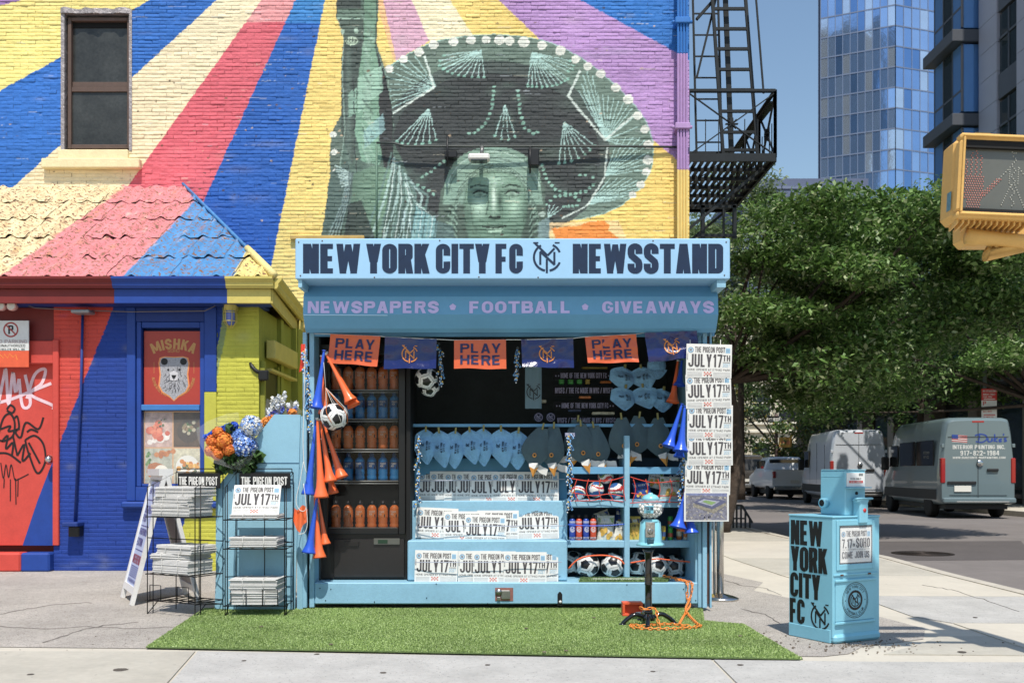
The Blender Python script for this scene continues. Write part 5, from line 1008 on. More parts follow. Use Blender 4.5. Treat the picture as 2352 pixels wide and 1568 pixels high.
b.build('print', st, world=True)
b = MB(); [b.ball(tuple(P(x, 1187, Dp-.004)), .006, Mblk, 8, 5) for x in (1618, 1628)]; [b.ball(tuple(P(x, y, Dp-.014)), .005, Mblk, 8, 5) for x, y in ((1664, 800), (1668, 868), (1672, 940), (1670, 1000), (1668, 1070), (1625, 862), (1634, 861), (1618, 930))]; b.build('pin', st, world=True, kind='stuff')

# ---------------------------------------------------------------- bunting
bt = thing('flag_bunting', 'string of alternating orange lettered flags and glossy blue emblem flags under the shutter housing', 'bunting', P(1180, 765, K-.07)); bt['label'] = 'string of orange lettered flags and glossy blue emblem flags under the shutter housing'
Mfo = mat('flag_orange', rgb(214, 88, 28), .3, spec=.4, coat=.3, bump=(7, .25, .03)); Mfu = mat('flag_blue', rgb(8, 24, 92), .2, spec=.5, coat=.5, bump=(7, .4, .03)); Mft = mat('flag_navy', rgb(24, 34, 84), .5); Mfe = mat('flag_emblem', rgb(206, 122, 40), .4)
flags = [((759, 767), (874, 772), (867, 842), (753.6, 833)), ((884, 773.5), (1003, 778.6), (1002, 847), (882, 847)), ((1043, 781), (1162, 779.5), (1163, 848), (1043, 846)), ((1197, 779.7), (1316.6, 777), (1318, 845.6), (1199.5, 843)), ((1343.5, 773.6), (1460.8, 767.5), (1467, 832), (1349.7, 834.7)), ((1480.4, 764), (1600, 760), (1608.6, 820), (1490, 832))]
for k, (A, B_, C_, D_q) in enumerate(flags):
    wr = (.004, .006, .002, .010, .008, .014)[k]; DD = K-.075-(.05 if k == 5 else 0)
    def fn(u, v, A=A, B_=B_, C_=C_, D_q=D_q, wr=wr, k=k, DD=DD):
        x = (A[0]*(1-u)+B_[0]*u)*v+(D_q[0]*(1-u)+C_[0]*u)*(1-v); y = (A[1]*(1-u)+B_[1]*u)*v+(D_q[1]*(1-u)+C_[1]*u)*(1-v)
        nz = float(vnoise(np.array([u*5+k*9.]), np.array([v*4.]), k)[0]+.5*vnoise(np.array([u*11+k*9.]), np.array([v*9.]), k)[0]-.75)
        y += (1-v)*sin(u*9+k)*.8; p = P(x, y, DD); return (p.x, DD+wr*nz*2.2-.02*(1-v)**2, p.z)
    b = MB(); b.grid(fn, 22, 14, Mfu if k % 2 else Mfo); f_ = b.build('flag', bt, world=True); f_['label'] = ('blue flag with round orange emblem' if k % 2 else 'orange flag reading PLAY HERE').replace('PLAY HERE', 'play here')
    b = MB()
    if k % 2: onm(b, [[(x/118, y/70) for x, y in q] for q in monogram(58, 33, 19, .14)], Mfe, fn, .005)
    else:
        for s_, y in (('PLAY', 37), ('HERE', 10)): onm(b, [[(x/117, y_/68) for x, y_ in q] for q in [[(p[0]+14, p[1]+y) for p in q] for q in text(s_, 22, .82, .21, .14, 91)]], Mft, fn, .005)
    b.build('print', f_)
b = MB(); b.tube([P(x, y, K-.07) for x, y in ((722, 766), (759, 767), (874, 772), (884, 773.5), (1003, 779), (1043, 781), (1162, 780), (1197, 780), (1316, 777), (1343, 773.5), (1461, 767), (1480, 764), (1600, 760))], .003, Mwht, 5); b.build('string', bt, world=True)
# ---------------------------------------------------------------- goods hung and stacked in the stand
PHI = (1+sqrt(5))/2
ICO = [Vector(p).normalized() for a in (-1, 1) for b_ in (-PHI, PHI) for p in ((0, a, b_), (a, b_, 0), (b_, 0, a))]
Mbw = mat('ball_white', rgb(226, 226, 222), .35, coat=.3, n=(20, .03)); Mbb = mat('ball_black', rgb(22, 22, 24), .35, coat=.3); Mseam = mat('ball_seam', rgb(150, 150, 148), .6)
def ball_data(name, wc=False):
    import bmesh
    bm = bmesh.new(); bmesh.ops.create_icosphere(bm, subdivisions=5 if not wc else 4, radius=1)
    me = bpy.data.meshes.new(name); bm.to_mesh(me); bm.free()
    for m in ((Mbw, Mbb, Mseam) if not wc else (Mbw, mat('ball_teal', rgb(40, 90, 150), .35, coat=.3), mat('ball_red', rgb(190, 50, 50), .35, coat=.3), mat('ball_green', rgb(80, 120, 60), .35, coat=.3))): me.materials.append(m)
    Pc = np.zeros(len(me.polygons)*3); me.polygons.foreach_get('center', Pc); Pc = Pc.reshape(-1, 3); Pc /= np.linalg.norm(Pc, axis=1)[:, None]; IC = np.array(ICO)
    D_ = Pc@IC.T; nr = D_.argmax(1); mi = np.zeros(len(Pc), int)
    if not wc:
        dn = np.sort(IC@IC.T, axis=1)[0, -2]; v = IC[0]; nb = IC[np.argsort(-(IC@v))[1]]; mm = (2*v+nb)/3; mm /= np.linalg.norm(mm); kk = mm@(nb-v)
        for i in range(len(Pc)):
            v = IC[nr[i]]; ns = IC[np.argsort(-(IC@v))[1:6]]; q = (Pc[i]@(ns-v).T).max()
            if q < kk: mi[i] = 1
            else:
                s2 = np.sort(D_[i])[::-1]
                if s2[0]-s2[1] < .022: mi[i] = 2
    else:
        a = np.arctan2(Pc[:, 1], Pc[:, 0]); sw = np.sin(2*a+3.2*Pc[:, 2]+.9*np.sin(3*a)); sw2 = np.sin(2*a+3.2*Pc[:, 2]+.9*np.sin(3*a)-1.1)
        mi[(sw > .55)] = 1; mi[(sw < -.8)] = 2; mi[(sw2 > .86) & (sw <= .55)] = 3
    me.polygons.foreach_set('material_index', mi); me.polygons.foreach_set('use_smooth', np.ones(len(Pc), bool)); return me
BD, WD_ = ball_data('soccer_ball'), ball_data('patterned_ball', True)
def ball(px, py, D, r, lab, rot, wc=False, grp=None):
    o = link('patterned_ball' if wc else 'soccer_ball', WD_ if wc else BD, None, lab, 'ball', grp); o.location = P(px, py, D); o.scale = (r, r, r); o.rotation_euler = rot; return o
R3 = lambda: (random.uniform(0, 6), random.uniform(0, 6), random.uniform(0, 6))
DB2 = DC+.13
g1 = 'soccer balls on the floor of the stand'
ball(1349, 1296, DC+.11, .108, 'soccer ball on the deck, left of the pair in the left bottom cubby', (.2, .5, .3), grp=g1)
ball(1408, 1296.6, DC+.11, .108, 'soccer ball against the cubby divider, right of the front pair', (.9, .1, 1.0), grp=g1)
ball(1316, 1292, DC+.26, .108, 'soccer ball half hidden at the far left of the bottom cubby', (.4, 1.5, 2), grp=g1)
ball(1506, 1299, DC+.10, .112, 'soccer ball directly behind and right of the black gumball pole', (1.9, .4, .1), grp=g1)
ball(1466, 1294, DC+.22, .108, 'soccer ball at the left of the right bottom cubby, behind the pole', (2.6, 1.2, 0), grp=g1)
ball(1547, 1301, DC+.24, .105, 'soccer ball in shade at the right end of the bottom cubby', (1, 2.4, 1), grp=g1)
Dn = K-.22
nb_ = ball(768, 957, Dn, .110, 'soccer ball hanging in a thin orange and white net among the horns', (1.25, .3, .5))
ball(979, 869, K+.22, .098, 'soccer ball hanging in the shade below the first blue flag', (.7, .25, .9)); ball(987, 889, K+.32, .085, 'pale ball half hidden behind the shaded hanging soccer ball', (2.7, .25, .2))
nt_ = thing('ball_net', 'thin orange and white string net holding the soccer ball among the horns', 'net', P(755, 890, Dn)); b = MB(); Mor = mat('orange_string', rgb(226, 120, 40), .7); c = P(768, 957, Dn); tp = P(748, 890, Dn-.02)
for k in range(8):
    a = k*pi/4; pts = [tp, c+Vector((.066*cos(a), .066*sin(a), .095))]+[c+Vector((.115*cos(t)*cos(a+.5*(1.0-t)), .115*cos(t)*sin(a+.5*(1.0-t)), .115*sin(t))) for t in np.linspace(.95, -.5, 7)]
    b.tube(pts, .0022, Mor if k % 2 else Mwht, 4)
b.tube([P(742, 812, K-.12), tp], .002, Mwht, 4); b.build('net_string', nt_, world=True)
for k, (x, y, r) in enumerate(((1369, 1124, .070), (1415, 1127, .072), (1391, 1093, .070), (1328, 1131, .066))): ball(x, y, DC+.1+(.05 if k == 2 else 0), r, 'swirled ball in the upper left cubby, %s' % ('left of the two in front', 'right of the two in front', 'topmost of the pile', 'at the left edge')[k], R3(), True, 'swirled balls in the netted cubby')
# horns
Mho = mat('horn_orange', rgb(244, 104, 34), .3, spec=.5, coat=.3); Mhb = mat('horn_blue', rgb(30, 84, 205), .3, spec=.5, coat=.3); HP = {}
def horn(x0, y0, x1, y1, w, c, lab, D, dy=0.0):
    a = P(x0, y0, D+.03); e = P(x1, y1, D+dy); L = (e-a).length; R = w/2*D/F
    if c not in HP:
        m = Mho if c == 'o' else Mhb; r = thing('stadium_horn', lab, 'horn'); b = MB()
        prof = [(.16, .0), (.16, .02), (.19, .06), (.22, .2), (.30, .4), (.40, .6), (.50, .76), (.64, .86), (.84, .93), (1.0, .975), (1.04, 1.0), (.98, .998), (.62, .9), (.44, .78), (.2, .5)]
        b.lathe([(q*.1, -z) for q, z in prof], m, 18, cap=False); b.build('horn_tube', r)
        b = MB(); b.lathe([(.006, .035), (.026, .03), (.026, .018), (.014, .01), (.014, -.01)], Mwht if c == 'o' else Mhb, 12); b.build('mouthpiece', r); HP[c] = r
    else: r = dup(HP[c], (0, 0, 0), None, lab)
    r['label'] = lab; r['group'] = 'plastic stadium horns hanging at the stand'; r.location = a; r.scale = (R*10, R*10, L); r.rotation_euler = (a-e).to_track_quat('Z', 'Y').to_euler()
Dh = K-.14
for q in ((744, 808, 726.6, 938, 33, 'b', 'upper blue horn pointing down beside the netted ball', Dh-.03), (750, 815, 806, 922, 31, 'o', 'orange horn tilted right under the first orange flag', Dh+.02), (752, 812, 813, 932, 31, 'o', 'darker orange horn just behind the right-tilted one', Dh+.10), (738, 820, 744, 950, 26, 'o', 'orange horn hidden behind the upper blue horn and ball', Dh+.12),
          (725, 970, 707.6, 1136, 31, 'b', 'long blue horn in the middle bunch at the left post', Dh-.03), (729, 965, 738, 1143, 34, 'o', 'straight orange horn at the front of the middle bunch', Dh-.05), (735, 966, 759, 1106, 30, 'o', 'orange horn second from right in the middle bunch', Dh), (742, 968, 785, 1097, 31, 'o', 'orange horn leaning farthest right in the middle bunch', Dh+.06), (740, 1010, 766, 1133, 25, 'o', 'dark orange horn behind the middle bunch', Dh+.13),
          (729, 1138, 709, 1270, 32, 'b', 'lowest blue horn in the bottom bunch', Dh-.03), (723, 1140, 734, 1281, 31, 'o', 'lowest orange horn with its bell near the deck', Dh), (731, 1140, 748, 1250, 24, 'o', 'short orange horn at the right of the bottom bunch', Dh+.07),
          (1566, 930, 1536, 1026, 33, 'b', 'blue horn at the right post tilted left, left of two', Dh), (1573, 935, 1563, 1036, 35, 'b', 'blue horn at the right post, right of the upper two', Dh-.03), (1572, 960, 1560, 1050, 27, 'b', 'blue horn behind the upper two at the right post', Dh+.08), (1577, 1120, 1557, 1212, 40, 'b', 'lower left blue horn below the stadium picture', Dh+.02), (1581, 1130, 1588, 1224, 34, 'b', 'lower right blue horn below the stadium picture', Dh+.05), (1572, 1120, 1571, 1220, 18, 'o', 'slim orange horn between the lower blue horns', Dh+.09),
          (1557, 830, 1545, 924, 30, 'o', 'orange horn hanging in shade inside the right post', K+.35), (1566, 830, 1560, 885, 28, 'b', 'blue horn hanging in shade inside the right post', K+.3)):
    horn(*q)
# key-charm strands
Mch = mat('charm_blue', rgb(96, 160, 214), .35, coat=.3); Mcn = mat('charm_navy', rgb(34, 50, 84), .4); Mcy = mat('charm_yellow', rgb(226, 186, 70), .4); Mst = MATS['steel']
cb = MB(); cb.box(-.009, .009, -.004, .004, -.06, -.008, Mch, .003); cb.box(-.005, .005, -.0055, -.0041, -.05, -.02, Mcn); cb.tube([(.008*cos(a), 0, .004+.008*sin(a)) for a in np.linspace(0, 2*pi, 9)[:-1]], .0015, Mst, 4, closed=True)
fb = MB(); fb.box(-.008, .008, -.006, .006, -.034, -.016, Mch, .002); fb.ball((0, 0, -.009), .008, Mcy, 8, 6); fb.box(-.013, -.0081, -.004, .004, -.03, -.018, Mwht, .001); fb.box(.0081, .013, -.004, .004, -.03, -.018, Mwht, .001); fb.box(-.007, -.001, -.005, .005, -.046, -.0341, Mcn, .001); fb.box(.001, .007, -.005, .005, -.046, -.0341, Mcn, .001); fb.ball((.006, -.006, -.05), .006, Mbw, 8, 5)
charm_d = None
def strand(x0, y0, x1, y1, D, n, lab):
    global charm_d
    s_ = thing('charm_strand', lab, 'keychain', P(x0, y0, D), group='strands of blue key charms'); b = MB(); b.tube([P(x0, y0, D), P((x0+x1)/2+1, (y0+y1)/2, D), P(x1, y1, D)], .0025, Mblk, 5); b.build('cord', s_, world=True)
    for i in range(n):
        f = i/n; o_ = P(x0+(x1-x0)*f+random.uniform(-3, 3), y0+(y1-y0)*f, D-.012-random.uniform(0, .02))
        if charm_d is None: charm_d = (cb.build('charm', s_).data, fb.build('figure_charm', s_).data); k1, k2 = s_.children[-2], s_.children[-1]
        else:
            k1 = link('charm', charm_d[0], s_); k2 = link('figure_charm', charm_d[1], s_)
        k1.location = o_-s_.location; k1.rotation_euler = (0, random.uniform(-.7, .7), random.uniform(-.8, .8)); k2.location = o_-s_.location+Vector((random.uniform(-.02, .02), -.006, -.02)); k2.rotation_euler = (0, random.uniform(-.5, .5), random.uniform(-1, 1))
strand(703, 800, 713, 985, K-.2, 15, 'long strand of blue key charms down the left post'); strand(962, 1000, 958, 1165, D2-.2, 11, 'strand of blue key charms beside the fridge'); strand(1311, 995, 1308, 1170, D2-.25, 14, 'strand of blue key charms under the prizes card'); strand(1566, 1045, 1563, 1180, K-.06, 9, 'strand of blue key charms by the right post, below the upper horns'); strand(1187, 800, 1190, 870, K+.1, 7, 'shaded strand of key charms between the middle flags'); strand(1010, 790, 1012, 880, K+.15, 8, 'shaded strand of key charms beside the hanging ball')
b = MB(); D = D2-.25; b.box(PX(1297, D), PX(1322, D), D, D+.003, PZ(1003, D), PZ(993, D), Mcn); pc = b.build('prizes_card', None, 'small navy card reading prizes above a strand of charms', 'card', world=True)
sgn(text('PRIZES', 8, .5, .15, .1, 21), mat('print_lilac', rgb(200, 200, 222), .6), 1299, 1002, D, pc, 'lettering') ; pc.children[0].location = (0, 0, 0)
# blue cloth hats on the rail
Mhat = mat('hat_blue', rgb(128, 186, 228), .85, n=(14, .16), bump=(34, .9, .02), sheen=.3); Mpeg = mat('peg_yellow', rgb(140, 132, 70), .5); Mpegb = mat('peg_blue', rgb(50, 90, 150), .5)
def cloth_hat(name, W, H, m, tipw=.35, seed=0):
    b = MB()
    def fn(u, v):
        t = 1-v; w = (sin(min(t/.22, 1)*pi/2)*.92+.08) if t < .62 else max(0.02, 1-(t-.62)/.38*(1-.05)); w = w if t < .62 else w**.8
        off = (t-.62)/.38*.16 if t > .62 else 0; x = (u-.5)*W*w+off*W
        nz = float(vnoise(np.array([u*3+seed]), np.array([v*4.+seed]), 3)[0]-.5); return (x, -.06*sin(pi*u)*sin(pi*min(v*1.15, 1))-nz*.05, -H*t)
    b.grid(fn, 14, 18, m); b.grid(lambda u, v: (fn(1-u, v)[0], .012, fn(u, v)[2]), 4, 18, m); return b, fn
hb, hf = cloth_hat('h', .180, .36, Mhat)
def logo_on(b, fn): onm(b, [[(.30+x, .52+y) for x, y in q] for q in [[(p[0]*.9, p[1]*.42) for p in q] for q in monogram(.08, .08, .11, .2)]], Mink, fn, .004); onm(b, [[(.58-y*.9+.05, .40+x*.9) for x, y in q] for q in text('NEW YORK', .1, .5, .16, .08, .3)], Mink, fn, .004); onm(b, [[(.70-y*.9+.05, .42+x*.9) for x, y in q] for q in text('CITY FC', .1, .5, .16, .08, .24)], Mink, fn, .004)
hp0 = None; DH = K+.42
def peg(px, py, D, c, par):
    b = MB(); q = P(px, py, D-.03); b.box(q.x-.008, q.x+.008, q.y-.006, q.y+.008, q.z-.03, q.z+.028, c, .002); b.build('peg', par, world=True)
for k, (x, yt, yb, rz) in enumerate(((978, 985, 1066, .05), (1010, 988, 1074, -.05), (1046, 989, 1076, .1), (1080, 986, 1066, -.04), (1110, 983, 1070, .06), (1152, 984, 1073, .0), (1190, 988, 1078, .1))):
    lab = 'light blue cloth hat pegged to the rail, %s of seven' % ('first', 'second', 'third', 'fourth', 'fifth', 'sixth', 'last and farthest right')[k]
    sc = (P(x, yt, DH).z-P(x, yb, DH).z)/.36
    if hp0 is None:
        hp0 = thing('cloth_hat', lab, 'hat', P(x, yt, DH)); o = hb.build('crown', hp0); b = MB(); logo_on(b, hf); b.build('print', hp0); b = MB(); b.box(-.008, .008, -.055, -.035, -.03, .03, Mpeg, .002); b.build('peg', hp0); r = hp0; r['group'] = 'light blue hats pegged to the rail'
    else: r = dup(hp0, P(x, yt, DH-.015*(k % 2)), None, lab, 'light blue hats pegged to the rail')
    r.scale = (1.0 if k < 5 else 1.12, 1, sc); r.rotation_euler = (0, rz, .1*(-1)**k)
# pigeon-head hats
Mpg_ = mat('pigeon_grey', rgb(76, 98, 106), .9, n=(12, .12), bump=(40, .6, .01), sheen=.3); Mbk2 = mat('beak_orange', rgb(226, 150, 44), .7, n=(20, .1)); Mcer = mat('cere_white', rgb(212, 210, 204), .8); Meye = mat('eye_orange', rgb(206, 140, 60), .5)
pgm = None
for k, (x, y, rz, fl, D) in enumerate(((1222, 1092, .25, 1, DH-.06), (1268, 1092, .05, 1, DH-.02), (1347, 1086, -.12, 1, DH-.04), (1384, 1088, -.2, 1, DH-.01), (1440, 1070, -.12, 1, DH), (1452, 1066, .15, -1, DH+.03), (1524, 1070, -.12, 1, DH+.02), (1316, 1075, .1, -1, DH+.05))):
    lab = 'grey pigeon head hat with orange beak, %s of eight on the rail' % ('first from the left', 'second from the left', 'fourth from the left', 'fifth from the left', 'sixth from the left', 'seventh', 'farthest right', 'third')[k]
    if pgm is None:
        pgm = thing('pigeon_hat', lab, 'hat', (0, 0, 0)); b = MB()
        def pf(u, v):
            t = 1-v; w = .35+.65*sin(min(t*1.5, 1)*pi/2) if t < .66 else 1-.75*((t-.66)/.34)**1.4
            return ((u-.5)*.24*w-.02*sin(t*3), -.05*sin(pi*u)*sin(pi*min(max(v, .02)*1.05, 1)), .36-.32*t)
        b.grid(pf, 12, 16, Mpg_); b.grid(lambda u, v: (pf(1-u, v)[0], .01, pf(u, v)[2]), 3, 16, Mpg_); b.build('head', pgm)
        b = MB(); b.add([(-.045, -.02, .06), (.03, -.05, .075), (.045, -.02, .05), (.012, -.055, .02), (-.035, -.045, .03)], [(0, 4, 1), (1, 4, 3), (1, 3, 2), (0, 1, 2)], Mcer); b.build('cere', pgm)
        b = MB(); b.add([(-.034, -.046, .031), (.014, -.056, .021), (.044, -.02, .049), (0.02, -.04, -.045), (-.03, -.02, .03)], [(0, 1, 3), (1, 2, 3), (0, 3, 4)], Mbk2); b.build('beak', pgm)
        b = MB(); b.lathe([(.019, 0), (.019, -.004), (.012, -.007)], Meye, 14, (-.015, -.052, .13), 'y'); b.lathe([(.0095, -.0071), (.006, -.01)], Mblk, 12, (-.015, -.052, .13), 'y'); b.build('eye', pgm)
        b = MB(); b.grid(lambda u, v: (.02+.11*u, .005-.01*u, .075-.03*u-.055*v+.004*sin(u*9)), 5, 3, Mcer); b.build('tag_cloth', pgm)
        b = MB(); b.box(-.012, .004, -.02, .004, .345, .4, Mpeg, .002); b.build('peg', pgm); r = pgm
    else: r = dup(pgm, (0, 0, 0), None, lab)
    r.location = P(x, y-10, D); r.scale = (fl, 1, 1.08); r.rotation_euler = (0, rz, 0); r['label'] = lab; r['group'] = 'pigeon hats pegged to the rail'
# things in the dark interior
Mscf = mat('scarf_black', rgb(20, 20, 24), .9); Msct = mat('scarf_print', rgb(150, 146, 172), .9); DI = K+.75
for k, (s_, y0, y1, x0, x1) in enumerate((('* * HOME OF THE NEW YORK CITY FC * *', 868, 856, 1275, 1406), ('NYCFC / THE FC MADE IN NYC / NYCFC', 903, 890, 1275, 1407), ('* * HOME OF THE NEW YORK CITY FC * *', 937, 925, 1277, 1410), ('NYCFC / THE FC MADE IN NYC / NYCFC', 971, 959, 1280, 1413))):
    sf = thing('scarf', 'dark scarf with pale lettering at the back of the stand, %s' % ('topmost', 'second from top', 'third from top', 'lowest')[k], 'scarf', P((x0+x1)/2, y0, DI), group='scarves strung across the back of the stand')
    b = MB(); b.grid(lambda u, v: (PX(x0-5, DI)+(PX(x1+5, DI)-PX(x0-5, DI))*u, DI+.004*sin(u*30), PZ(y0+3, DI)+(PZ(y1-3, DI)-PZ(y0+3, DI))*v), 16, 2, Mscf); b.build('knit', sf, world=True)
    sgn(text(s_, y0-y1, .4, .14, .08, x1-x0), Msct, x0, y0, DI-.005, sf, 'lettering')
b = MB(); D = DI-.03; tw = thing('towel', 'pale blue towel with a large monogram hanging in the shade of the stand', 'towel', P(1226, 880, D)); b.grid(lambda u, v: (PX(1206+38*u, D), D+.006*sin(u*14), PZ(938-108*v, D)), 10, 4, mat('towel_blue', rgb(120, 150, 165), .9)); b.build('cloth', tw, world=True); sgn(monogram(0, 0, 17, .1), Mblk, 1226, 900, D-.01, tw, 'emblem')
for k, (x, y) in enumerate(((1431, 842), (1474, 842), (1433, 888), (1478, 886), (1520, 892))):
    r = dup(hp0, P(x, y, K+.6), (0, .1*(-1)**k, .3*(-1)**k), 'folded blue hat in the dark back of the stand, %s' % ('upper left', 'upper middle', 'lower left', 'lower middle', 'lower right')[k], 'dim blue hats in the back of the stand', (1.25, 1, .58))
cp = thing('bucket_cap', 'pale blue cap hanging in shade right of the third orange flag', 'cap', P(1508, 845, K+.5)); b = MB(); c = P(1508, 840, K+.55); b.ball(tuple(c), .085, Mhat, 16, 10, (1, .6, 1)); b.build('crown', cp, world=True); b = MB(); b.grid(lambda u, v: (c.x-.11+.2*u, c.y-.05-.05*v*sin(pi*u), c.z-.04-.09*sin(pi*u)*v), 10, 4, Mhat); b.build('brim', cp, world=True)
Mcols = [mat('pack%d' % i, rgb(*c), .3, n=(30, .5)) for i, c in enumerate(((150, 130, 40), (40, 140, 50), (190, 110, 40), (60, 90, 140), (150, 60, 40), (200, 196, 170)))]
for k, (x, y, w, h, m) in enumerate(((1290, 882, 12, 14, 1), (1311, 882, 12, 14, 1), (1331, 882, 12, 14, 1), (1350, 882, 11, 14, 0), (1392, 880, 26, 6, 2), (1366, 847, 60, 5, 0), (1344, 915, 28, 6, 2), (1386, 952, 52, 7, 5), (1320, 945, 30, 8, 3), (1240, 925, 30, 8, 5))):
    b = MB(); D = DI+.06; b.box(PX(x-w/2, D), PX(x+w/2, D), D, D+.05, PZ(y, D), PZ(y-h, D), Mcols[m], .006); b.build('snack_pack', None, 'dim %s snack pack at the back of the stand, %s' % (('yellow', 'green', 'orange', 'blue', 'red', 'pale')[m], ('leftmost of the small row', 'second in the small row', 'third in the small row', 'fourth in the small row', 'right of the small row', 'above the top scarf', 'above the third scarf', 'above the lowest scarf at right', 'above the lowest scarf at left', 'in front of the towel')[k]), 'snack pack', 'snack packs behind the scarves', world=True)
for k, x in enumerate((1237, 1265)):
    b = MB(); D = DI-.04; b.lathe([(.045, 0), (.045, -.008)], mat('badge_navy', rgb(30, 40, 60), .5), 20, tuple(P(x, 958, D)), 'y'); o = b.build('round_badge', None, 'round monogram badge at the back of the stand, the %s one' % ('left', 'right')[k], 'badge', 'round badges at the back', world=True)
    sgn(hoop(0, 0, 8, 9.5, 20)+monogram(0, 0, 6, .16), Msct, x, 958, D-.008, o, 'emblem'); o.children[0].location = (0, 0, 0)
# cubby goods: four cans, snack bags
Mcw = mat('can_white', rgb(222, 222, 226), .3)
cans = {}
for k, (x, c) in enumerate(((1314.5, 'b'), (1329.8, 'o'), (1345.8, 'b'), (1362.4, 'o'))):
    D = DC+.07; lab = '%s monogram bottle in the middle cubby, %s' % ({'b': 'blue', 'o': 'orange'}[c], ('farthest left', 'left one of its colour', 'second blue from the left', 'right one of its colour')[k])
    if c not in cans:
        r = thing('monogram_bottle', lab, 'bottle', group='monogram bottles in the cubby'); m = mat('can_'+c, rgb(28, 66, 160) if c == 'b' else rgb(206, 72, 34), .3, coat=.3)
        b = MB(); b.lathe([(.026, 0), (.028, .006), (.028, .17), (.022, .185), (.015, .19)], m, 16); b.build('body', r); b = MB(); b.lathe([(.017, .1901), (.018, .215), (.012, .225)], Mblk, 12); b.build('cap', r)
        b = MB(); cyl = lambda x, z, R=.0284: (R*sin(x/R), -R*cos(x/R), z)
        for q in hoop(0, .095, .021, .024, 20)+[[(x_*.02, .095+y_*.02) for x_, y_ in q] for q in monogram(0, 0, .9, .2)]: b.add([cyl(x_, y_) for x_, y_ in q], [tuple(range(len(q)))], Mcw)
        for z in (.012, .15):
            for i in range(14):
                for j in range(3):
                    if (i+j) % 2 == 0: a = -.035+.005*i; b.add([cyl(a, z+.006*j), cyl(a+.005, z+.006*j), cyl(a+.005, z+.006*j+.006), cyl(a, z+.006*j+.006)], [(0, 1, 2, 3)], Mcw)
        b.build('print', r); cans[c] = r; r.location = P(x, 1240, D); 
    else: dup(cans[c], P(x, 1240, D), random.uniform(-.3, .3), lab, 'monogram bottles in the cubby')
def bag(px, py, D, w, h, rot, cols, lab, txt, grp='snack bags in the cubbies'):
    r = thing('snack_bag', lab, 'snack bag', P(px, py, D), (radians(-8), radians(rot), random.uniform(-.2, .2)), grp); W, H = w*D/F, h*D/F
    def fn(u, v): return ((u-.5)*W*(1-.06*sin(pi*v)), -.5*min(W, H)*.34*(sin(pi*u)*sin(pi*v))**.6+.004*sin(u*20+v*13), v*H)
    b = MB(); b.grid(fn, 12, 12, cols[0]); b.grid(lambda u, v: (fn(1-u, v)[0], .5*min(W, H)*.2*(sin(pi*u)*sin(pi*v))**.6, v*H), 6, 6, cols[0]); b.build('bag', r)
    b = MB(); c = [[(.0, .0), (1, .0), (1, .3), (.5, .42), (0, .3)]]
    onm(b, [[(.05, .72), (.95, .72), (.95, .9), (.05, .9)]], cols[1], fn, .003); onm(b, [[(x, y) for x, y in q] for q in text('GOYA', .12, .6, .2, .1, .4)] and [[(x+.3, y+.75) for x, y in q] for q in text('GOYA', .12, .6, .2, .1, .4)], Mcw, fn, .006)
    onm(b, [[(x+.1, y+.55) for x, y in q] for q in text(txt, .12, .55, .12, .1, .8)], Mink, fn, .005)
    for i in range(7): onm(b, disc(random.uniform(.2, .8), random.uniform(.12, .42), random.uniform(.08, .13), 10), cols[2], fn, .004+.0008*i)
    b.build('print', r)
Bw = mat('bag_white', rgb(214, 210, 196), .3, coat=.4, bump=(25, .6, .02)); Bg = mat('bag_green', rgb(120, 150, 60), .3, coat=.4); By = mat('chips_yellow', rgb(216, 170, 60), .5, n=(60, .3)); Bb = mat('bag_blue', rgb(30, 70, 150), .3, coat=.4, bump=(25, .6, .02)); Bk = mat('bag_dark', rgb(44, 36, 60), .3, coat=.4, bump=(25, .6, .02))
bag(1392, 1241, DC+.12, 40, 58, 0, (Bw, Bg, By), 'white and green plantain chip bag in front in the left middle cubby', 'TOSTONES'); bag(1420, 1243, DC+.09, 26, 46, 12, (Bw, Bk, By), 'narrow plantain chip bag leaning at the cubby divider', 'TOSTONES'); bag(1395, 1215, DC+.28, 34, 44, -20, (Bw, Bb, By), 'white snack bag at the back of the left middle cubby', 'CHIPS'); bag(1423, 1214, DC+.3, 30, 44, 10, (Bb, Bw, By), 'blue snack bag at the back of the left middle cubby', 'CHIPS')
bag(1538, 1146, DC+.16, 46, 52, 2, (Bw, Bg, By), 'plantain chip bag behind the red net, right upper cubby centre', 'TOSTONES'); bag(1478, 1146, DC+.14, 40, 40, -8, (Bb, Bw, By), 'blue and white snack bag at the left of the netted cubby', 'CHIPS'); bag(1500, 1120, DC+.3, 34, 40, 14, (Bw, Bg, By), 'white snack bag at the back of the netted cubby', 'CHIPS'); bag(1580, 1150, DC+.08, 26, 32, 38, (Bb, Bw, Bw), 'small blue bag tipped over at the right end of the netted cubby', 'CHIPS'); bag(1560, 1120, DC+.3, 34, 36, -14, (Bk, Bw, By), 'dark snack bag at the back right of the netted cubby', 'CHIPS')
bag(1458, 1241, DC+.12, 26, 56, 0, (mat('bag_yellow', rgb(210, 176, 50), .3, coat=.4), Bk, By), 'yellow and black snack bag left of the gumball machine', 'CHIPS')
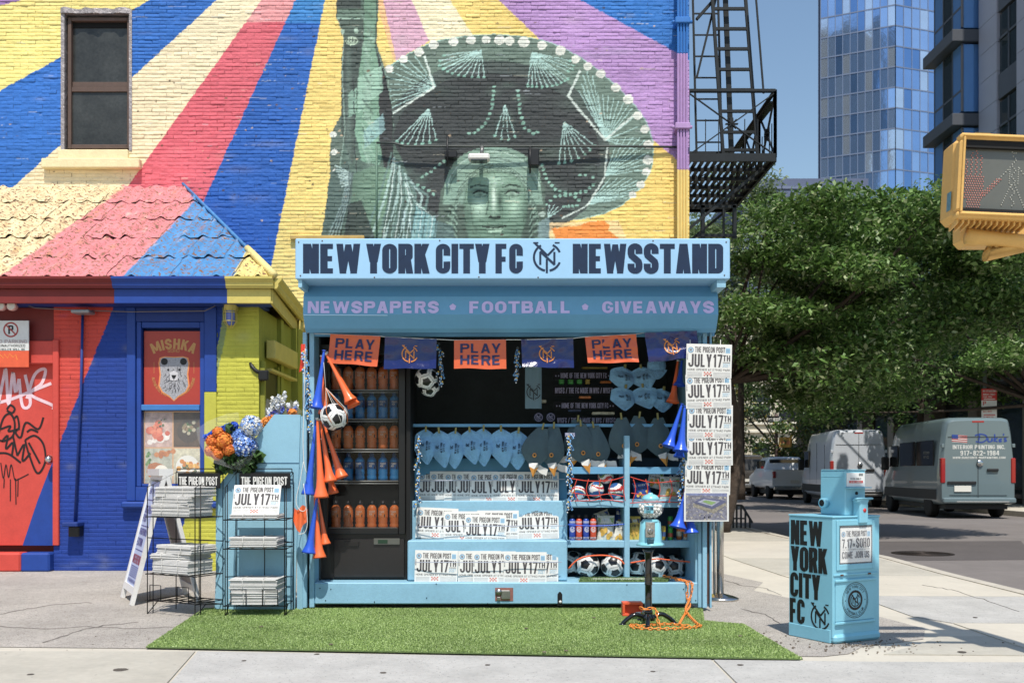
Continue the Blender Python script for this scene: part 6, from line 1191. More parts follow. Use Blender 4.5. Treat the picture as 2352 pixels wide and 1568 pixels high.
for k, (x, yb, w, h, c) in enumerate(((1540, 1241, 12, 30, 1), (1540, 1211, 12, 26, 1), (1560, 1241, 13, 36, 2), (1558, 1206, 10, 24, 0), (1575, 1241, 11, 28, 5), (1588, 1241, 10, 30, 0), (1524, 1241, 10, 34, 0))):
    b = MB(); D = DC+.1+.02*(k % 3); q = P(x, yb, D); b.lathe([(w/2*D/F*.9, 0), (w/2*D/F, .006), (w/2*D/F, h*D/F-.01), (w/2*D/F*.8, h*D/F)], Mcols[c], 12, tuple(q)); b.lathe([(w/2*D/F+.0006, h*D/F*.3), (w/2*D/F+.0006, h*D/F*.6)], Mcols[(c+3) % 6], 12, tuple(q), cap=False)
    b.build('snack_tube', None, 'snack tube beside the lower right horns, %s' % ('front green', 'stacked green', 'tall orange', 'olive on top', 'pale', 'farthest right', 'next to the gumball base')[k], 'snack tube', 'snack tubes in the right middle cubby', world=True)
# red nets and cords across cubbies
def rope(name, paths, r, m, lab, cat, D):
    b = MB(); [b.tube([P(x, y, D) for x, y in smooth(p, 5)], r, m, 5) for p in paths]; return b.build(name, None, lab, cat)
Mrr = mat('red_cord', rgb(214, 60, 36), .7); Mro = mat('orange_rope', rgb(236, 96, 40), .7, bump=(60, .8, .01))
rope('red_net', [[(1310, 1098), (1350, 1104), (1400, 1103), (1432, 1095)], [(1310, 1130), (1360, 1138), (1400, 1134), (1432, 1140)], [(1305, 1150), (1360, 1149), (1380, 1146), (1432, 1152)]]+[[(1325+27*k, 1100), (1320+27*k+random.uniform(-6, 6), 1125), (1328+27*k, 1150)] for k in range(5)], .004, Mrr, 'red string net across the left upper cubby', 'net', DC-.03)
rope('red_net', [[(1448, 1095), (1500, 1108), (1560, 1104), (1592, 1110)], [(1450, 1132), (1500, 1138), (1550, 1138), (1594, 1138)], [(1447, 1155), (1500, 1152), (1560, 1153), (1594, 1152)]]+[[(1455+28*k, 1100), (1460+28*k, 1125), (1452+28*k, 1153)] for k in range(6)], .004, Mrr, 'red string net across the right upper cubby', 'net', DC-.03)
rope('orange_rope', [[(1306, 1305), (1325, 1286), (1350, 1277), (1390, 1275), (1420, 1282), (1434, 1295)]], .007, Mro, 'orange rope across the balls in the left bottom cubby', 'rope', DC-.02); rope('orange_rope', [[(1448, 1292), (1480, 1287), (1510, 1283), (1550, 1287), (1592, 1292), (1592, 1310)]], .007, Mro, 'orange rope across the balls in the right bottom cubby', 'rope', DC-.02); rope('blue_cord', [[(1304, 1204), (1350, 1207), (1400, 1206), (1434, 1203)]], .005, Mhb, 'thin blue cord across the monogram bottles', 'cord', DC-.02)
# strip of turf on the deck
Mtf = mat('turf_base', rgb(96, 118, 64), .95, n=(6, .2), bump=(80, 1, .01))
def grassy(name, poly, z, n, h, parent, seed, cols=((104, 130, 76), (124, 148, 92), (84, 110, 60)), lab=None):
    rg = np.random.default_rng(seed); Q = np.array(poly); lo, hi = Q.min(0), Q.max(0); pts = rg.random((n*2, 2))*(hi-lo)+lo; ins = np.zeros(len(pts), bool); k = len(Q)
    for i in range(k):
        (ax, ay), (bx, by) = Q[i], Q[(i+1) % k]
        if ay != by: ins ^= ((ay > pts[:, 1]) != (by > pts[:, 1])) & (pts[:, 0] < (bx-ax)*(pts[:, 1]-ay)/(by-ay)+ax)
    p = pts[ins][:n]; n = len(p); a = rg.random(n)*6.28; w = .0022+rg.random(n)*.0022; hh = h*(.5+rg.random(n)*.8); lx, ly = rg.normal(0, .45, n)*hh, rg.normal(0, .45, n)*hh
    V = np.zeros((n, 3, 3)); V[:, 0] = np.c_[p[:, 0]-w*np.cos(a), p[:, 1]-w*np.sin(a), np.full(n, z)]; V[:, 1] = np.c_[p[:, 0]+w*np.cos(a), p[:, 1]+w*np.sin(a), np.full(n, z)]; V[:, 2] = np.c_[p[:, 0]+lx, p[:, 1]+ly, z+hh]
    base = lin(cols[0]); C = np.zeros((n, 3, 3)); pick = rg.integers(0, len(cols), n); CL = np.array([lin(c) for c in cols]); patch = vnoise(p[:, 0]*2.2, p[:, 1]*3, seed)[:, None]*.35+.85
    C[:] = (CL[pick]*patch)[:, None, :]; return link(name, np_mesh(name, V.reshape(-1, 3), np.arange(n*3).reshape(-1, 3), Mgb_, C.reshape(-1, 3)), parent, kind='stuff', world=parent is not None)
Mgb_ = mat('grass_fibre', attr=True, rough=.5, spec=.4)
zt = .245; A_ = [(PX(1330, K)+.0, K+.03), (PX(1535, K), K+.03), (PX(1540, K+.2), K+.24), (PX(1336, K+.2), K+.24)]
ts = thing('turf_strip', 'short strip of artificial turf with a white line lying on the deck', 'turf strip', (A_[0][0], A_[0][1], zt)); b = MB(); b.prism(A_, zt-.006, zt, Mtf, 'z'); b.beam((A_[0][0]+.12, K+.1, zt+.008), (A_[1][0]-.1, K+.1, zt+.008), .035, .012, mat('white_line', rgb(220, 224, 210), .9, n=(40, .2))); b.build('backing', ts, world=True)
grassy('fibres', A_, zt, 7000, .016, ts, 5)
# charms on the fan side: cord loops and orange pennants at the left post
b = MB(); D = K-.25; b.tube(smooth3([P(701, 800, D), P(699, 900, D), P(696, 1000, D), P(698, 1060, D), P(704, 1085, D)], 5), .003, Mwht, 5); b.tube(smooth3([P(697, 1060, D), P(688, 1110, D), P(680, 1150, D), P(690, 1172, D), P(703, 1165, D), P(697, 1110, D)], 5), .003, Mwht, 5); b.tube(smooth3([P(703, 1160, D), P(706, 1200, D), P(700, 1222, D), P(686, 1226, D)], 5), .003, Mwht, 5); b.build('white_cord', None, 'loose white cord looping down beside the left post', 'cord')
on_ = thing('orange_pennant', 'small folded orange plastic pennant hanging by the white cord', 'pennant', P(684, 1200, D)); b = MB(); b.grid(lambda u, v: tuple(P(674+30*u*(1-.0*v)+2*v, 1165+20*sin(u*7)*.3+60*(1-v)*(1-abs(u-.5)), D+.02+.02*sin(u*9))), 8, 4, Mho); b.build('sheet', on_, world=True)
pn = thing('red_pennant', 'red and yellow plastic pennant hanging outside the left post', 'pennant', P(693, 820, D)); b = MB(); b.grid(lambda u, v: tuple(P(691+10*u-5*(1-v)**3, 790+66*(1-v)-8*u*(1-v), D+.05+.012*sin(u*5))), 5, 8, mat('pennant_red', rgb(226, 62, 36), .35, coat=.3)); b.build('sheet', pn, world=True)
# ---------------------------------------------------------------- turf mat
mp = [G(335, 1491), G(1844, 1519), G(1708, 1438), G(1618, 1430), G(1614, 1401), G(470, 1401)]; mp = [(p.x, p.y) for p in mp]
mt = thing('turf_mat', 'large green artificial turf mat lying in front of the newsstand', 'turf mat', (-.5, 7.5, .01)); b = MB(); b.prism(mp, .0115, .02, Mtf, 'z'); b.build('backing', mt, world=True)
grassy('fibres', mp, .02, 230000, .0075, mt, 8, ((130, 156, 74), (146, 170, 86), (116, 142, 64), (170, 190, 120)))
b = MB()
for x, y in ((1208, 1452), (1364, 1427), (1250, 1508), (1300, 1505), (600, 1448), (1700, 1470), (760, 1490)): g_ = G(x, y); b.box(g_.x-.012, g_.x+.014, g_.y-.01, g_.y+.01, .03, .036, Mgravel, .003)
b.build('litter', kind='stuff')
# ---------------------------------------------------------------- side wing of the stand
Dw = K-.06; wg = thing('side_display', 'sky blue slanted side display panel left of the newsstand', 'display', P(600, 1395, Dw)); b = MB()
poly = [(630, 951), (690, 952), (677, 1403), (493, 1397), (502, 1115)]; pw = [(PX(x, Dw), PZ(y, Dw)) for x, y in poly]
b.prism(pw, Dw, Dw+.02, Mk3); b.box(PX(681, Dw), PX(694, Dw), Dw+.021, Dw+.5, .02, PZ(955, Dw), Mk3); b.box(PX(494, Dw), PX(504, Dw), Dw+.021, Dw+.45, .02, PZ(1118, Dw), Mk3); b.build('side_panel', wg, world=True)
b = MB(); b.beam((PX(504, Dw), Dw+.25, PZ(1135, Dw)), (PX(628, Dw), Dw+.25, PZ(970, Dw)), .4, .012, Mk3); b.box(PX(505, Dw), PX(680, Dw), Dw+.05, Dw+.06, PZ(1063, Dw), PZ(1061, Dw), Mgrk); b.build('slope_shelf', wg, world=True)
b = MB(); b.box(PX(560, Dw), PX(688, Dw), Dw-.003, Dw-.0005, PZ(1064, Dw), PZ(1062, Dw), mat('seam_blue', rgb(50, 96, 126), .7)); b.build('seam', wg, world=True)
# ---------------------------------------------------------------- bouquets
Mcel = mat('cellophane', (.92, .93, .95), .12, alpha=.09, spec=.7); Mleaf = mat('leaf_green', rgb(60, 92, 38), .6, n=(20, .2)); Mmar = mat('marigold', rgb(240, 140, 20), .7, n=(60, .25)); Mhy = [mat('hydrangea%d' % i, rgb(*c), .7) for i, c in enumerate(((84, 128, 206), (120, 160, 224), (210, 216, 226), (66, 104, 186)))]; Mdel = mat('delphinium', rgb(66, 66, 190), .6, n=(60, .3)); Mwf = mat('white_bloom', rgb(226, 224, 214), .6)
def blossom(b, c, r, ms, n, s=.012, sq=1):
    for i in range(n):
        d = Vector((random.gauss(0, 1), random.gauss(0, 1), random.gauss(0, 1))).normalized(); p = Vector(c)+d*r*random.uniform(.86, 1.08); t = d.orthogonal().normalized()*s*random.uniform(.7, 1.3); w = d.cross(t).normalized()*t.length
        a = random.uniform(0, 6.3); t, w = t*cos(a)+w*sin(a), w*cos(a)-t*sin(a); e = d*s*random.uniform(-.2, .7); b.add([p-t, p-w+e, p+t, p+w+e], [(0, 1, 2, 3)], random.choice(ms))
    return b
bq = thing('bouquet', 'bouquet of orange marigolds, blue hydrangea and blue sprays wrapped in cellophane', 'bouquet', P(540, 1020, K-.16)); D = K-.16
for px, py, r in ((501, 993, .045), (487, 1013, .05), (514, 1012, .075), (486, 1034, .055), (500, 1042, .05), (525, 1032, .05)):
    b = MB(); b.ball(tuple(P(px, py, D)), r*.85, Mmar, 12, 8); blossom(b, P(px, py, D), r*.93, [Mmar, mat('marigold_deep', rgb(214, 104, 16), .7)], 260, .013); b.build('marigold', bq, world=True)
for px, py, r, ms in ((562, 1025, .10, Mhy), (546, 1003, .07, Mhy[:2]+Mhy[3:]), (577, 978, .085, [Mhy[2], Mhy[1], Mwf])):
    b = MB(); b.ball(tuple(P(px, py, D+.06)), r*.85, Mhy[3], 12, 8); blossom(b, P(px, py, D+.06), r, ms, 900, .011); b.build('hydrangea', bq, world=True)
b = MB()
for k in range(11): px, py = 476+6*k+random.uniform(-3, 3), 1002-abs(k-3)*-1-3.2*k; blossom(b, P(px, py, D+.03), .024, [Mhb, mat('blue_daisy', rgb(40, 84, 190), .6)], 40, .018)
b.build('blue_spray', bq, world=True)
b = MB()
for k in range(30): c = P(random.uniform(500, 590), random.uniform(1040, 1078), D+.05); blossom(b, c, .03, [Mleaf, mat('leaf_dark', rgb(36, 52, 30), .6)], 8, .05)
blossom(b, P(528, 984, D), .03, [Mleaf], 20, .03); b.build('foliage', bq, world=True)
b = MB(); ap_ = P(560, 1085, D+.1); rim = [P(x, y, D+d_) for x, y, d_ in ((472, 1046, -.12), (455, 1010, -.1), (450, 985, 0), (478, 966, .1), (520, 950, .15), (548, 946, .1), (552, 975, 0), (600, 985, .05), (585, 1040, -.1), (530, 1066, -.16), (490, 1062, -.16))]
nr = len(rim); b.add([ap_]+rim, [(0, i+1, (i+1) % nr+1) for i in range(nr)], Mcel); b.build('wrap', bq, world=True)
bq2 = thing('bouquet', 'bouquet of tall white and violet delphiniums in cellophane behind the slanted panel', 'bouquet', P(645, 930, K+.15)); D = K+.12; b = MB()
for x0, y0, x1, y1 in ((632, 975, 640, 910), (622, 980, 627, 915), (640, 970, 655, 902), (668, 960, 662, 930), (676, 955, 680, 925), (612, 985, 618, 940)):
    for i in range(16): f = i/15; blossom(b, P(x0+(x1-x0)*f+random.uniform(-2, 2), y0+(y1-y0)*f, D+random.uniform(-.03, .03)), .016, [Mdel, Mhy[0]] if f < .55 else [Mwf, Mhy[2]], 9, .012)
b.build('flower_spike', bq2, world=True); b = MB()
for x, y in ((612, 968), (600, 974), (672, 948), (626, 962)): b = MB(); blossom(b, P(x, y, D-.02), .035, [Mmar], 90, .014); b.build('marigold', bq2, world=True)
b = MB(); b.add([P(630, 990, D), P(607, 950, D-.06), P(612, 915, D+.05), P(650, 930, D-.07), P(668, 918, D), P(695, 945, D-.05), P(690, 970, D)], [(0, 1, 2), (0, 2, 3), (0, 3, 4), (0, 4, 5), (0, 5, 6)], Mcel); b.build('wrap', bq2, world=True)
# ---------------------------------------------------------------- wire racks with bundles
Mrw = mat('rack_wire', rgb(22, 22, 24), .4, .4); Mhd = mat('header_black', rgb(18, 18, 20), .4)
def rack(ox, oy, ang, w, d, lab, levels, name='newspaper_rack'):
    r = thing(name, lab, 'rack', (ox, oy, .004), radians(ang)); b = MB(); R = .0042; T = lambda *p: b.tube([Vector(q) for q in p], R, Mrw, 6)
    zf, zb_ = 1.03, 1.15
    for x in (0, w): T((x, 0, 0), (x+(.0), .0, zf), (x, d, zb_), (x, d, 0)); T((x, 0, .0), (x, .12, .1)); T((x, .06, .0), (x, .06, zf+.02))
    for z in levels: T((-.02, 0, z), (w+.02, 0, z)); T((-.0, d, z), (w, d, z)); T((0, -.02, z), (0, d, z)); T((w, -.02, z), (w, d, z))
    for z in (levels[0]-.2, levels[1]-.25): T((0, d, z), (w, d, z)); T((0, 0, z+.03), (0, d, z)); T((w, 0, z+.03), (w, d, z))
    T((0, d, zb_), (w, d, zb_)); T((.01, d, zb_+.03), (w-.01, d, zb_+.03)); T((.01, d, zb_+.03), (.01, d, zb_)); T((w-.01, d, zb_+.03), (w-.01, d, zb_)); T((w/2, d, 0.05), (w/2, d, levels[0]))
    z = levels[-1]
    for x0 in (.05, w-.17): T((x0, -.02, z), (x0, -.02, z+.13), (x0+.12, -.02, z+.13), (x0+.12, -.02, z))
    for k in range(1, 5):
        for z in levels: T((w*k/5, 0, z-.002), (w*k/5, d, z-.002))
    b.build('wire_frame', r); b = MB(); b.box(.03, w-.02, d-.012, d-.006, zb_-.13, zb_-.005, Mhd, .001); b.build('header', r); h_ = r.children[-1]
    b = MB(); b.flat([[(x+.045, y) for x, y in q] for q in text('THE PIGEON POST', .07, .44, .17, .05, w-.09)], Mwht, (0, d-.012, zb_-.105), (1, 0, 0), (0, 0, 1), .001); b.build('lettering', h_)
    return r
LV = (.79, .325, .11); LV2 = (.775, .545, .095)
rk1 = rack(-2.97, 8.11, -27, .52, .31, 'black wire newspaper rack on the left, with two loaded shelves', LV); rk2 = rack(-2.27, 7.88, 0, .47, .31, 'black wire newspaper rack on the right, in front of the slanted blue panel', LV2)
Medge = mat('paper_edges', rgb(206, 204, 200), .9, n=(60, .1))
def bundle(rk, x, y, z, W, Dp_, H, rot, lab, upr=0):
    c = Matrix.Translation(rk.location) @ Matrix.Rotation(rk.rotation_euler.z, 4, 'Z') @ Vector((x, y, z)); t = thing('newspaper_bundle', lab, 'newspaper bundle', c, (upr, 0, rk.rotation_euler.z+radians(rot)), 'tied newspaper bundles in the racks'); b = MB(); n = max(3, int(H/.0085)); zz = 0
    for i in range(n):
        h = H/n; sx, sy = random.uniform(-.006, .006), random.uniform(-.006, .006); sag = .006*sin(i); b.box(-W/2+sx, W/2+sx, -Dp_/2+sy, Dp_/2+sy, zz, zz+h*.86, Medge, h*.38); zz += h
    b.build('paper_stack', t); b = MB()
    for k in range(3): b.flat([[(-W*.4, -.02+.03*k), (W*.4, -.02+.03*k), (W*.4, -.005+.03*k), (-W*.4, -.005+.03*k)]], Mpk if k else Mpl, (0, 0, zz+.001), (1, 0, 0), (0, 1, 0), .0005)
    b.build('top_print', t); b = MB()
    for sx in (-W*.22, W*.22): b.tube([(sx, -Dp_/2-.008, -.001), (sx+.004, -Dp_/2-.009, zz*.5), (sx, -Dp_/2-.008, zz+.003), (sx, Dp_/2+.008, zz+.003), (sx, Dp_/2+.008, 0)], .0022, Mwht, 4)
    b.build('tie_string', t); return t
for i, (z, H, x, y, rot) in enumerate(((.797, .095, .24, .14, 2), (.893, .06, .25, .15, -4), (.954, .08, .26, .16, 5), (.332, .115, .25, .14, -2), (.448, .045, .22, .15, 6), (.494, .07, .27, .16, -3))):
    bundle(rk1, x, y, z, .40, .27, H, rot, 'tied newspaper bundle in the left rack, %s one on the %s shelf' % (('bottom', 'middle', 'top')[i % 3], ('upper', 'lower')[i//3]))
for i, (z, H) in enumerate(((.553, .085), (.103, .105), (.209, .10), (.783, .035))):
    bundle(rk2, .22, .14, z, .38, .26, H, (-1, 2, -2, 0)[i], 'tied newspaper bundle in the right rack, %s' % ('alone on the middle shelf', 'bottom one of the two lowest', 'upper one of the two lowest', 'thin pile under the upright front page')[i])
o = news0.copy(); COL.objects.link(o); tag(o, 'newspaper propped upright in the right wire rack below its black header', 'newspaper', 'newspapers in the racks'); o.location = (-2.27+.03, 7.95, .815); o.rotation_euler = (-.35, 0, 0); o.scale = (1.02, 1, .92)
# ---------------------------------------------------------------- A-board
af = thing('a_board', 'white folding sandwich board with printed panels standing beside the left rack', 'sandwich board', (-3.28, 8.6, .004)); Mab = mat('board_white', rgb(222, 220, 216), .5, n=(7, .08), bump=(40, .3, .004)); Mabp = mat('board_print', rgb(176, 190, 222), .5, n=(10, .08)); Mabi = mat('board_ink', rgb(52, 66, 140), .5); Mabr = mat('board_red', rgb(150, 40, 60), .5)
f0 = Vector((-3.28, 8.6, .004)); ud = Vector((-.32, .59, 0))/.67; pr = Vector((ud.y, -ud.x, 0)); W = .66
for s_ in (0, 1):
    base = f0+pr*(.56*s_); rid = f0+pr*.28+Vector((0, 0, 1.16)); v_ = (rid-base); L_ = v_.length; v_.normalize(); nn = ud.cross(v_)*(-1 if s_ == 0 else 1); nn = (-pr if s_ == 0 else pr)*.97+Vector((0, 0, .25)); b = MB()
    def q(a, c): return base+ud*a+v_*c
    for a0, c0, a1, c1, wd in ((0.03, 0, .03, L_, .06), (W-.03, 0, W-.03, L_, .06), (.06, .12, W-.06, .12, .06), (.06, L_-.05, W-.06, L_-.05, .12)): b.beam(q(a0, c0), q(a1, c1), .035 if c0 == c1 else .06, .06 if c0 == c1 else .035, Mab, up=nn if c0 != c1 else v_)
    b.build('frame', af, world=True); b = MB(); vs = [q(a, c)+nn*.004 for a, c in ((.06, .15), (W-.06, .15), (W-.06, L_-.1), (.06, L_-.1))]; vs2 = [p-nn*.012 for p in vs]; b.add(vs+vs2, [(0, 1, 2, 3), (7, 6, 5, 4), (0, 4, 5, 1), (1, 5, 6, 2), (2, 6, 7, 3), (3, 7, 4, 0)], Mabp if s_ == 0 else mat('board_back', rgb(150, 144, 140), .7, n=(6, .15))); pn_ = b.build('panel', af, world=True)
    if s_ == 0:
        b = MB()
        for s2, c, h, wd, m in (('FOR THE CITY', .98, .05, .4, Mabi), ('THE PIGEON', .80, .07, .42, Mabi), ('POST', .72, .07, .2, Mabi), ('FOOTBALL', .60, .06, .42, Mabi), ('EXTRA', .50, .07, .3, Mabi), ('WEEKEND', .34, .08, .44, Mabr), ('AT THE NEWSSTAND', .17, .03, .44, Mabi)): b.flat(text(s2, h, .5, .16, .1, wd), m, q(W-.1, c)+nn*.006, -ud, v_, .001)
        for k in range(6): b.flat([[(0, 0), (.42, 0), (.42, .006), (0, .006)]], Mabi, q(W-.1, .22+.018*k)+nn*.006, -ud, v_, .001)
        for c in (.46, .68, .92): b.flat([[(0, 0), (.44, 0), (.44, .006), (0, .006)]], Mabi, q(W-.1, c)+nn*.006, -ud, v_, .001)
        b.build('print', pn_); pn_.children[0].location = (0, 0, 0)
b = MB(); rd = f0+pr*.28+Vector((0, 0, 1.15)); b.beam(rd-ud*.0, rd+ud*W, .12, .06, Mab); b.build('ridge', af, world=True)
# ---------------------------------------------------------------- gumball machine, chain, box
gm = thing('gumball_machine', 'pale blue gumball machine full of white gumballs on a black pole', 'gumball machine', (0, 0, 0)); D = 7.45; g0 = G(1490, 1439); X0 = PX(1494, D); gm.location = (X0, D, .02); Mgm = mat('gumball_blue', rgb(126, 200, 214), .3, coat=.5, n=(9, .05)); Mbg = mat('gloss_black', rgb(12, 12, 13), .12, coat=.8)
zz = lambda py: PZ(py, D)-.02
b = MB(); b.lathe([(.045, zz(1262)), (.03, zz(1270)), (.024, zz(1290)), (.028, zz(1330)), (.03, zz(1334)), (.028, zz(1338)), (.030, zz(1340)), (.026, zz(1344)), (.027, zz(1400)), (.033, zz(1403)), (.033, zz(1407)), (.03, .08), (.05, .06), (.05, .03)], Mbg, 16, (-.015, 0, 0)); b.build('pole', gm)
for a in (.15, 1.75, 3.3, 4.55):
    b = MB(); r = .20; b.tube(smooth3([(-.015+.04*cos(a), .04*sin(a), .055), (-.015+.1*cos(a), .1*sin(a), .075), (-.015+.16*cos(a), .16*sin(a), .045), (-.015+r*cos(a), r*sin(a), .01)], 5), .017, Mbg, 8); b.lathe([(.028, 0), (.026, .012), (.01, .016)], Mbg, 12, (-.015+r*cos(a), r*sin(a), 0)); b.build('foot', gm)
b = MB(); zb = zz(1252); h = zz(1198)-zb
b.lathe([(.105, zb), (.108, zb+.006), (.102, zb+.016), (.092, zb+.02), (.088, zb+.03), (.076, zb+h), (.07, zb+h+.004)], Mgm, 8, (0, 0, 0)); b.lathe([(.074, zb+h), (.055, zb+h+.02)], Mgm, 20); b.box(-.035, .012, -.098, -.07, zb+.02, zb+.055, mat('chute_dark', rgb(40, 80, 96), .5), .004); b.build('body', gm)
b = MB(); b.box(-.05, .02, -.098, -.085, zb+.065, zb+h+.002, mat('coin_plate', rgb(176, 172, 166), .3, .8, n=(60, .4)), .004); b.lathe([(.022, 0), (.022, -.008), (.012, -.010)], Mst, 14, (-.015, -.098, zb+.11), 'y'); b.box(-.019, -.011, -.125, -.098, zb+.09, zb+.13, Mst, .003); b.build('coin_plate', gm)
zc = zz(1166); b = MB(); prof = [(.098*sqrt(max(0, 1-t*t)), zc+.086*t) for t in np.linspace(-.82, .86, 14)]; b.lathe(prof, mat('globe_glass', (.95, .97, 1), .02, alpha=.1, spec=.8), 26, cap=False); b.build('globe', gm)
gb = MB(); gb.ball((0, 0, 0), .0135, Mwht, 9, 6); gd = None; n_ = 0; rb = random.Random(2)
for i in range(2500):
    x, y, z = rb.uniform(-.09, .09), rb.uniform(-.09, .09), rb.uniform(-.07, .03-.018*rb.random()); 
    if (x/.082)**2+(y/.082)**2+(z/.074)**2 > 1 or (x*x+y*y) < .045**2 and z < .02 and False: continue
    if not hasattr(gm, 'dummy') and any((x-a)**2+(y-b_)**2+(z-c_)**2 < .022**2 for a, b_, c_ in GB_) if 'GB_' in globals() else False: continue
    if 'GB_' not in globals(): GB_ = []
    GB_.append((x, y, z))
    if gd is None: o = gb.build('gumball', gm); gd = o.data
    else: o = link('gumball', gd, gm)
    o.location = (x, y, zc+z)
b = MB(); zl = zz(1148); b.lathe([(.062, zl), (.067, zl+.006), (.066, zl+.014), (.05, zl+.034), (.03, zl+.044), (.018, zl+.046), (.018, zl+.052), (.012, zl+.056)], Mgm, 24); b.build('lid', gm)
b = MB(); lf = lambda u, v: (-.065+.065*u+.008, -.101+.03*(1-u)**2, zc-.035+.055*v); b.grid(lf, 6, 3, mat('egg_label', rgb(120, 196, 216), .4)); onm(b, [[(x/1.0+.05, y+.42) for x, y in q] for q in text('PIGEON', .46, .4, .15, .06, .9)], Mink, lf, .002); onm(b, [[(x+.18, y+.06) for x, y in q] for q in text('EGGS', .28, .45, .15, .06, .5)], mat('label_green', rgb(30, 90, 70), .4), lf, .002); b.build('label', gm)
cn = thing('plastic_chain', 'orange plastic chain draped over the deck edge and round the gumball stand', 'chain', G(1588, 1430)); Moc = mat('chain_orange', rgb(242, 138, 24), .35, coat=.3); lb = MB(); lb.tube([(.020*cos(a)*(1 if abs(cos(a)) < 5 else 1), .0095*sin(a), 0) for a in np.linspace(0, 2*pi, 13)[:-1]], .0038, Moc, 6, closed=True); ld = None
def chain_path(pts):
    global ld
    pts = smooth3(pts, 12); acc = 0; last = pts[0]; k = 0
    for p in pts[1:]:
        seg = (p-last).length; d = (p-last)
        while acc+seg >= .030:
            f = (.030-acc)/seg; last = last+d*f; seg *= (1-f); d = p-last; acc = 0; k += 1
            if ld is None: o = lb.build('link', cn); ld = o.data
            else: o = link('link', ld, cn)
            dd = d if d.length > 1e-6 else Vector((1, 0, 0)); o.rotation_euler = (Matrix.Rotation(0, 3, 'X') @ dd.to_track_quat('X', 'Z').to_matrix() @ Matrix.Rotation(radians(90*(k % 2)+20), 3, 'X')).to_euler(); o.location = last-cn.location
        acc += seg; last = p
ED = K-.03; gp = lambda x, y, z=.035: G(x, y, z)
chain_path([P(1520, 1322, K+.2), P(1545, 1326, K+.12), P(1572, 1334, K+.01), P(1580, 1345, ED-.02), P(1578, 1370, ED-.03), P(1584, 1390, ED-.05), P(1577, 1402, 7.95), P(1568, 1418, 7.75), gp(1560, 1432)]); chain_path([P(1548, 1330, K+.08), P(1585, 1336, K), P(1590, 1350, ED-.03), P(1584, 1375, ED-.05), P(1575, 1398, 7.95), P(1585, 1415, 7.75), gp(1600, 1430), gp(1607, 1437), gp(1560, 1442), gp(1500, 1443), gp(1455, 1440), gp(1450, 1434), gp(1480, 1436), gp(1530, 1432), gp(1580, 1436)])
chain_path([P(1466, 1392, D-.06), P(1480, 1398, D-.08), P(1500, 1396, D-.08), P(1508, 1404, D-.12), P(1510, 1420, D-.14), gp(1515, 1436)])
ob = thing('orange_box', 'open orange metal box lying on the turf behind the gumball stand', 'box', G(1453, 1424)); D = 7.85; b = MB(); x0, x1, z0, z1 = PX(1430, D), PX(1477, D), .022, PZ(1383, D); Mob = mat('box_orange', rgb(232, 84, 26), .5, n=(8, .08))
for q in ((x0, x1, z1-.02, z1), (x0, x1, z0, z0+.02), (x0, x0+.02, z0+.02, z1-.02), (x1-.02, x1, z0+.02, z1-.02)): b.box(q[0], q[1], D, D+.1, q[2], q[3], Mob, .003)
b.box(x0+.02, x1-.02, D+.04, D+.1, z0+.02, z1-.02, Mob); b.build('case', ob, world=True); b = MB(); b.box(PX(1461, D), PX(1474, D), D-.003, D-.0005, z0+.01, z0+.035, Mwht); b.build('sticker', ob, world=True)
sx = thing('stanchion', 'chrome queue stanchion post with a round base right of the newsstand', 'stanchion', (PX(1654, 9.0), 9.0, .004)); Mch_ = mat('brushed_chrome', (.55, .53, .5), .22, 1.0); b = MB(); b.lathe([(.033, .02), (.033, .95), (.02, .96)], Mch_, 18); b.build('post', sx); b = MB(); b.lathe([(.165, 0), (.165, .018), (.12, .035), (.04, .055), (.033, .06)], Mch_, 28); b.build('base', sx)
b = MB(); b.tube([(-.06, .01, 1.1), (-.05, 0, .02)], .012, Mch_, 8); b.build('side_tube', sx)
# ---------------------------------------------------------------- newspaper vending box
vb = thing('newspaper_box', 'sky blue newspaper vending box with bold black lettering and a round crest', 'newspaper box', (2.155, 6.69, .006), radians(28)); Mvb = mat('vend_blue', rgb(122, 188, 208), .45, n=(6, .05), bump=(60, .3, .002)); W, Dd, H = .442, .412, .853
def lb_(name, boxes, m=Mvb, par=None, bev=.004):
    b = MB(); [b.box(*q, m, bev) for q in boxes]; return b.build(name, par or vb)
lb_('cabinet', [(.0, W, .0, Dd, .035, H-.01)]); lb_('top_rim', [(-.004, W+.004, -.006, Dd+.004, H-.0099, H+.003)]); lb_('base', [(.002, W-.002, -.022, .1, .0, .06)], bev=.018); lb_('base', [(-.004, .02, .02, Dd, 0, .09)])
dn = lb_('door', [(.03, .056, -.010, -.0005, .49, .83), (.366, .392, -.010, -.0005, .49, .83), (.0561, .3659, -.010, -.0005, .79, .83), (.0561, .3659, -.010, -.0005, .49, .53)]); lb_('window_recess', [(.057, .365, -.003, -.0006, .531, .789)], Mgrk, bev=0)
b = MB(); fnp = page(b, .292, .235, soho=True, bow=.002); o = b.build('display_newspaper', vb); o.location = (.064, -.005, .54)
lb_('window_glass', [(.0562, .3658, -.0125, -.0115, .5302, .7898)], mat('clear_plastic', (.95, .97, 1), .05, alpha=.08, spec=.6), bev=0)
lb_('hinge', [(.004, W-.02, -.008, -.0005, .452, .466)]); lb_('hinge', [(.06, .09, -.012, -.0085, .452, .464), (.32, .35, -.012, -.0085, .452, .464)], MATS['rust_post'])
lp = lb_('lower_panel', [(.02, .385, -.008, -.0005, .145, .425)], bev=.006); lb_('panel_flange', [(.01, .395, -.02, -.0085, .41, .43)], bev=.008); lb_('panel_flange', [(.01, .39, -.02, -.0085, .125, .145)], bev=.008)
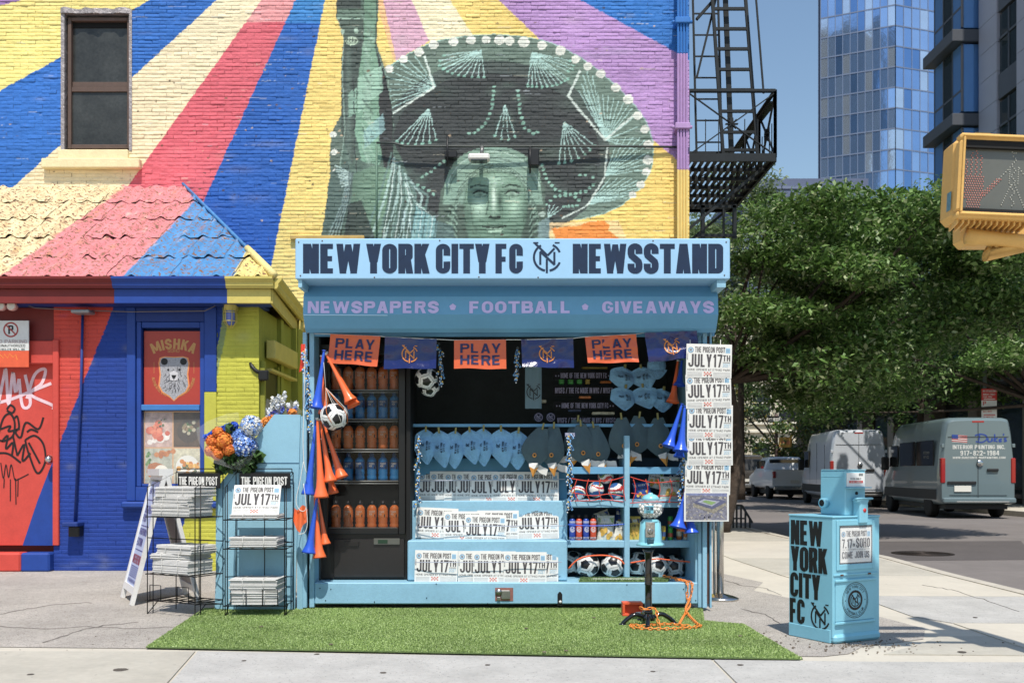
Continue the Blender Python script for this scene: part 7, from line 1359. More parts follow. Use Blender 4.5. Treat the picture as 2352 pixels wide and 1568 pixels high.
b = MB(); cx, cz = .2, .283; F_ = lambda pl, m, lf=.001: b.flat([[(x, y) for x, y in q] for q in pl], m, (cx, -.008, cz), (1, 0, 0), (0, 0, 1), lf)
Mvk = mat('decal_black', rgb(22, 22, 24), .4); F_(hoop(0, 0, .118, .122)+hoop(0, 0, .108, .111)+hoop(0, 0, .052, .068), Mvk); F_(text('NEW YORK CITY', .018, .75, .16, .14, .17, 'c', (.083, 90, False)), Mvk); F_(text('FOOTBALL CLUB', .018, .75, .16, .14, .19, 'c', (.101, 270, True)), Mvk); F_(monogram(0, 0, .045, .17), Mvk); F_(disc(-.092, 0, .004, 8)+disc(.092, 0, .004, 8), Mvk); b.build('crest', lp)
b = MB()
for s_, x0, z0, h, wd in (('NEW', .03, .645, .172, .30), ('YORK', .03, .462, .172, .345), ('CITY', .025, .278, .172, .285), ('FC', .02, .095, .172, .145)): b.flat(text(s_, h, .45, .2, .03, wd), Mvk, (0, Dd-x0+.01, z0), (0, -1, 0), (0, 0, 1), .001)
b.flat(monogram(.3, .165, .088, .15), Mvk, (0, Dd, 0), (0, -1, 0), (0, 0, 1), .001); b.build('side_lettering', vb)
cbx = lb_('coin_box', [(.158, .351, .04, .27, H+.0031, H+.312)], bev=.006); lb_('coin_box_hood', [(.155, .354, .034, .26, H+.3125, H+.318)]); lb_('hood_seam', [(.1565, .1578, .05, .26, H+.268, H+.272)])
b = MB(); b.box(.168, .338, .034, .0395, H+.2, H+.295, mat('price_card', rgb(226, 226, 222), .4), .001); T_ = lambda s, x, z, h, wd, m: b.flat(text(s, h, .6, .17, .12, wd), m, (x, .034, z), (1, 0, 0), (0, 0, 1), .001)
T_('$1.00 DAILY', .2, H+.25, .010, .10, Mvk); b.flat([[(0, 0), (.13, 0), (.13, .016), (0, .016)]], Mabr if 0 else mat('price_red', rgb(216, 50, 44), .4), (.188, .034, H+.225), (1, 0, 0), (0, 0, 1), .001); T_('$2.00 SUNDAY', .2, H+.228, .010, .105, Mwht); [b.flat([[(0, 0), (.04, 0), (.04, .003), (0, .003)]], Mvk, (.28, .034, H+.275+.006*k), (1, 0, 0), (0, 0, 1), .001) for k in range(3)]; b.build('price_card', vb)
lb_('shelf_lip', [(.15, .36, -.012, .0395, H+.19, H+.197)]); lb_('coin_mech', [(.225, .305, -.03, .0395, H-.05, H+.125)], bev=.008); lb_('coin_mech', [(.21, .32, -.025, .03, H+.09, H+.126)], bev=.01); b = MB(); b.tube(smooth3([(.21, .02, H+.11), (.185, -.03, H+.118), (.2, -.04, H+.122), (.26, -.045, H+.122), (.32, -.04, H+.122), (.335, -.03, H+.118), (.315, .02, H+.11)], 4), .006, Mvb, 6); b.build('handle', vb)
b = MB(); b.lathe([(.014, 0), (.014, -.003)], mat('sticker_red', rgb(214, 44, 40), .4), 16, (.266, -.0302, H+.04), 'y'); b.lathe([(.011, 0), (.011, -.006)], Mgrk, 12, (.262, .0395, H+.155), 'y'); b.build('sticker', vb)
b = MB(); b.lathe([(.034, 0), (.034, -.04), (.026, -.042)], Mvb, 16, (.1578, .215, H+.085), 'x'); b.lathe([(.024, -.0421), (.001, -.0422)], Mgrk, 14, (.1578, .215, H+.085), 'x', cap=False); b.build('coin_return', vb)
# ---------------------------------------------------------------- pedestrian signal
D = 5.3; Myl = mat('signal_yellow', rgb(222, 172, 84), .5, n=(9, .1), bump=(50, .4, .003)); ps = thing('pedestrian_signal', 'yellow pedestrian signal head with an unlit hand and walking figure', 'pedestrian signal', P(2194, 500, D), (0, radians(3), radians(-2))); w_, h_ = .44, .45
b = MB(); b.box(.0, w_, .05, .24, .0, h_, Myl, .03); b.build('housing', ps); b = MB()
for q in ((0, w_, h_-.035, h_), (0, w_, 0, .035), (0, .03, .0351, h_-.0351), (w_-.03, w_, .0351, h_-.0351)): b.box(q[0], q[1], -.02, .05, q[2], q[3], Myl, .012)
b.box(.012, w_-.012, -.035, -.0201, .012, .024, Myl, .004); b.box(.012, w_-.012, -.035, -.0201, h_-.024, h_-.012, Myl, .004); b.box(.012, .024, -.035, -.0201, .025, h_-.025, Myl, .004); b.build('door_rim', ps)
b = MB(); b.box(.03, w_-.03, .018, .03, .035, h_-.035, mat('lens_grey', rgb(96, 96, 88), .25, coat=.3, n=(3, .08))); b.box(.03, w_-.03, -.01, .0175, h_-.075, h_-.0352, Mgrk); b.box(.03, w_-.03, .0, .0174, .0352, .055, Mgrk); b.build('lens', ps)
Mld = mat('led_red', rgb(206, 124, 112), .3, coat=.5); Mlw_ = mat('led_white', rgb(176, 178, 168), .3, coat=.5); b = MB(); r = .0038
hand = [(.045+.0125*i+(j % 2)*.006, .065+.0125*j) for j in range(26) for i in range(9) if (j < 11 and (i < 8 and (j > 3 or 0 < i < 7))) or (j >= 11 and i % 2 == 0 and i < 8 and j < (21, 0, 24, 0, 25, 0, 23, 0)[i]) or (j >= 11 and i % 2 == 1 and j < 14)]+[(.15+.0115*k-dx_, .13+.0125*k) for k in range(8) for dx_ in (0, .011, .022) if k*.0115 > dx_-.03]
for x, z in hand: b.ball((x+.005, .0165, z), r, Mld, 6, 4)
b.build('hand_dots', ps); b = MB(); man = [(.30+.01*sin(k*1.2), .08+.011*k) for k in range(25)]+[(.29-.005*k, .19-.012*k) for k in range(10)]+[(.31+.006*k, .19-.013*k) for k in range(10)]+[(.27-.011*k, .27-.012*k) for k in range(7)]+[(.33+.01*k, .28-.014*k) for k in range(7)]+[(.30+.015*cos(a), .375+.015*sin(a)) for a in np.linspace(0, 6, 9)]+[(.28, .2+.012*k) for k in range(8)]+[(.325, .2+.012*k) for k in range(8)]
for x, z in man:
    if z < h_-.08: b.ball((x, .0165, z), r, Mlw_, 6, 4)
b.build('figure_dots', ps); b = MB(); [b.beam((.02+.03*k, 0.02, -.012), (.05+.03*k, .2, -.012), .008, .024, Myl) for k in range(13)]; b.build('underside_ribs', ps)
b = MB(); b.tube([(.13, .12, h_+.02), (.2, .12, h_+.02), (.24, .12, h_+.012), (.9, .14, h_-.03)], [.03, .03, .02, .018], Myl, 12); b.box(.1, .3, .08, .2, h_-.01, h_+.012, Myl, .005); b.tube([(.12, .14, -.06), (.3, .14, -.07), (.95, .16, -.09)], [.045, .04, .035], Myl, 12); b.tube([(.3, .15, -.06), (.24, .16, -.15), (.5, .18, -.08)], [.035, .04, .03], Myl, 10); b.build('bracket', ps)
b = MB(); b.box(-.003, -.0005, .07, .12, .06, .16, mat('sticker_teal', rgb(80, 140, 160), .5, n=(40, .4))); b.build('sticker', ps)
p2 = thing('pedestrian_signal', 'second yellow signal head below and behind, mostly hidden', 'pedestrian signal', P(2212, 562, D+.3)); b = MB(); b.box(.0, .45, .0, .16, 0, .14, Myl, .03); [b.beam((.02+.03*k, -.004, .02), (.02+.03*k, -.004, .06), .006, .01, Myl) for k in range(12)]; b.build('housing', p2)
Mpole_ = mat('plate_green', rgb(30, 90, 60), .5)
pl_ = thing('signal_pole', 'steel pole just outside the right edge that carries the yellow signal heads', 'pole', (3.42, 5.45, 0)); b = MB(); b.tube([(0, 0, 0), (0, 0, 4.4)], .07, mat('pole_grey', rgb(110, 112, 110), .5, .3), 14); b.build('shaft', pl_); b = MB(); b.box(-.17, .17, -.5, -.25, 2.9, 3.9, Myl, .03); b.tube([(0, -.3, 3.3), (0, 0, 3.3)], .03, Myl, 8); b.build('signal_body', pl_); b = MB(); b.box(-1.1, -.15, -.3, -.28, 3.9, 4.15, Mpole_); b.box(-.9, .0, -.75, -.73, 4.2, 4.45, Mpole_); b.build('shadow_plate', pl_)  # green plates are out of view, added to cast more shadow on the pavement
# ---------------------------------------------------------------- fire escape
fe = thing('fire_escape', 'black iron fire escape balcony with ladders on the side of the mural building', 'fire escape', (3.1, 15.6, 5.6)); Mfe_ = mat('iron_black', rgb(34, 38, 40), .5, .3, n=(20, .25)); fx0, fx1, fy0, fy1, fz, ft = 2.53, 3.78, 14.3, 17.1, 5.66, 6.62
for k in range(13):
    b = MB(); x = fx0+.05+(fx1-fx0-.1)*k/12; b.box(x-.026, x+.026, fy0+.04, fy1-.04, fz-.01, fz+.01, Mfe_); b.build('slat', fe, world=True)
b = MB(); [b.box(fx0, fx1, y-.02, y+.02, fz-.06, fz-.0101, Mfe_) for y in np.linspace(fy0, fy1, 7)]; [b.box(x-.02, x+.02, fy0, fy1, fz-.061, fz+.05, Mfe_) for x in (fx0, fx1)]; [b.box(fx0, fx1, y-.02, y+.02, fz-.0615, fz+.051, Mfe_) for y in (fy0-.01, fy1)]
for y in (14.6, 16.8): b.beam((fx0, y, fz-1.0), (fx1-.1, y, fz-.06), .04, .04, Mfe_)
b.build('platform_frame', fe, world=True); b = MB()
for (ax, ay), (bx, by) in (((fx0, fy0), (fx1, fy0)), ((fx1, fy0), (fx1, fy1)), ((fx0, fy1), (fx1, fy1))):
    L_ = sqrt((bx-ax)**2+(by-ay)**2); n_ = 1 if L_ < 2 else 3; b.beam((ax, ay, ft), (bx, by, ft), .05, .035, Mfe_); b.beam((ax, ay, ft-.02-.0), (bx, by, ft-.02), .03, .02, Mfe_)
    for i in range(n_):
        p = (ax+(bx-ax)*i/n_, ay+(by-ay)*i/n_); q = (ax+(bx-ax)*(i+1)/n_, ay+(by-ay)*(i+1)/n_); b.beam((*p, fz), (*p, ft), .04, .04, Mfe_); b.beam((*q, fz), (*q, ft), .04, .04, Mfe_); b.beam((*p, fz+.03), (*q, ft-.03), .03, .014, Mfe_); b.beam((*p, ft-.03), (*q, fz+.03), .03, .014, Mfe_)
        cx_, cy_ = (p[0]+q[0])/2, (p[1]+q[1])/2; [b.beam((cx_+(q[0]-p[0])/L_*n_*.09*cos(a), cy_+(q[1]-p[1])/L_*n_*.09*cos(a), (fz+ft)/2+.09*sin(a)), (cx_, cy_, (fz+ft)/2), .05, .012, Mfe_) for a in np.linspace(0, 2*pi, 9)[:-1]]
        for f in (.2, .35, .65, .8): x, y = p[0]+(q[0]-p[0])*f, p[1]+(q[1]-p[1])*f; b.beam((x, y, fz), (x, y, fz+.55), .012, .012, Mfe_)
b.build('railing', fe, world=True)
def ladder(pts, rungs, D, w, wr):
    b = MB(); (a0, a1), (c0, c1) = pts; b.beam(P(*a0, D), P(*a1, D), w, w, Mfe_); b.beam(P(*c0, D), P(*c1, D), w, w, Mfe_)
    for y in rungs: f = (y-a0[1])/(a1[1]-a0[1]); g = (y-c0[1])/(c1[1]-c0[1]); b.beam(P(a0[0]+(a1[0]-a0[0])*f, y, D), P(c0[0]+(c1[0]-c0[0])*g, y, D), wr, wr, Mfe_)
    b.build('ladder', fe, world=True)
ladder((((1632, -60), (1661, 355)), ((1708, -60), (1740, 355))), (-26, 21, 67, 113, 160, 207, 256, 304, 345), 14.9, .045, .04); ladder((((1590, -60), (1600, 355)), ((1648, -60), (1658, 355))), (-17, 32, 81, 130, 179, 228, 277, 327), 15.4, .03, .02)
b = MB(); D = 15; b.beam(P(1664, -60, D), P(1680, 355, D), .07, .05, Mfe_); b.beam(P(1600, 45, D), P(1640, 0, D), .06, .04, Mfe_); b.beam(P(1645, -5, D), P(1600, 180, D), .03, .03, Mfe_); b.beam(P(1732, -60, 14.6), P(1754, 215, 14.6), .025, .025, Mfe_); b.beam(P(1776, 235, 14.5), P(1690, 345, 16.5), .1, .03, Mfe_); b.beam(P(1690, 345, 16.5), P(1650, 350, 16), .08, .03, Mfe_)
for x in (1614, 1687): b.beam(P(x, 470, 15), P(x, 548, 15), .06, .04, Mfe_)
b.beam(P(1600, 541, 15), P(1690, 541, 15), .07, .04, Mfe_); b.beam(P(1600, 475, 15), P(1690, 475, 15), .04, .04, Mfe_); b.beam(P(1662, 475, 15), P(1662, 548, 15), .03, .03, Mfe_); b.build('braces', fe, world=True)
# ---------------------------------------------------------------- vehicles: local frame, rear centre at origin, forward +Y
Mglass = mat('car_glass', rgb(18, 22, 24), .06, spec=.8, coat=.5); Mtyre = mat('tyre', rgb(24, 24, 24), .8); Mrim = mat('rim', rgb(120, 120, 120), .35, .7); Mtl = mat('tail_light', rgb(160, 18, 16), .2, coat=.8); Mplt = mat('plate', rgb(222, 214, 190), .5); Mbump = mat('bumper_black', rgb(30, 31, 32), .6); Mwtxt = mat('van_text', rgb(214, 214, 206), .5); Mbtxt = mat('van_blue', rgb(40, 70, 150), .5)
def loft(b, secs, m):
    n = len(secs[0][1]); vs = []
    for y, pr_ in secs: vs += [(x, y, z) for x, z in pr_]
    fs = [(i*n+j, i*n+(j+1) % n, (i+1)*n+(j+1) % n, (i+1)*n+j) for i in range(len(secs)-1) for j in range(n)]
    b.add(vs, fs, m, True); b.add(vs[:n], [tuple(range(n))[::-1]], m); b.add(vs[-n:], [tuple(range(n))], m)
def prof(hw, z0, zb, zt, tw, r=.12):
    """body cross-section: sill z0, belt zb, top zt; half widths hw (belt) and tw (top)"""
    R_s = [(hw*.94, z0), (hw, z0+.12), (hw*1.0, zb-.25), (hw*.985, zb)]+[(tw+(hw*.985-tw)*.35, zt-(zt-zb)*.32)]+[(tw-r*.1, zt-r), (tw-r*.45, zt-r*.35), (tw-r*1.3, zt-.01), (tw*.4, zt)]
    return R_s+[(-x, z) for x, z in R_s[::-1]]
def wheels(t, ys, hw, r):
    for y in ys:
        for sx in (-1, 1):
            b = MB(); c = (sx*(hw-.12), y, r); b.lathe([(r*.6, -.11), (r*.96, -.11), (r, -.07), (r, .07), (r*.96, .11), (r*.6, .11)], Mtyre, 22, c, 'x'); b.build('wheel', t); w_ = t.children[-1]
            b = MB(); b.lathe([(r*.62, -.09), (r*.5, -.1), (.001, -.08)] if sx < 0 else [(.001, .08), (r*.5, .1), (r*.62, .09)], Mrim, 16, c, 'x'); b.lathe([(r+.05, sx*.10), (r+.05, sx*.125)], Mgrk, 20, c, 'x') if 0 else None; b.build('rim', w_)
def bx(t, name, boxes, m, bev=.01):
    b = MB(); [b.box(*q, m, bev) for q in boxes]; return b.build(name, t)
def tx(b, s, h, wd, m, x, y, z, w=.62, t=.2): b.flat(text(s, h, w, t, .12, wd, 'c'), m, (x, y, z), (1, 0, 0), (0, 0, 1), .004)
def van(lab, loc, rot, paint, H=2.7, dark=False, lettered=False):
    t = thing('parked_van', lab, 'van', loc, rot, 'vehicles parked along the kerb'); hw = .98; b = MB()
    S = [(0, prof(hw*.95, .45, 1.35, H-.10, .78)), (.06, prof(hw*.985, .40, 1.35, H-.03, .82)), (.3, prof(hw, .38, 1.35, H, .84)), (4.2, prof(hw, .38, 1.35, H, .84)), (4.7, prof(hw, .38, 1.3, H-.12, .80)), (5.2, prof(hw*.97, .38, 1.2, 1.75, .8)), (5.6, prof(hw*.94, .36, 1.0, 1.25, .8)), (5.9, prof(hw*.8, .34, .7, .95, .7))]
    loft(b, S, paint); b.build('body', t)
    bx(t, 'rear_bumper', [(-hw*.96, hw*.96, -.13, .08, .42, .56)], paint if lettered else Mbump, .03); bx(t, 'rear_step', [(-.6, .75, -.16, -.131, .44, .47)], mat('step_grey', rgb(150, 150, 146), .4)); bx(t, 'underbody', [(-.8, .8, .1, 5.5, .25, .377)], Mbump)
    bx(t, 'sill_trim', [(-hw-.006, -hw+.05, .3, 5.2, .5, .78)], Mbump)
    for sx in (-1, 1): bx(t, 'tail_light', [(sx*(hw-.075)-.06, sx*(hw-.075)+.06, -.025, .12, .95, 1.62)], Mtl, .02)
    bx(t, 'brake_light', [(-.16, .16, -.035+.03, .06, H-.16, H-.1)], Mtl, .01)
    zs = 1.35; sm = mat('seam_dark', rgb(48, 54, 56), .6); bx(t, 'door_seam', [(-.006, .006, -.012, -.0, .56, H-.15), (-.74, -.01, -.013, -.001, .62, .63), (.01, .74, -.013, -.001, .62, .63), (-.78, .78, -.013, -.001, 2.18, 2.19)], sm, 0)
    bx(t, 'plate', [(-.62, -.18, -.03, -.014, .72, .88)], Mplt, .004); bx(t, 'handle', [(.22, .52, -.05, -.012, 1.26, 1.34)], Mbump, .02); b = MB(); b.lathe([(.09, -.03), (.08, -.045), (.03, -.05)], mat('badge_chrome', (.5, .5, .5), .25, 1), 16, (.04, 0, 1.48), 'y'); b.build('badge', t); bx(t, 'light_bar', [(-.8, -.05, -.04, -.012, .92, 1.0)], Mbump, .02)
    for sx in (-1, 1):
        for z in (1.9, 1.1): bx(t, 'hinge', [(sx*hw*.93-.04, sx*hw*.93+.04, -.02, .05, z, z+.1)], paint, .01)
    if dark: bx(t, 'side_window', [(-hw-.004, -hw+.02, .55, 2.0, 1.42, 2.12), (-hw-.004, -hw+.02, 2.15, 3.6, 1.42, 2.12)], Mglass, .01)
    else: bx(t, 'side_seam', [(-hw-.003, -hw+.01, .9, .912, .7, 2.2), (-hw-.003, -hw+.01, 2.3, 2.312, .7, 2.3), (-hw-.003, -hw+.01, 3.6, 3.612, .7, 2.3)], sm, 0)
    bx(t, 'front_window', [(-hw-.005, -hw+.03, 3.8, 4.75, 1.4, 2.05)], Mglass, .02); bx(t, 'mirror', [(-hw-.25, -hw-.02, 4.6, 4.72, 1.3, 1.72)], Mbump, .04)
    wheels(t, (1.05, 4.75), hw, .36)
    if lettered:
        b = MB(); y = -.001; tx(b, 'INTERIOR PAINTING INC.', .11, 1.35, Mwtxt, .02, y, 1.86); tx(b, '917-822-1984', .13, 1.0, Mwtxt, .04, y, 1.69); tx(b, 'WWW.DUKESINTERIORPAINTING.COM', .06, 1.36, Mwtxt, .02, y, 1.60)
        for pth in ([(.0, 2.05), (.04, 2.2), (.0, 2.24)], [(-.06, 2.06), (.1, 2.04), (.22, 2.12), (.2, 2.22), (.05, 2.26), (-.08, 2.22)], [(.26, 2.15), (.26, 2.06), (.34, 2.07), (.36, 2.15), (.36, 2.06)], [(.43, 2.26), (.41, 2.05)], [(.5, 2.15), (.42, 2.11), (.5, 2.05)], [(.53, 2.1), (.6, 2.13), (.54, 2.06), (.61, 2.07)], [(.66, 2.27), (.65, 2.22)], [(.73, 2.15), (.67, 2.13), (.73, 2.08), (.66, 2.06)]): b.flat(ribbon(smooth(pth, 6), .035), Mbtxt, (0, y, 0), (1, 0, 0), (0, 0, 1), .004)
        b.flat([[(-.68, 2.05), (-.28, 2.02), (-.28, 2.22), (-.68, 2.25)]], Mwtxt, (0, y, 0), (1, 0, 0), (0, 0, 1), .004); [b.flat([[(-.68, 2.065+.052*k), (-.28, 2.035+.052*k), (-.28, 2.06+.052*k), (-.68, 2.09+.052*k)]], mat('flag_red', rgb(180, 60, 60), .6), (0, y, 0), (1, 0, 0), (0, 0, 1), .007) for k in range(4)]; b.flat([[(-.68, 2.15), (-.52, 2.14), (-.52, 2.24), (-.68, 2.25)]], Mbtxt, (0, y, 0), (1, 0, 0), (0, 0, 1), .011); b.build('lettering', t)
        b = MB()
        for s_, z, w_ in (('INTERIOR', 1.74, .5), ('917-822', 1.62, .45)): b.flat(text(s_, .08, .62, .16, .12, w_, 'c'), mat('faint_text', rgb(110, 114, 112), .5), (-hw-.006, 1.1, z), (0, -1, 0), (0, 0, 1), .004)
        b.build('side_lettering', t)
    return t
Mv1 = mat('van_grey', rgb(104, 122, 126), .28, coat=.6, n=(2, .03)); Mv2 = mat('van_silver', rgb(196, 202, 210), .28, coat=.6, n=(2, .04)); Mcw_ = mat('truck_white', rgb(232, 234, 234), .28, coat=.6); Mbr = mat('van_bronze', rgb(70, 66, 60), .25, coat=.6)
zr = -.118
van('grey van with dark side windows and white contact lettering on its rear doors', (12.45, 26.6, zr), radians(-5), Mv1, 2.72, True, True)
van('plain silver van parked ahead of the lettered grey van', (12.05, 34.6, zr), radians(-6), Mv2, 2.72)
def car(lab, name, loc, rot, paint, cat, S, glass, hw, wy, r, tl, grp='vehicles parked along the kerb'):
    t = thing(name, lab, cat, loc, rot, grp); b = MB(); loft(b, S, paint); b.build('body', t); bx(t, 'window', glass, Mglass, .02); [bx(t, 'tail_light', [(sx*(hw-.08)-.07, sx*(hw-.08)+.07, -.03, .1, tl[0], tl[1])], Mtl, .02) for sx in (-1, 1)]
    bx(t, 'rear_bumper', [(-hw*.95, hw*.95, -.12, .06, .42, .6)], mat('chrome_bumper', rgb(170, 168, 164), .25, .8), .03); bx(t, 'plate', [(-.2, .2, -.03, -.012, .72, .86)], Mplt, .004); bx(t, 'underbody', [(-.7, .7, .1, 4.6, .22, .4)], Mbump); wheels(t, wy, hw, r); return t
pk = car('white pickup truck with a crew cab parked ahead of the silver van', 'pickup_truck', (12.5, 44.0, zr), radians(-3), Mcw_, 'pickup truck', [(0, prof(.98, .5, 1.2, 1.32, .96, .05)), (1.9, prof(.98, .5, 1.2, 1.32, .96, .05)), (1.95, prof(.98, .5, 1.25, 1.85, .76)), (2.1, prof(.98, .5, 1.25, 1.92, .76)), (3.7, prof(.98, .5, 1.25, 1.92, .76)), (4.4, prof(.98, .5, 1.2, 1.3, .85, .05)), (5.7, prof(.95, .5, 1.0, 1.15, .8, .05))], [(-.72, .72, 1.93, 1.96, 1.38, 1.8), (-.93, -.86, 2.2, 3.0, 1.36, 1.76), (-.93, -.86, 3.1, 3.8, 1.36, 1.74)], .98, (1.2, 4.7), .4, (.95, 1.25))
bx(pk, 'bed_interior', [(-.85, .85, .1, 1.85, 1.321, 1.325)], Mbump, 0)
car('dark bronze passenger van parked farthest along the kerb', 'passenger_van', (12.0, 50.6, zr), radians(-3), Mbr, 'van', [(0, prof(.97, .42, 1.25, 2.0, .78)), (.3, prof(.99, .4, 1.25, 2.1, .8)), (3.8, prof(.99, .4, 1.25, 2.1, .8)), (4.6, prof(.97, .4, 1.2, 1.35, .8)), (5.3, prof(.9, .4, .9, 1.15, .8))], [(-.75, .75, -.015, .02, 1.3, 1.85), (-1.0, -.9, .5, 1.7, 1.35, 1.8), (-1.0, -.9, 1.8, 3.0, 1.35, 1.8), (-1.0, -.9, 3.1, 3.9, 1.35, 1.75)], .98, (1.0, 4.4), .37, (1.0, 1.5))
car('dark parked car cut off by the right edge behind the grey van', 'parked_car', (13.15, 18.9, zr), radians(-3), Mbr, 'car', [(0, prof(.92, .35, .9, 1.2, .7)), (1.0, prof(.92, .3, .9, 1.5, .66)), (3.0, prof(.92, .3, .9, 1.5, .66)), (3.8, prof(.92, .3, .9, 1.0, .8, .05)), (4.8, prof(.85, .3, .7, .9, .7, .05))], [(-.86, -.75, 1.2, 3.0, .98, 1.35)], .92, (.9, 3.9), .34, (.7, .9))
car('brown car farther left, mostly hidden by the paper column', 'parked_car', (11.0, 58, zr), radians(-3), Mbr, 'car', [(0, prof(.92, .35, .9, 1.2, .7)), (1.0, prof(.92, .3, .9, 1.5, .66)), (3.0, prof(.92, .3, .9, 1.5, .66)), (3.8, prof(.92, .3, .9, 1.0, .8, .05)), (4.8, prof(.85, .3, .7, .9, .7, .05))], [(-.86, -.75, 1.2, 3.0, .98, 1.35), (-.6, .6, .1, .5, 1.0, 1.3)], .92, (.9, 3.9), .34, (.7, .9))
# ---------------------------------------------------------------- signs and street things
Mpole = mat('galvanised', rgb(150, 154, 152), .4, .5); Msw = mat('sign_face', rgb(224, 222, 216), .5); Msr = mat('sign_red2', rgb(206, 44, 36), .5)
sgp = thing('parking_sign', 'red and white parking regulation sign on a galvanised post behind the grey van', 'sign', (14.9, 31.0, 0)); D = 31; b = MB(); b.tube([(PX(2262, D), D, 0), (PX(2262, D), D, PZ(835, D))], .06, Mpole, 10); b.build('post', sgp, world=True)
b = MB(); x0, x1 = PX(2254, D-.1), PX(2289, D-.1); b.box(x0, x1, D-.12, D-.1, PZ(968, D), PZ(920, D), Msw); b.box(x0, x1, D-.12, D-.1, PZ(919.6, D), PZ(893, D), Msr)
for s_, py, h, m, w_ in (('NO STANDING', 901, 5, Msw, 30), ('MONDAY-FRIDAY', 908, 4, Msw, 28), ('7AM-7PM', 914, 4, Msw, 20), ('P', 931, 9, Msr, 7), ('EXCEPT AUTHORIZED', 940, 3.5, Msr, 30), ('ALL DAY', 947, 3.5, Msr, 20), ('VEHICLES', 960, 3.5, Msr, 24)): b.flat([[(x*D/F, y*D/F) for x, y in q] for q in text(s_, h, .6, .17, .12, w_)], m, (x0+.04, D-.12, PZ(py, D)), (1, 0, 0), (0, 0, 1), .004)
for py, m in ((917, Msw), (953, Msr)): b.beam((x0+.06, D-.126, PZ(py, D)), (x1-.06, D-.126, PZ(py, D)), .01, .025, m)
b.build('sign_plate', sgp, world=True)
D = 54; ow = thing('one_way_sign', 'black and white one way arrow sign on a dark post with a yellow crossing signal', 'sign', (PX(1780, D), D, 0)); b = MB(); b.tube([(PX(1783, D), D, 0), (PX(1783, D), D, PZ(950, D))], .09, mat('post_brown', rgb(92, 74, 70), .6), 10); b.build('post', ow, world=True)
b = MB(); b.box(PX(1762, D), PX(1799, D), D-.14, D-.12, PZ(970, D), PZ(956, D), Mvk); b.flat([[(x*D/F, y*D/F) for x, y in q] for q in [[(2, 3), (27, 3), (27, 0), (35, 7), (27, 14), (27, 10), (2, 10)]]], Msw, (PX(1762, D), D-.14, PZ(970, D)), (1, 0, 0), (0, 0, 1), .004); b.flat([[(x*D/F, y*D/F) for x, y in q] for q in text('ONE WAY', 4.5, .6, .17, .12, 22)], Mvk, (PX(1766, D), D-.14, PZ(965.5, D)), (1, 0, 0), (0, 0, 1), .012); b.build('sign_plate', ow, world=True)
b = MB(); b.box(PX(1788, D), PX(1817, D), D-.2, D-.05, PZ(1027, D), PZ(1004, D), Myl, .03); b.flat([[(x*D/F, y*D/F) for x, y in q] for q in disc(8, 11, 5, 10)+disc(20, 11, 5, 10)], mat('led_dim', rgb(230, 150, 110), .5), (PX(1788, D), D-.2, PZ(1027, D)), (1, 0, 0), (0, 0, 1), .004); b.build('signal_head', ow, world=True)
rl = thing('basement_railing', 'low black iron railing on the far side of the shaded sidewalk', 'railing', (4.3, 21, 0)); b = MB(); D = 20
for x, y0, y1 in ((1684, 1160, 1212), (1702, 1160, 1212), (1712, 1175, 1212), (1722, 1190, 1212), (1692, 1160, 1212)): b.beam(P(x, y1, D), P(x, y0, D), .035, .035, Mfe_)
b.beam(P(1676, 1160, D), P(1704, 1160, D), .04, .04, Mfe_); b.beam(P(1704, 1160, D), P(1728, 1200, D), .04, .04, Mfe_); b.beam(P(1676, 1190, D), P(1712, 1190, D), .03, .03, Mfe_); b.build('bars', rl, world=True)
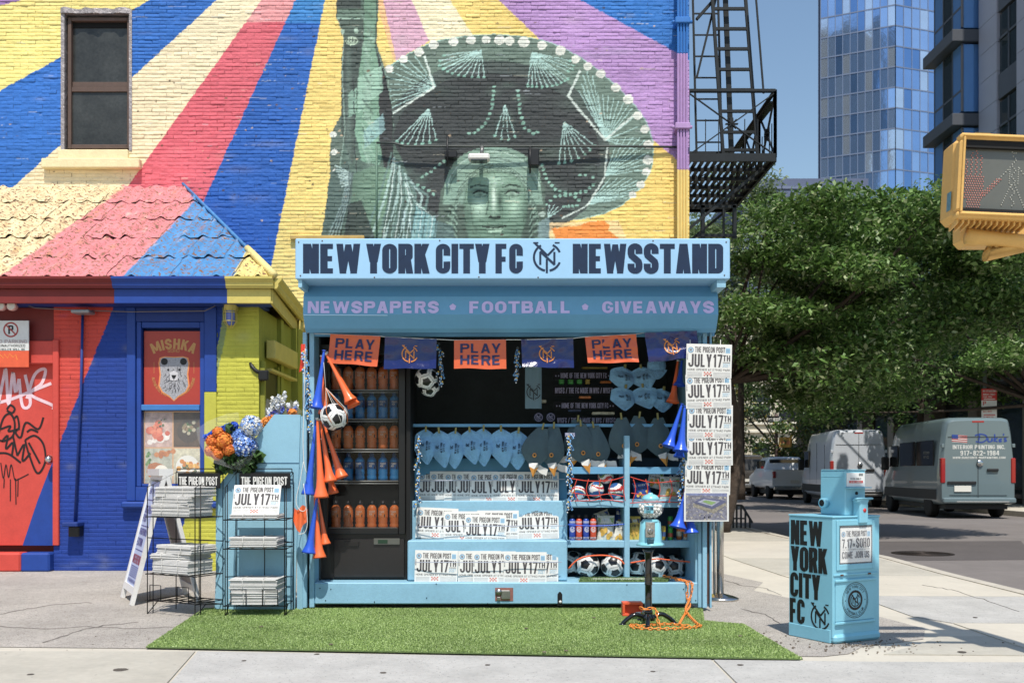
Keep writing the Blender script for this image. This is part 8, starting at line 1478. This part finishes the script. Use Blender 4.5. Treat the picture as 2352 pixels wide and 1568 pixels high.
# ---------------------------------------------------------------- trees
Mbark = mat('bark', rgb(74, 62, 52), .9, n=(9, .3), bump=(20, 1, .02)); Mlf = mat('tree_leaf', attr=True, rough=.42, spec=.5)
_n = Mlf.node_tree; _t = _n.nodes.new('ShaderNodeBsdfTranslucent'); _m = _n.nodes.new('ShaderNodeMixShader'); _m.inputs[0].default_value = .33; _p = _n.nodes['Principled BSDF']; _n.links.new(_p.inputs['Base Color'].links[0].from_socket, _t.inputs[0]); _n.links.new(_p.outputs[0], _m.inputs[1]); _n.links.new(_t.outputs[0], _m.inputs[2]); _n.links.new(_m.outputs[0], _n.nodes['Material Output'].inputs[0])
def tree(lab, base, hgt, cz, rx, ry, rz, nl, ls, seed, cols, th=.16, name='street_tree', cl=60, lean=(0, 0), keep=None):
    rg = np.random.default_rng(seed); rd_ = random.Random(seed); t = thing(name, lab, 'tree', base, group='trees along the street'); b = MB(); bx_, by_, bz_ = base; fork = Vector((lean[0]*.04, lean[1]*.04, cz-rz*.75-bz_)); b.tube(smooth3([(0, 0, 0), (lean[0]*.1, lean[1]*.1, fork.z*.5), fork], 4), [th*(1.15-.45*i/8) for i in range(9)], Mbark, 9)
    C = []; cc = Vector((lean[0], lean[1], cz-bz_))
    for i in range(cl):
        d = Vector((rd_.gauss(0, 1), rd_.gauss(0, 1), rd_.gauss(0, .9))).normalized(); r = rd_.uniform(.35, .98)**.6; p = cc+Vector((d.x*rx*r, d.y*ry*r, d.z*rz*r)); C.append(p)
        if i % 5 == 0: m_ = fork.lerp(p, .5)+Vector((rd_.uniform(-.3, .3), rd_.uniform(-.3, .3), -.1)); b.tube(smooth3([fork, m_, p], 3), [.07*th/.16, .06*th/.16, .05*th/.16, .035, .03, .02, .01], Mbark, 5, False)
    b.build('trunk', t); C = np.array([tuple(c) for c in C]); k = rg.integers(0, cl, nl); sr = np.array([rx, ry, rz])*.21; off = rg.normal(0, 1, (nl, 3)); off /= np.linalg.norm(off, axis=1)[:, None]; off *= (rg.random(nl)**.45)[:, None]*1.35; off[:, 2] *= .5
    sz_c = .7+rg.random(cl)*.7; p = C[k]+off*sr*sz_c[k][:, None]
    if keep is not None: p = p[keep(p+np.array(base))]; k = k[:len(p)]
    n = len(p); a = rg.random(n)*6.28; tl = rg.normal(0, .55, n); tr = rg.normal(0, .5, n); s = ls*(.6+rg.random(n)*.7)
    u = np.c_[np.cos(a)*np.cos(tl), np.sin(a)*np.cos(tl), np.sin(tl)]; v = np.c_[-np.sin(a)*np.cos(tr), np.cos(a)*np.cos(tr), np.sin(tr)]
    V = np.stack([p-u*s[:, None]*.5, p-v*s[:, None]*.27-u*s[:, None]*.08, p+u*s[:, None]*.5-np.array([0, 0, .15])*s[:, None], p+v*s[:, None]*.27-u*s[:, None]*.08], 1)
    CL = np.array([lin(c) for c in cols]); pk_ = rg.choice(len(cols), n, p=[.36, .36, .2, .08][:len(cols)] if len(cols) == 4 else None); Cc = CL[pk_]*(.8+.4*rg.random(n))[:, None]; Cc = np.repeat(Cc[:, None, :], 4, 1)
    link('crown', np_mesh('crown', V.reshape(-1, 3), np.arange(n*4).reshape(-1, 4), Mlf, Cc.reshape(-1, 3)), t); return t
LC = ((70, 102, 42), (96, 132, 54), (124, 154, 80), (180, 192, 140))
tree('big leafy street tree beside the fire escape, its crown reaching over the newsstand sign', (3.98, 18.8, 0), 7, 4.6, 3.0, 3.0, 2.35, 76000, .125, 11, LC, .12, lean=(2.9, .3), cl=80, keep=lambda q: (q[:, 0] > 2.75) | (q[:, 2] < 3.9))
tree('wide dense street tree in the middle, rising behind the fire escape tree', (16.4, 30.5, 0), 10, 6.2, 5.4, 3.4, 4.0, 70000, .165, 12, LC, .16, lean=(-4.1, 0), cl=64, keep=lambda q: ~((q[:, 1] < 32) & (q[:, 2] < 4.1) & (q[:, 0] > 12.6)) & ~((q[:, 0] > 10.2) & (q[:, 0] < 13.3) & (q[:, 1] > 28.6) & (q[:, 1] < 33.6) & (vnoise(q[:, 0]*2.2, q[:, 1]*2.2+q[:, 2], 3) > .36)))
tree('street tree behind the crossing signal at the right', (15.2, 37, 0), 10, 6.6, 4.6, 4.5, 3.6, 38000, .17, 13, LC, .15, lean=(-.4, 0), cl=70)
tree('slim forked street tree above the silver van', (14.9, 41, 0), 9, 6.4, 4.2, 4, 3.9, 24000, .2, 14, ((44, 72, 34), (58, 88, 42), (72, 104, 54), (140, 150, 80)), .12, lean=(-.6, 0), cl=60)
tree('low bright green tree beyond the white pickup', (15.2, 56, 0), 7, 5.0, 5.5, 4, 3.9, 18000, .24, 15, ((84, 112, 60), (104, 130, 76), (70, 96, 52), (190, 170, 60)), .12, lean=(-1, 0), cl=50)
tree('tree crown rising behind the fire escape balcony', (9.2, 40, 0), 12, 8.2, 4.5, 4.5, 4.6, 30000, .2, 16, ((96, 116, 70), (120, 140, 92), (80, 104, 58), (150, 160, 118)), .16, cl=60)
# ---------------------------------------------------------------- buildings
Mtg = [mat('tower_glass%d' % i, c, .07, .75, n=(.05, .1), bump=(.09, .06, .6)) for i, c in enumerate(((.26, .42, .70), (.36, .52, .78), (.16, .30, .56), (.60, .70, .82)))]; Mtm = mat('tower_frame', rgb(120, 134, 160), .4, .3); Mtd = mat('tower_core', rgb(40, 56, 84), .5)
tw = thing('glass_tower', 'tall blue glass tower with a sharp corner rising behind the trees', 'tower', (61.6, 160, 0)); c0 = Vector((61.6, 160, 0)); e1 = Vector((-.905, .425, 0)); e2 = Vector((.95, .31, 0)); fl = 3.3
b = MB(); q = [c0+e1*.1, c0+e1*24, c0+e1*24+Vector((0, 30, 0)), c0+e2*24+Vector((0, 30, 0)), c0+e2*24]; q[0] = c0+(e1+e2)*.0+Vector((0, .2, 0)); b.prism([(p.x, p.y) for p in (c0+Vector((0, .25, 0)), c0+e1*12+Vector((.1, .25, 0)), c0+e1*12+Vector((12, 20, 0)), c0+e2*26+Vector((0, 14, 0)), c0+e2*26+Vector((-.1, .25, 0)))], 0, 98, Mtd, 'z'); b.build('core', tw, world=True)
pm = {}
for e, n_, w_ in ((e1, 10, 1.16), (e2, 9, 1.6)):
    for i in range(n_):
        for j in range(13, 29):
            for (f0_, f1_, m_) in ((0.02, .98, 0),):
                a = c0+e*(w_*(i+.03)); c = c0+e*(w_*(i+.97)); z0, z1 = fl*j+.12, fl*(j+1)-.1; m_ = Mtg[random.choice((0, 0, 1, 2)) if (i % 3) else random.choice((1, 3, 0))]
                jt = random.uniform(-.03, .03); n3 = Vector((0, -.03, 0)); b = MB(); b.add([(a.x, a.y-.03, z0), (c.x, c.y-.03+jt, z0), (c.x, c.y-.03+jt, z1), (a.x, a.y-.03, z1)], [(0, 1, 2, 3)], m_)
                if len(tw.children) < 299: b.build('pane', tw, world=True)
b = MB()
for e, n_, w_ in ((e1, 10, 1.16), (e2, 9, 1.6)):
    for i in range(n_+1): a = c0+e*(w_*i); b.box(a.x-.05, a.x+.05, a.y-.1, a.y+.1, 30, 97, Mtm)
    for j in range(10, 30): a = c0; c = c0+e*(w_*n_); b.beam((a.x, a.y-.03, fl*j), (c.x, c.y-.03, fl*j), .12, .2, Mtm)
b.build('mullions', tw, world=True)
# dark slab block across the way, seen as the dark shape mirrored in the tower
Mdk = mat('dark_cladding', rgb(30, 44, 62), .5, n=(.3, .2)); nb = thing('office_block', 'dark office slab beyond the mural building, seen mirrored in the glass tower', 'building', (3, 78, 0)); b = MB(); b.box(-8, 12.4, 74, 88, 0, 112, Mdk); [b.box(-8.1, 6.1, 71.9, 90.1, 4*k, 4*k+1, Mtm) for k in range(0)]; b.build('wall', nb, world=True)
# right-hand modern building
rb_ = thing('modern_building', 'dark modern building at the right edge with grey panels and blue glass bays', 'building', (20, 40, 0)); Mpan = mat('grey_panel', rgb(158, 158, 170), .5, n=(1, .06)); Mdgr = mat('dark_slab', rgb(78, 82, 90), .6, n=(1, .1)); Mbg2 = mat('bay_glass', (.2, .42, .8), .06, .6); Mdg3 = mat('dark_pane', rgb(30, 44, 48), .08, spec=.8); Xb = 17.2
b = MB(); b.box(Xb+.3, 34, 30, 39.4, 4.2, 48, Mdgr); b.box(Xb+.5, 34, 28, 62, 0, 4.19, mat('lobby_dark', rgb(46, 46, 48), .5, n=(.5, .15))); b.build('wall', rb_, world=True)
for k in range(9):
    z = 5+3.1*k
    for y0, y1 in ((35.35, 36.7), (30.5, 33.95)):
        for j in range(3):
            if z+1.03*j > 6: b = MB(); b.box(Xb, Xb+.29, y0, y1, z+1.033*j+.012, z+1.033*(j+1), Mpan, .004); b.build('panel', rb_, world=True)
    b = MB(); b.box(Xb+.1, Xb+.29, 34, 35.3, z+.9, z+3.0, Mdg3); b.box(Xb+.05, Xb+.29, 34, 35.3, z, z+.88, Mdgr); b.box(Xb+.06, Xb+.12, 34.6, 34.66, z+.9, z+3.0, Mdgr); b.box(Xb+.06, Xb+.12, 34, 35.3, z+2.1, z+2.18, Mdgr); b.build('window', rb_, world=True)
    zs = 13.9+3.1*(k-3); b = MB(); b.box(Xb-.95, Xb+.29, 36.75, 39.4, zs, zs+.45, Mdgr, .02); b.build('balcony_slab', rb_, world=True)
    for y0, y1 in ((36.9, 37.6), (37.65, 38.4), (38.45, 39.2)): b = MB(); b.box(Xb-.55, Xb+.28, y0, y1, zs+.56, zs+3.05, Mbg2 if y0 != 37.65 else Mdg3); b.build('bay_window', rb_, world=True)
    b = MB(); b.box(Xb-.56, Xb-.5, 36.86, 39.25, zs+1.3, zs+1.38, Mdgr); [b.box(Xb-.57, Xb-.49, y-.03, y+.03, zs+.56, zs+3.05, Mdgr) for y in (36.87, 37.62, 38.42, 39.22)]; b.build('window_frame', rb_, world=True)
for y in (33, 37, 41, 45, 49, 54):
    b = MB(); b.box(Xb-.1, Xb+.5, y-.35, y+.35, 0, 4.1, mat('stone_pier', rgb(132, 124, 114), .7, n=(1.5, .15))); b.build('column', rb_, world=True)
    b = MB(); b.box(Xb+.35, Xb+.48, y+.5, y+3, .2, 3.6, mat('lobby_glass', rgb(44, 60, 66), .08, spec=.8)); b.build('window', rb_, world=True)
b = MB(); b.box(Xb-.6, Xb+.5, 28, 62, 4.2, 4.9, Mdgr); b.build('canopy', rb_, world=True)
# pale ornate building closing the street
ob_ = thing('pale_building', 'pale cream stone building closing the far end of the street', 'building', (14, 76, 0)); Mpale = mat('cream_stone', rgb(206, 196, 172), .8, n=(.8, .12)); Mtrim = mat('stone_trim', rgb(224, 216, 196), .8, n=(2, .1)); Mwd = mat('old_window', rgb(52, 60, 66), .2); b = MB(); b.box(9, 34, 75, 88, 0, 13.5, Mpale); b.build('wall', ob_, world=True)
for z in (4.0, 4.6, 7.8, 8.2, 11.6, 13.1): b = MB(); b.box(8.9, 34.1, 74.8, 74.999, z, z+.22, Mtrim, .03); b.build('cornice', ob_, world=True)
for k in range(9):
    for z in (1.0, 5.2, 9.0):
        x = 10+2.7*k; b = MB(); b.box(x, x+1.3, 74.9, 74.998, z, z+2.1, Mwd); b.build('window', ob_, world=True); f_ = ob_.children[-1]; b = MB(); [b.box(*q, 74.84, 74.95, *r_, Mtrim, .02) for q, r_ in (((x-.14, x-.001), (z-.1, z+2.2)), ((x+1.301, x+1.44), (z-.1, z+2.2)), ((x-.2, x+1.5), (z+2.201, z+2.4)), ((x-.2, x+1.5), (z-.25, z-.101)))]; b.box(x, x+1.3, 74.86, 74.899, z+1.0, z+1.08, Mtrim); b.build('window_frame', f_); f_.children[0].location = (0, 0, 0)
b = MB(); b.box(9.5, 13.5, 74.3, 74.79, 2.9, 3.3, mat('teal_awning', rgb(60, 140, 170), .6), .05); b.build('awning', ob_, world=True)
lw = thing('slate_building', 'low blue-grey roofed building far behind the trees', 'building', (28, 90, 0)); b = MB(); b.box(22, 34, 95, 110, 0, 29, mat('slate_blue', rgb(92, 104, 134), .7, n=(.4, .1))); b.build('wall', lw, world=True)
for k in range(5): b = MB(); b.box(21.9, 34.1, 94.9, 94.99, 20+2*k, 20.25+2*k, mat('slate_band', rgb(112, 124, 152), .7)); b.build('band', lw, world=True)
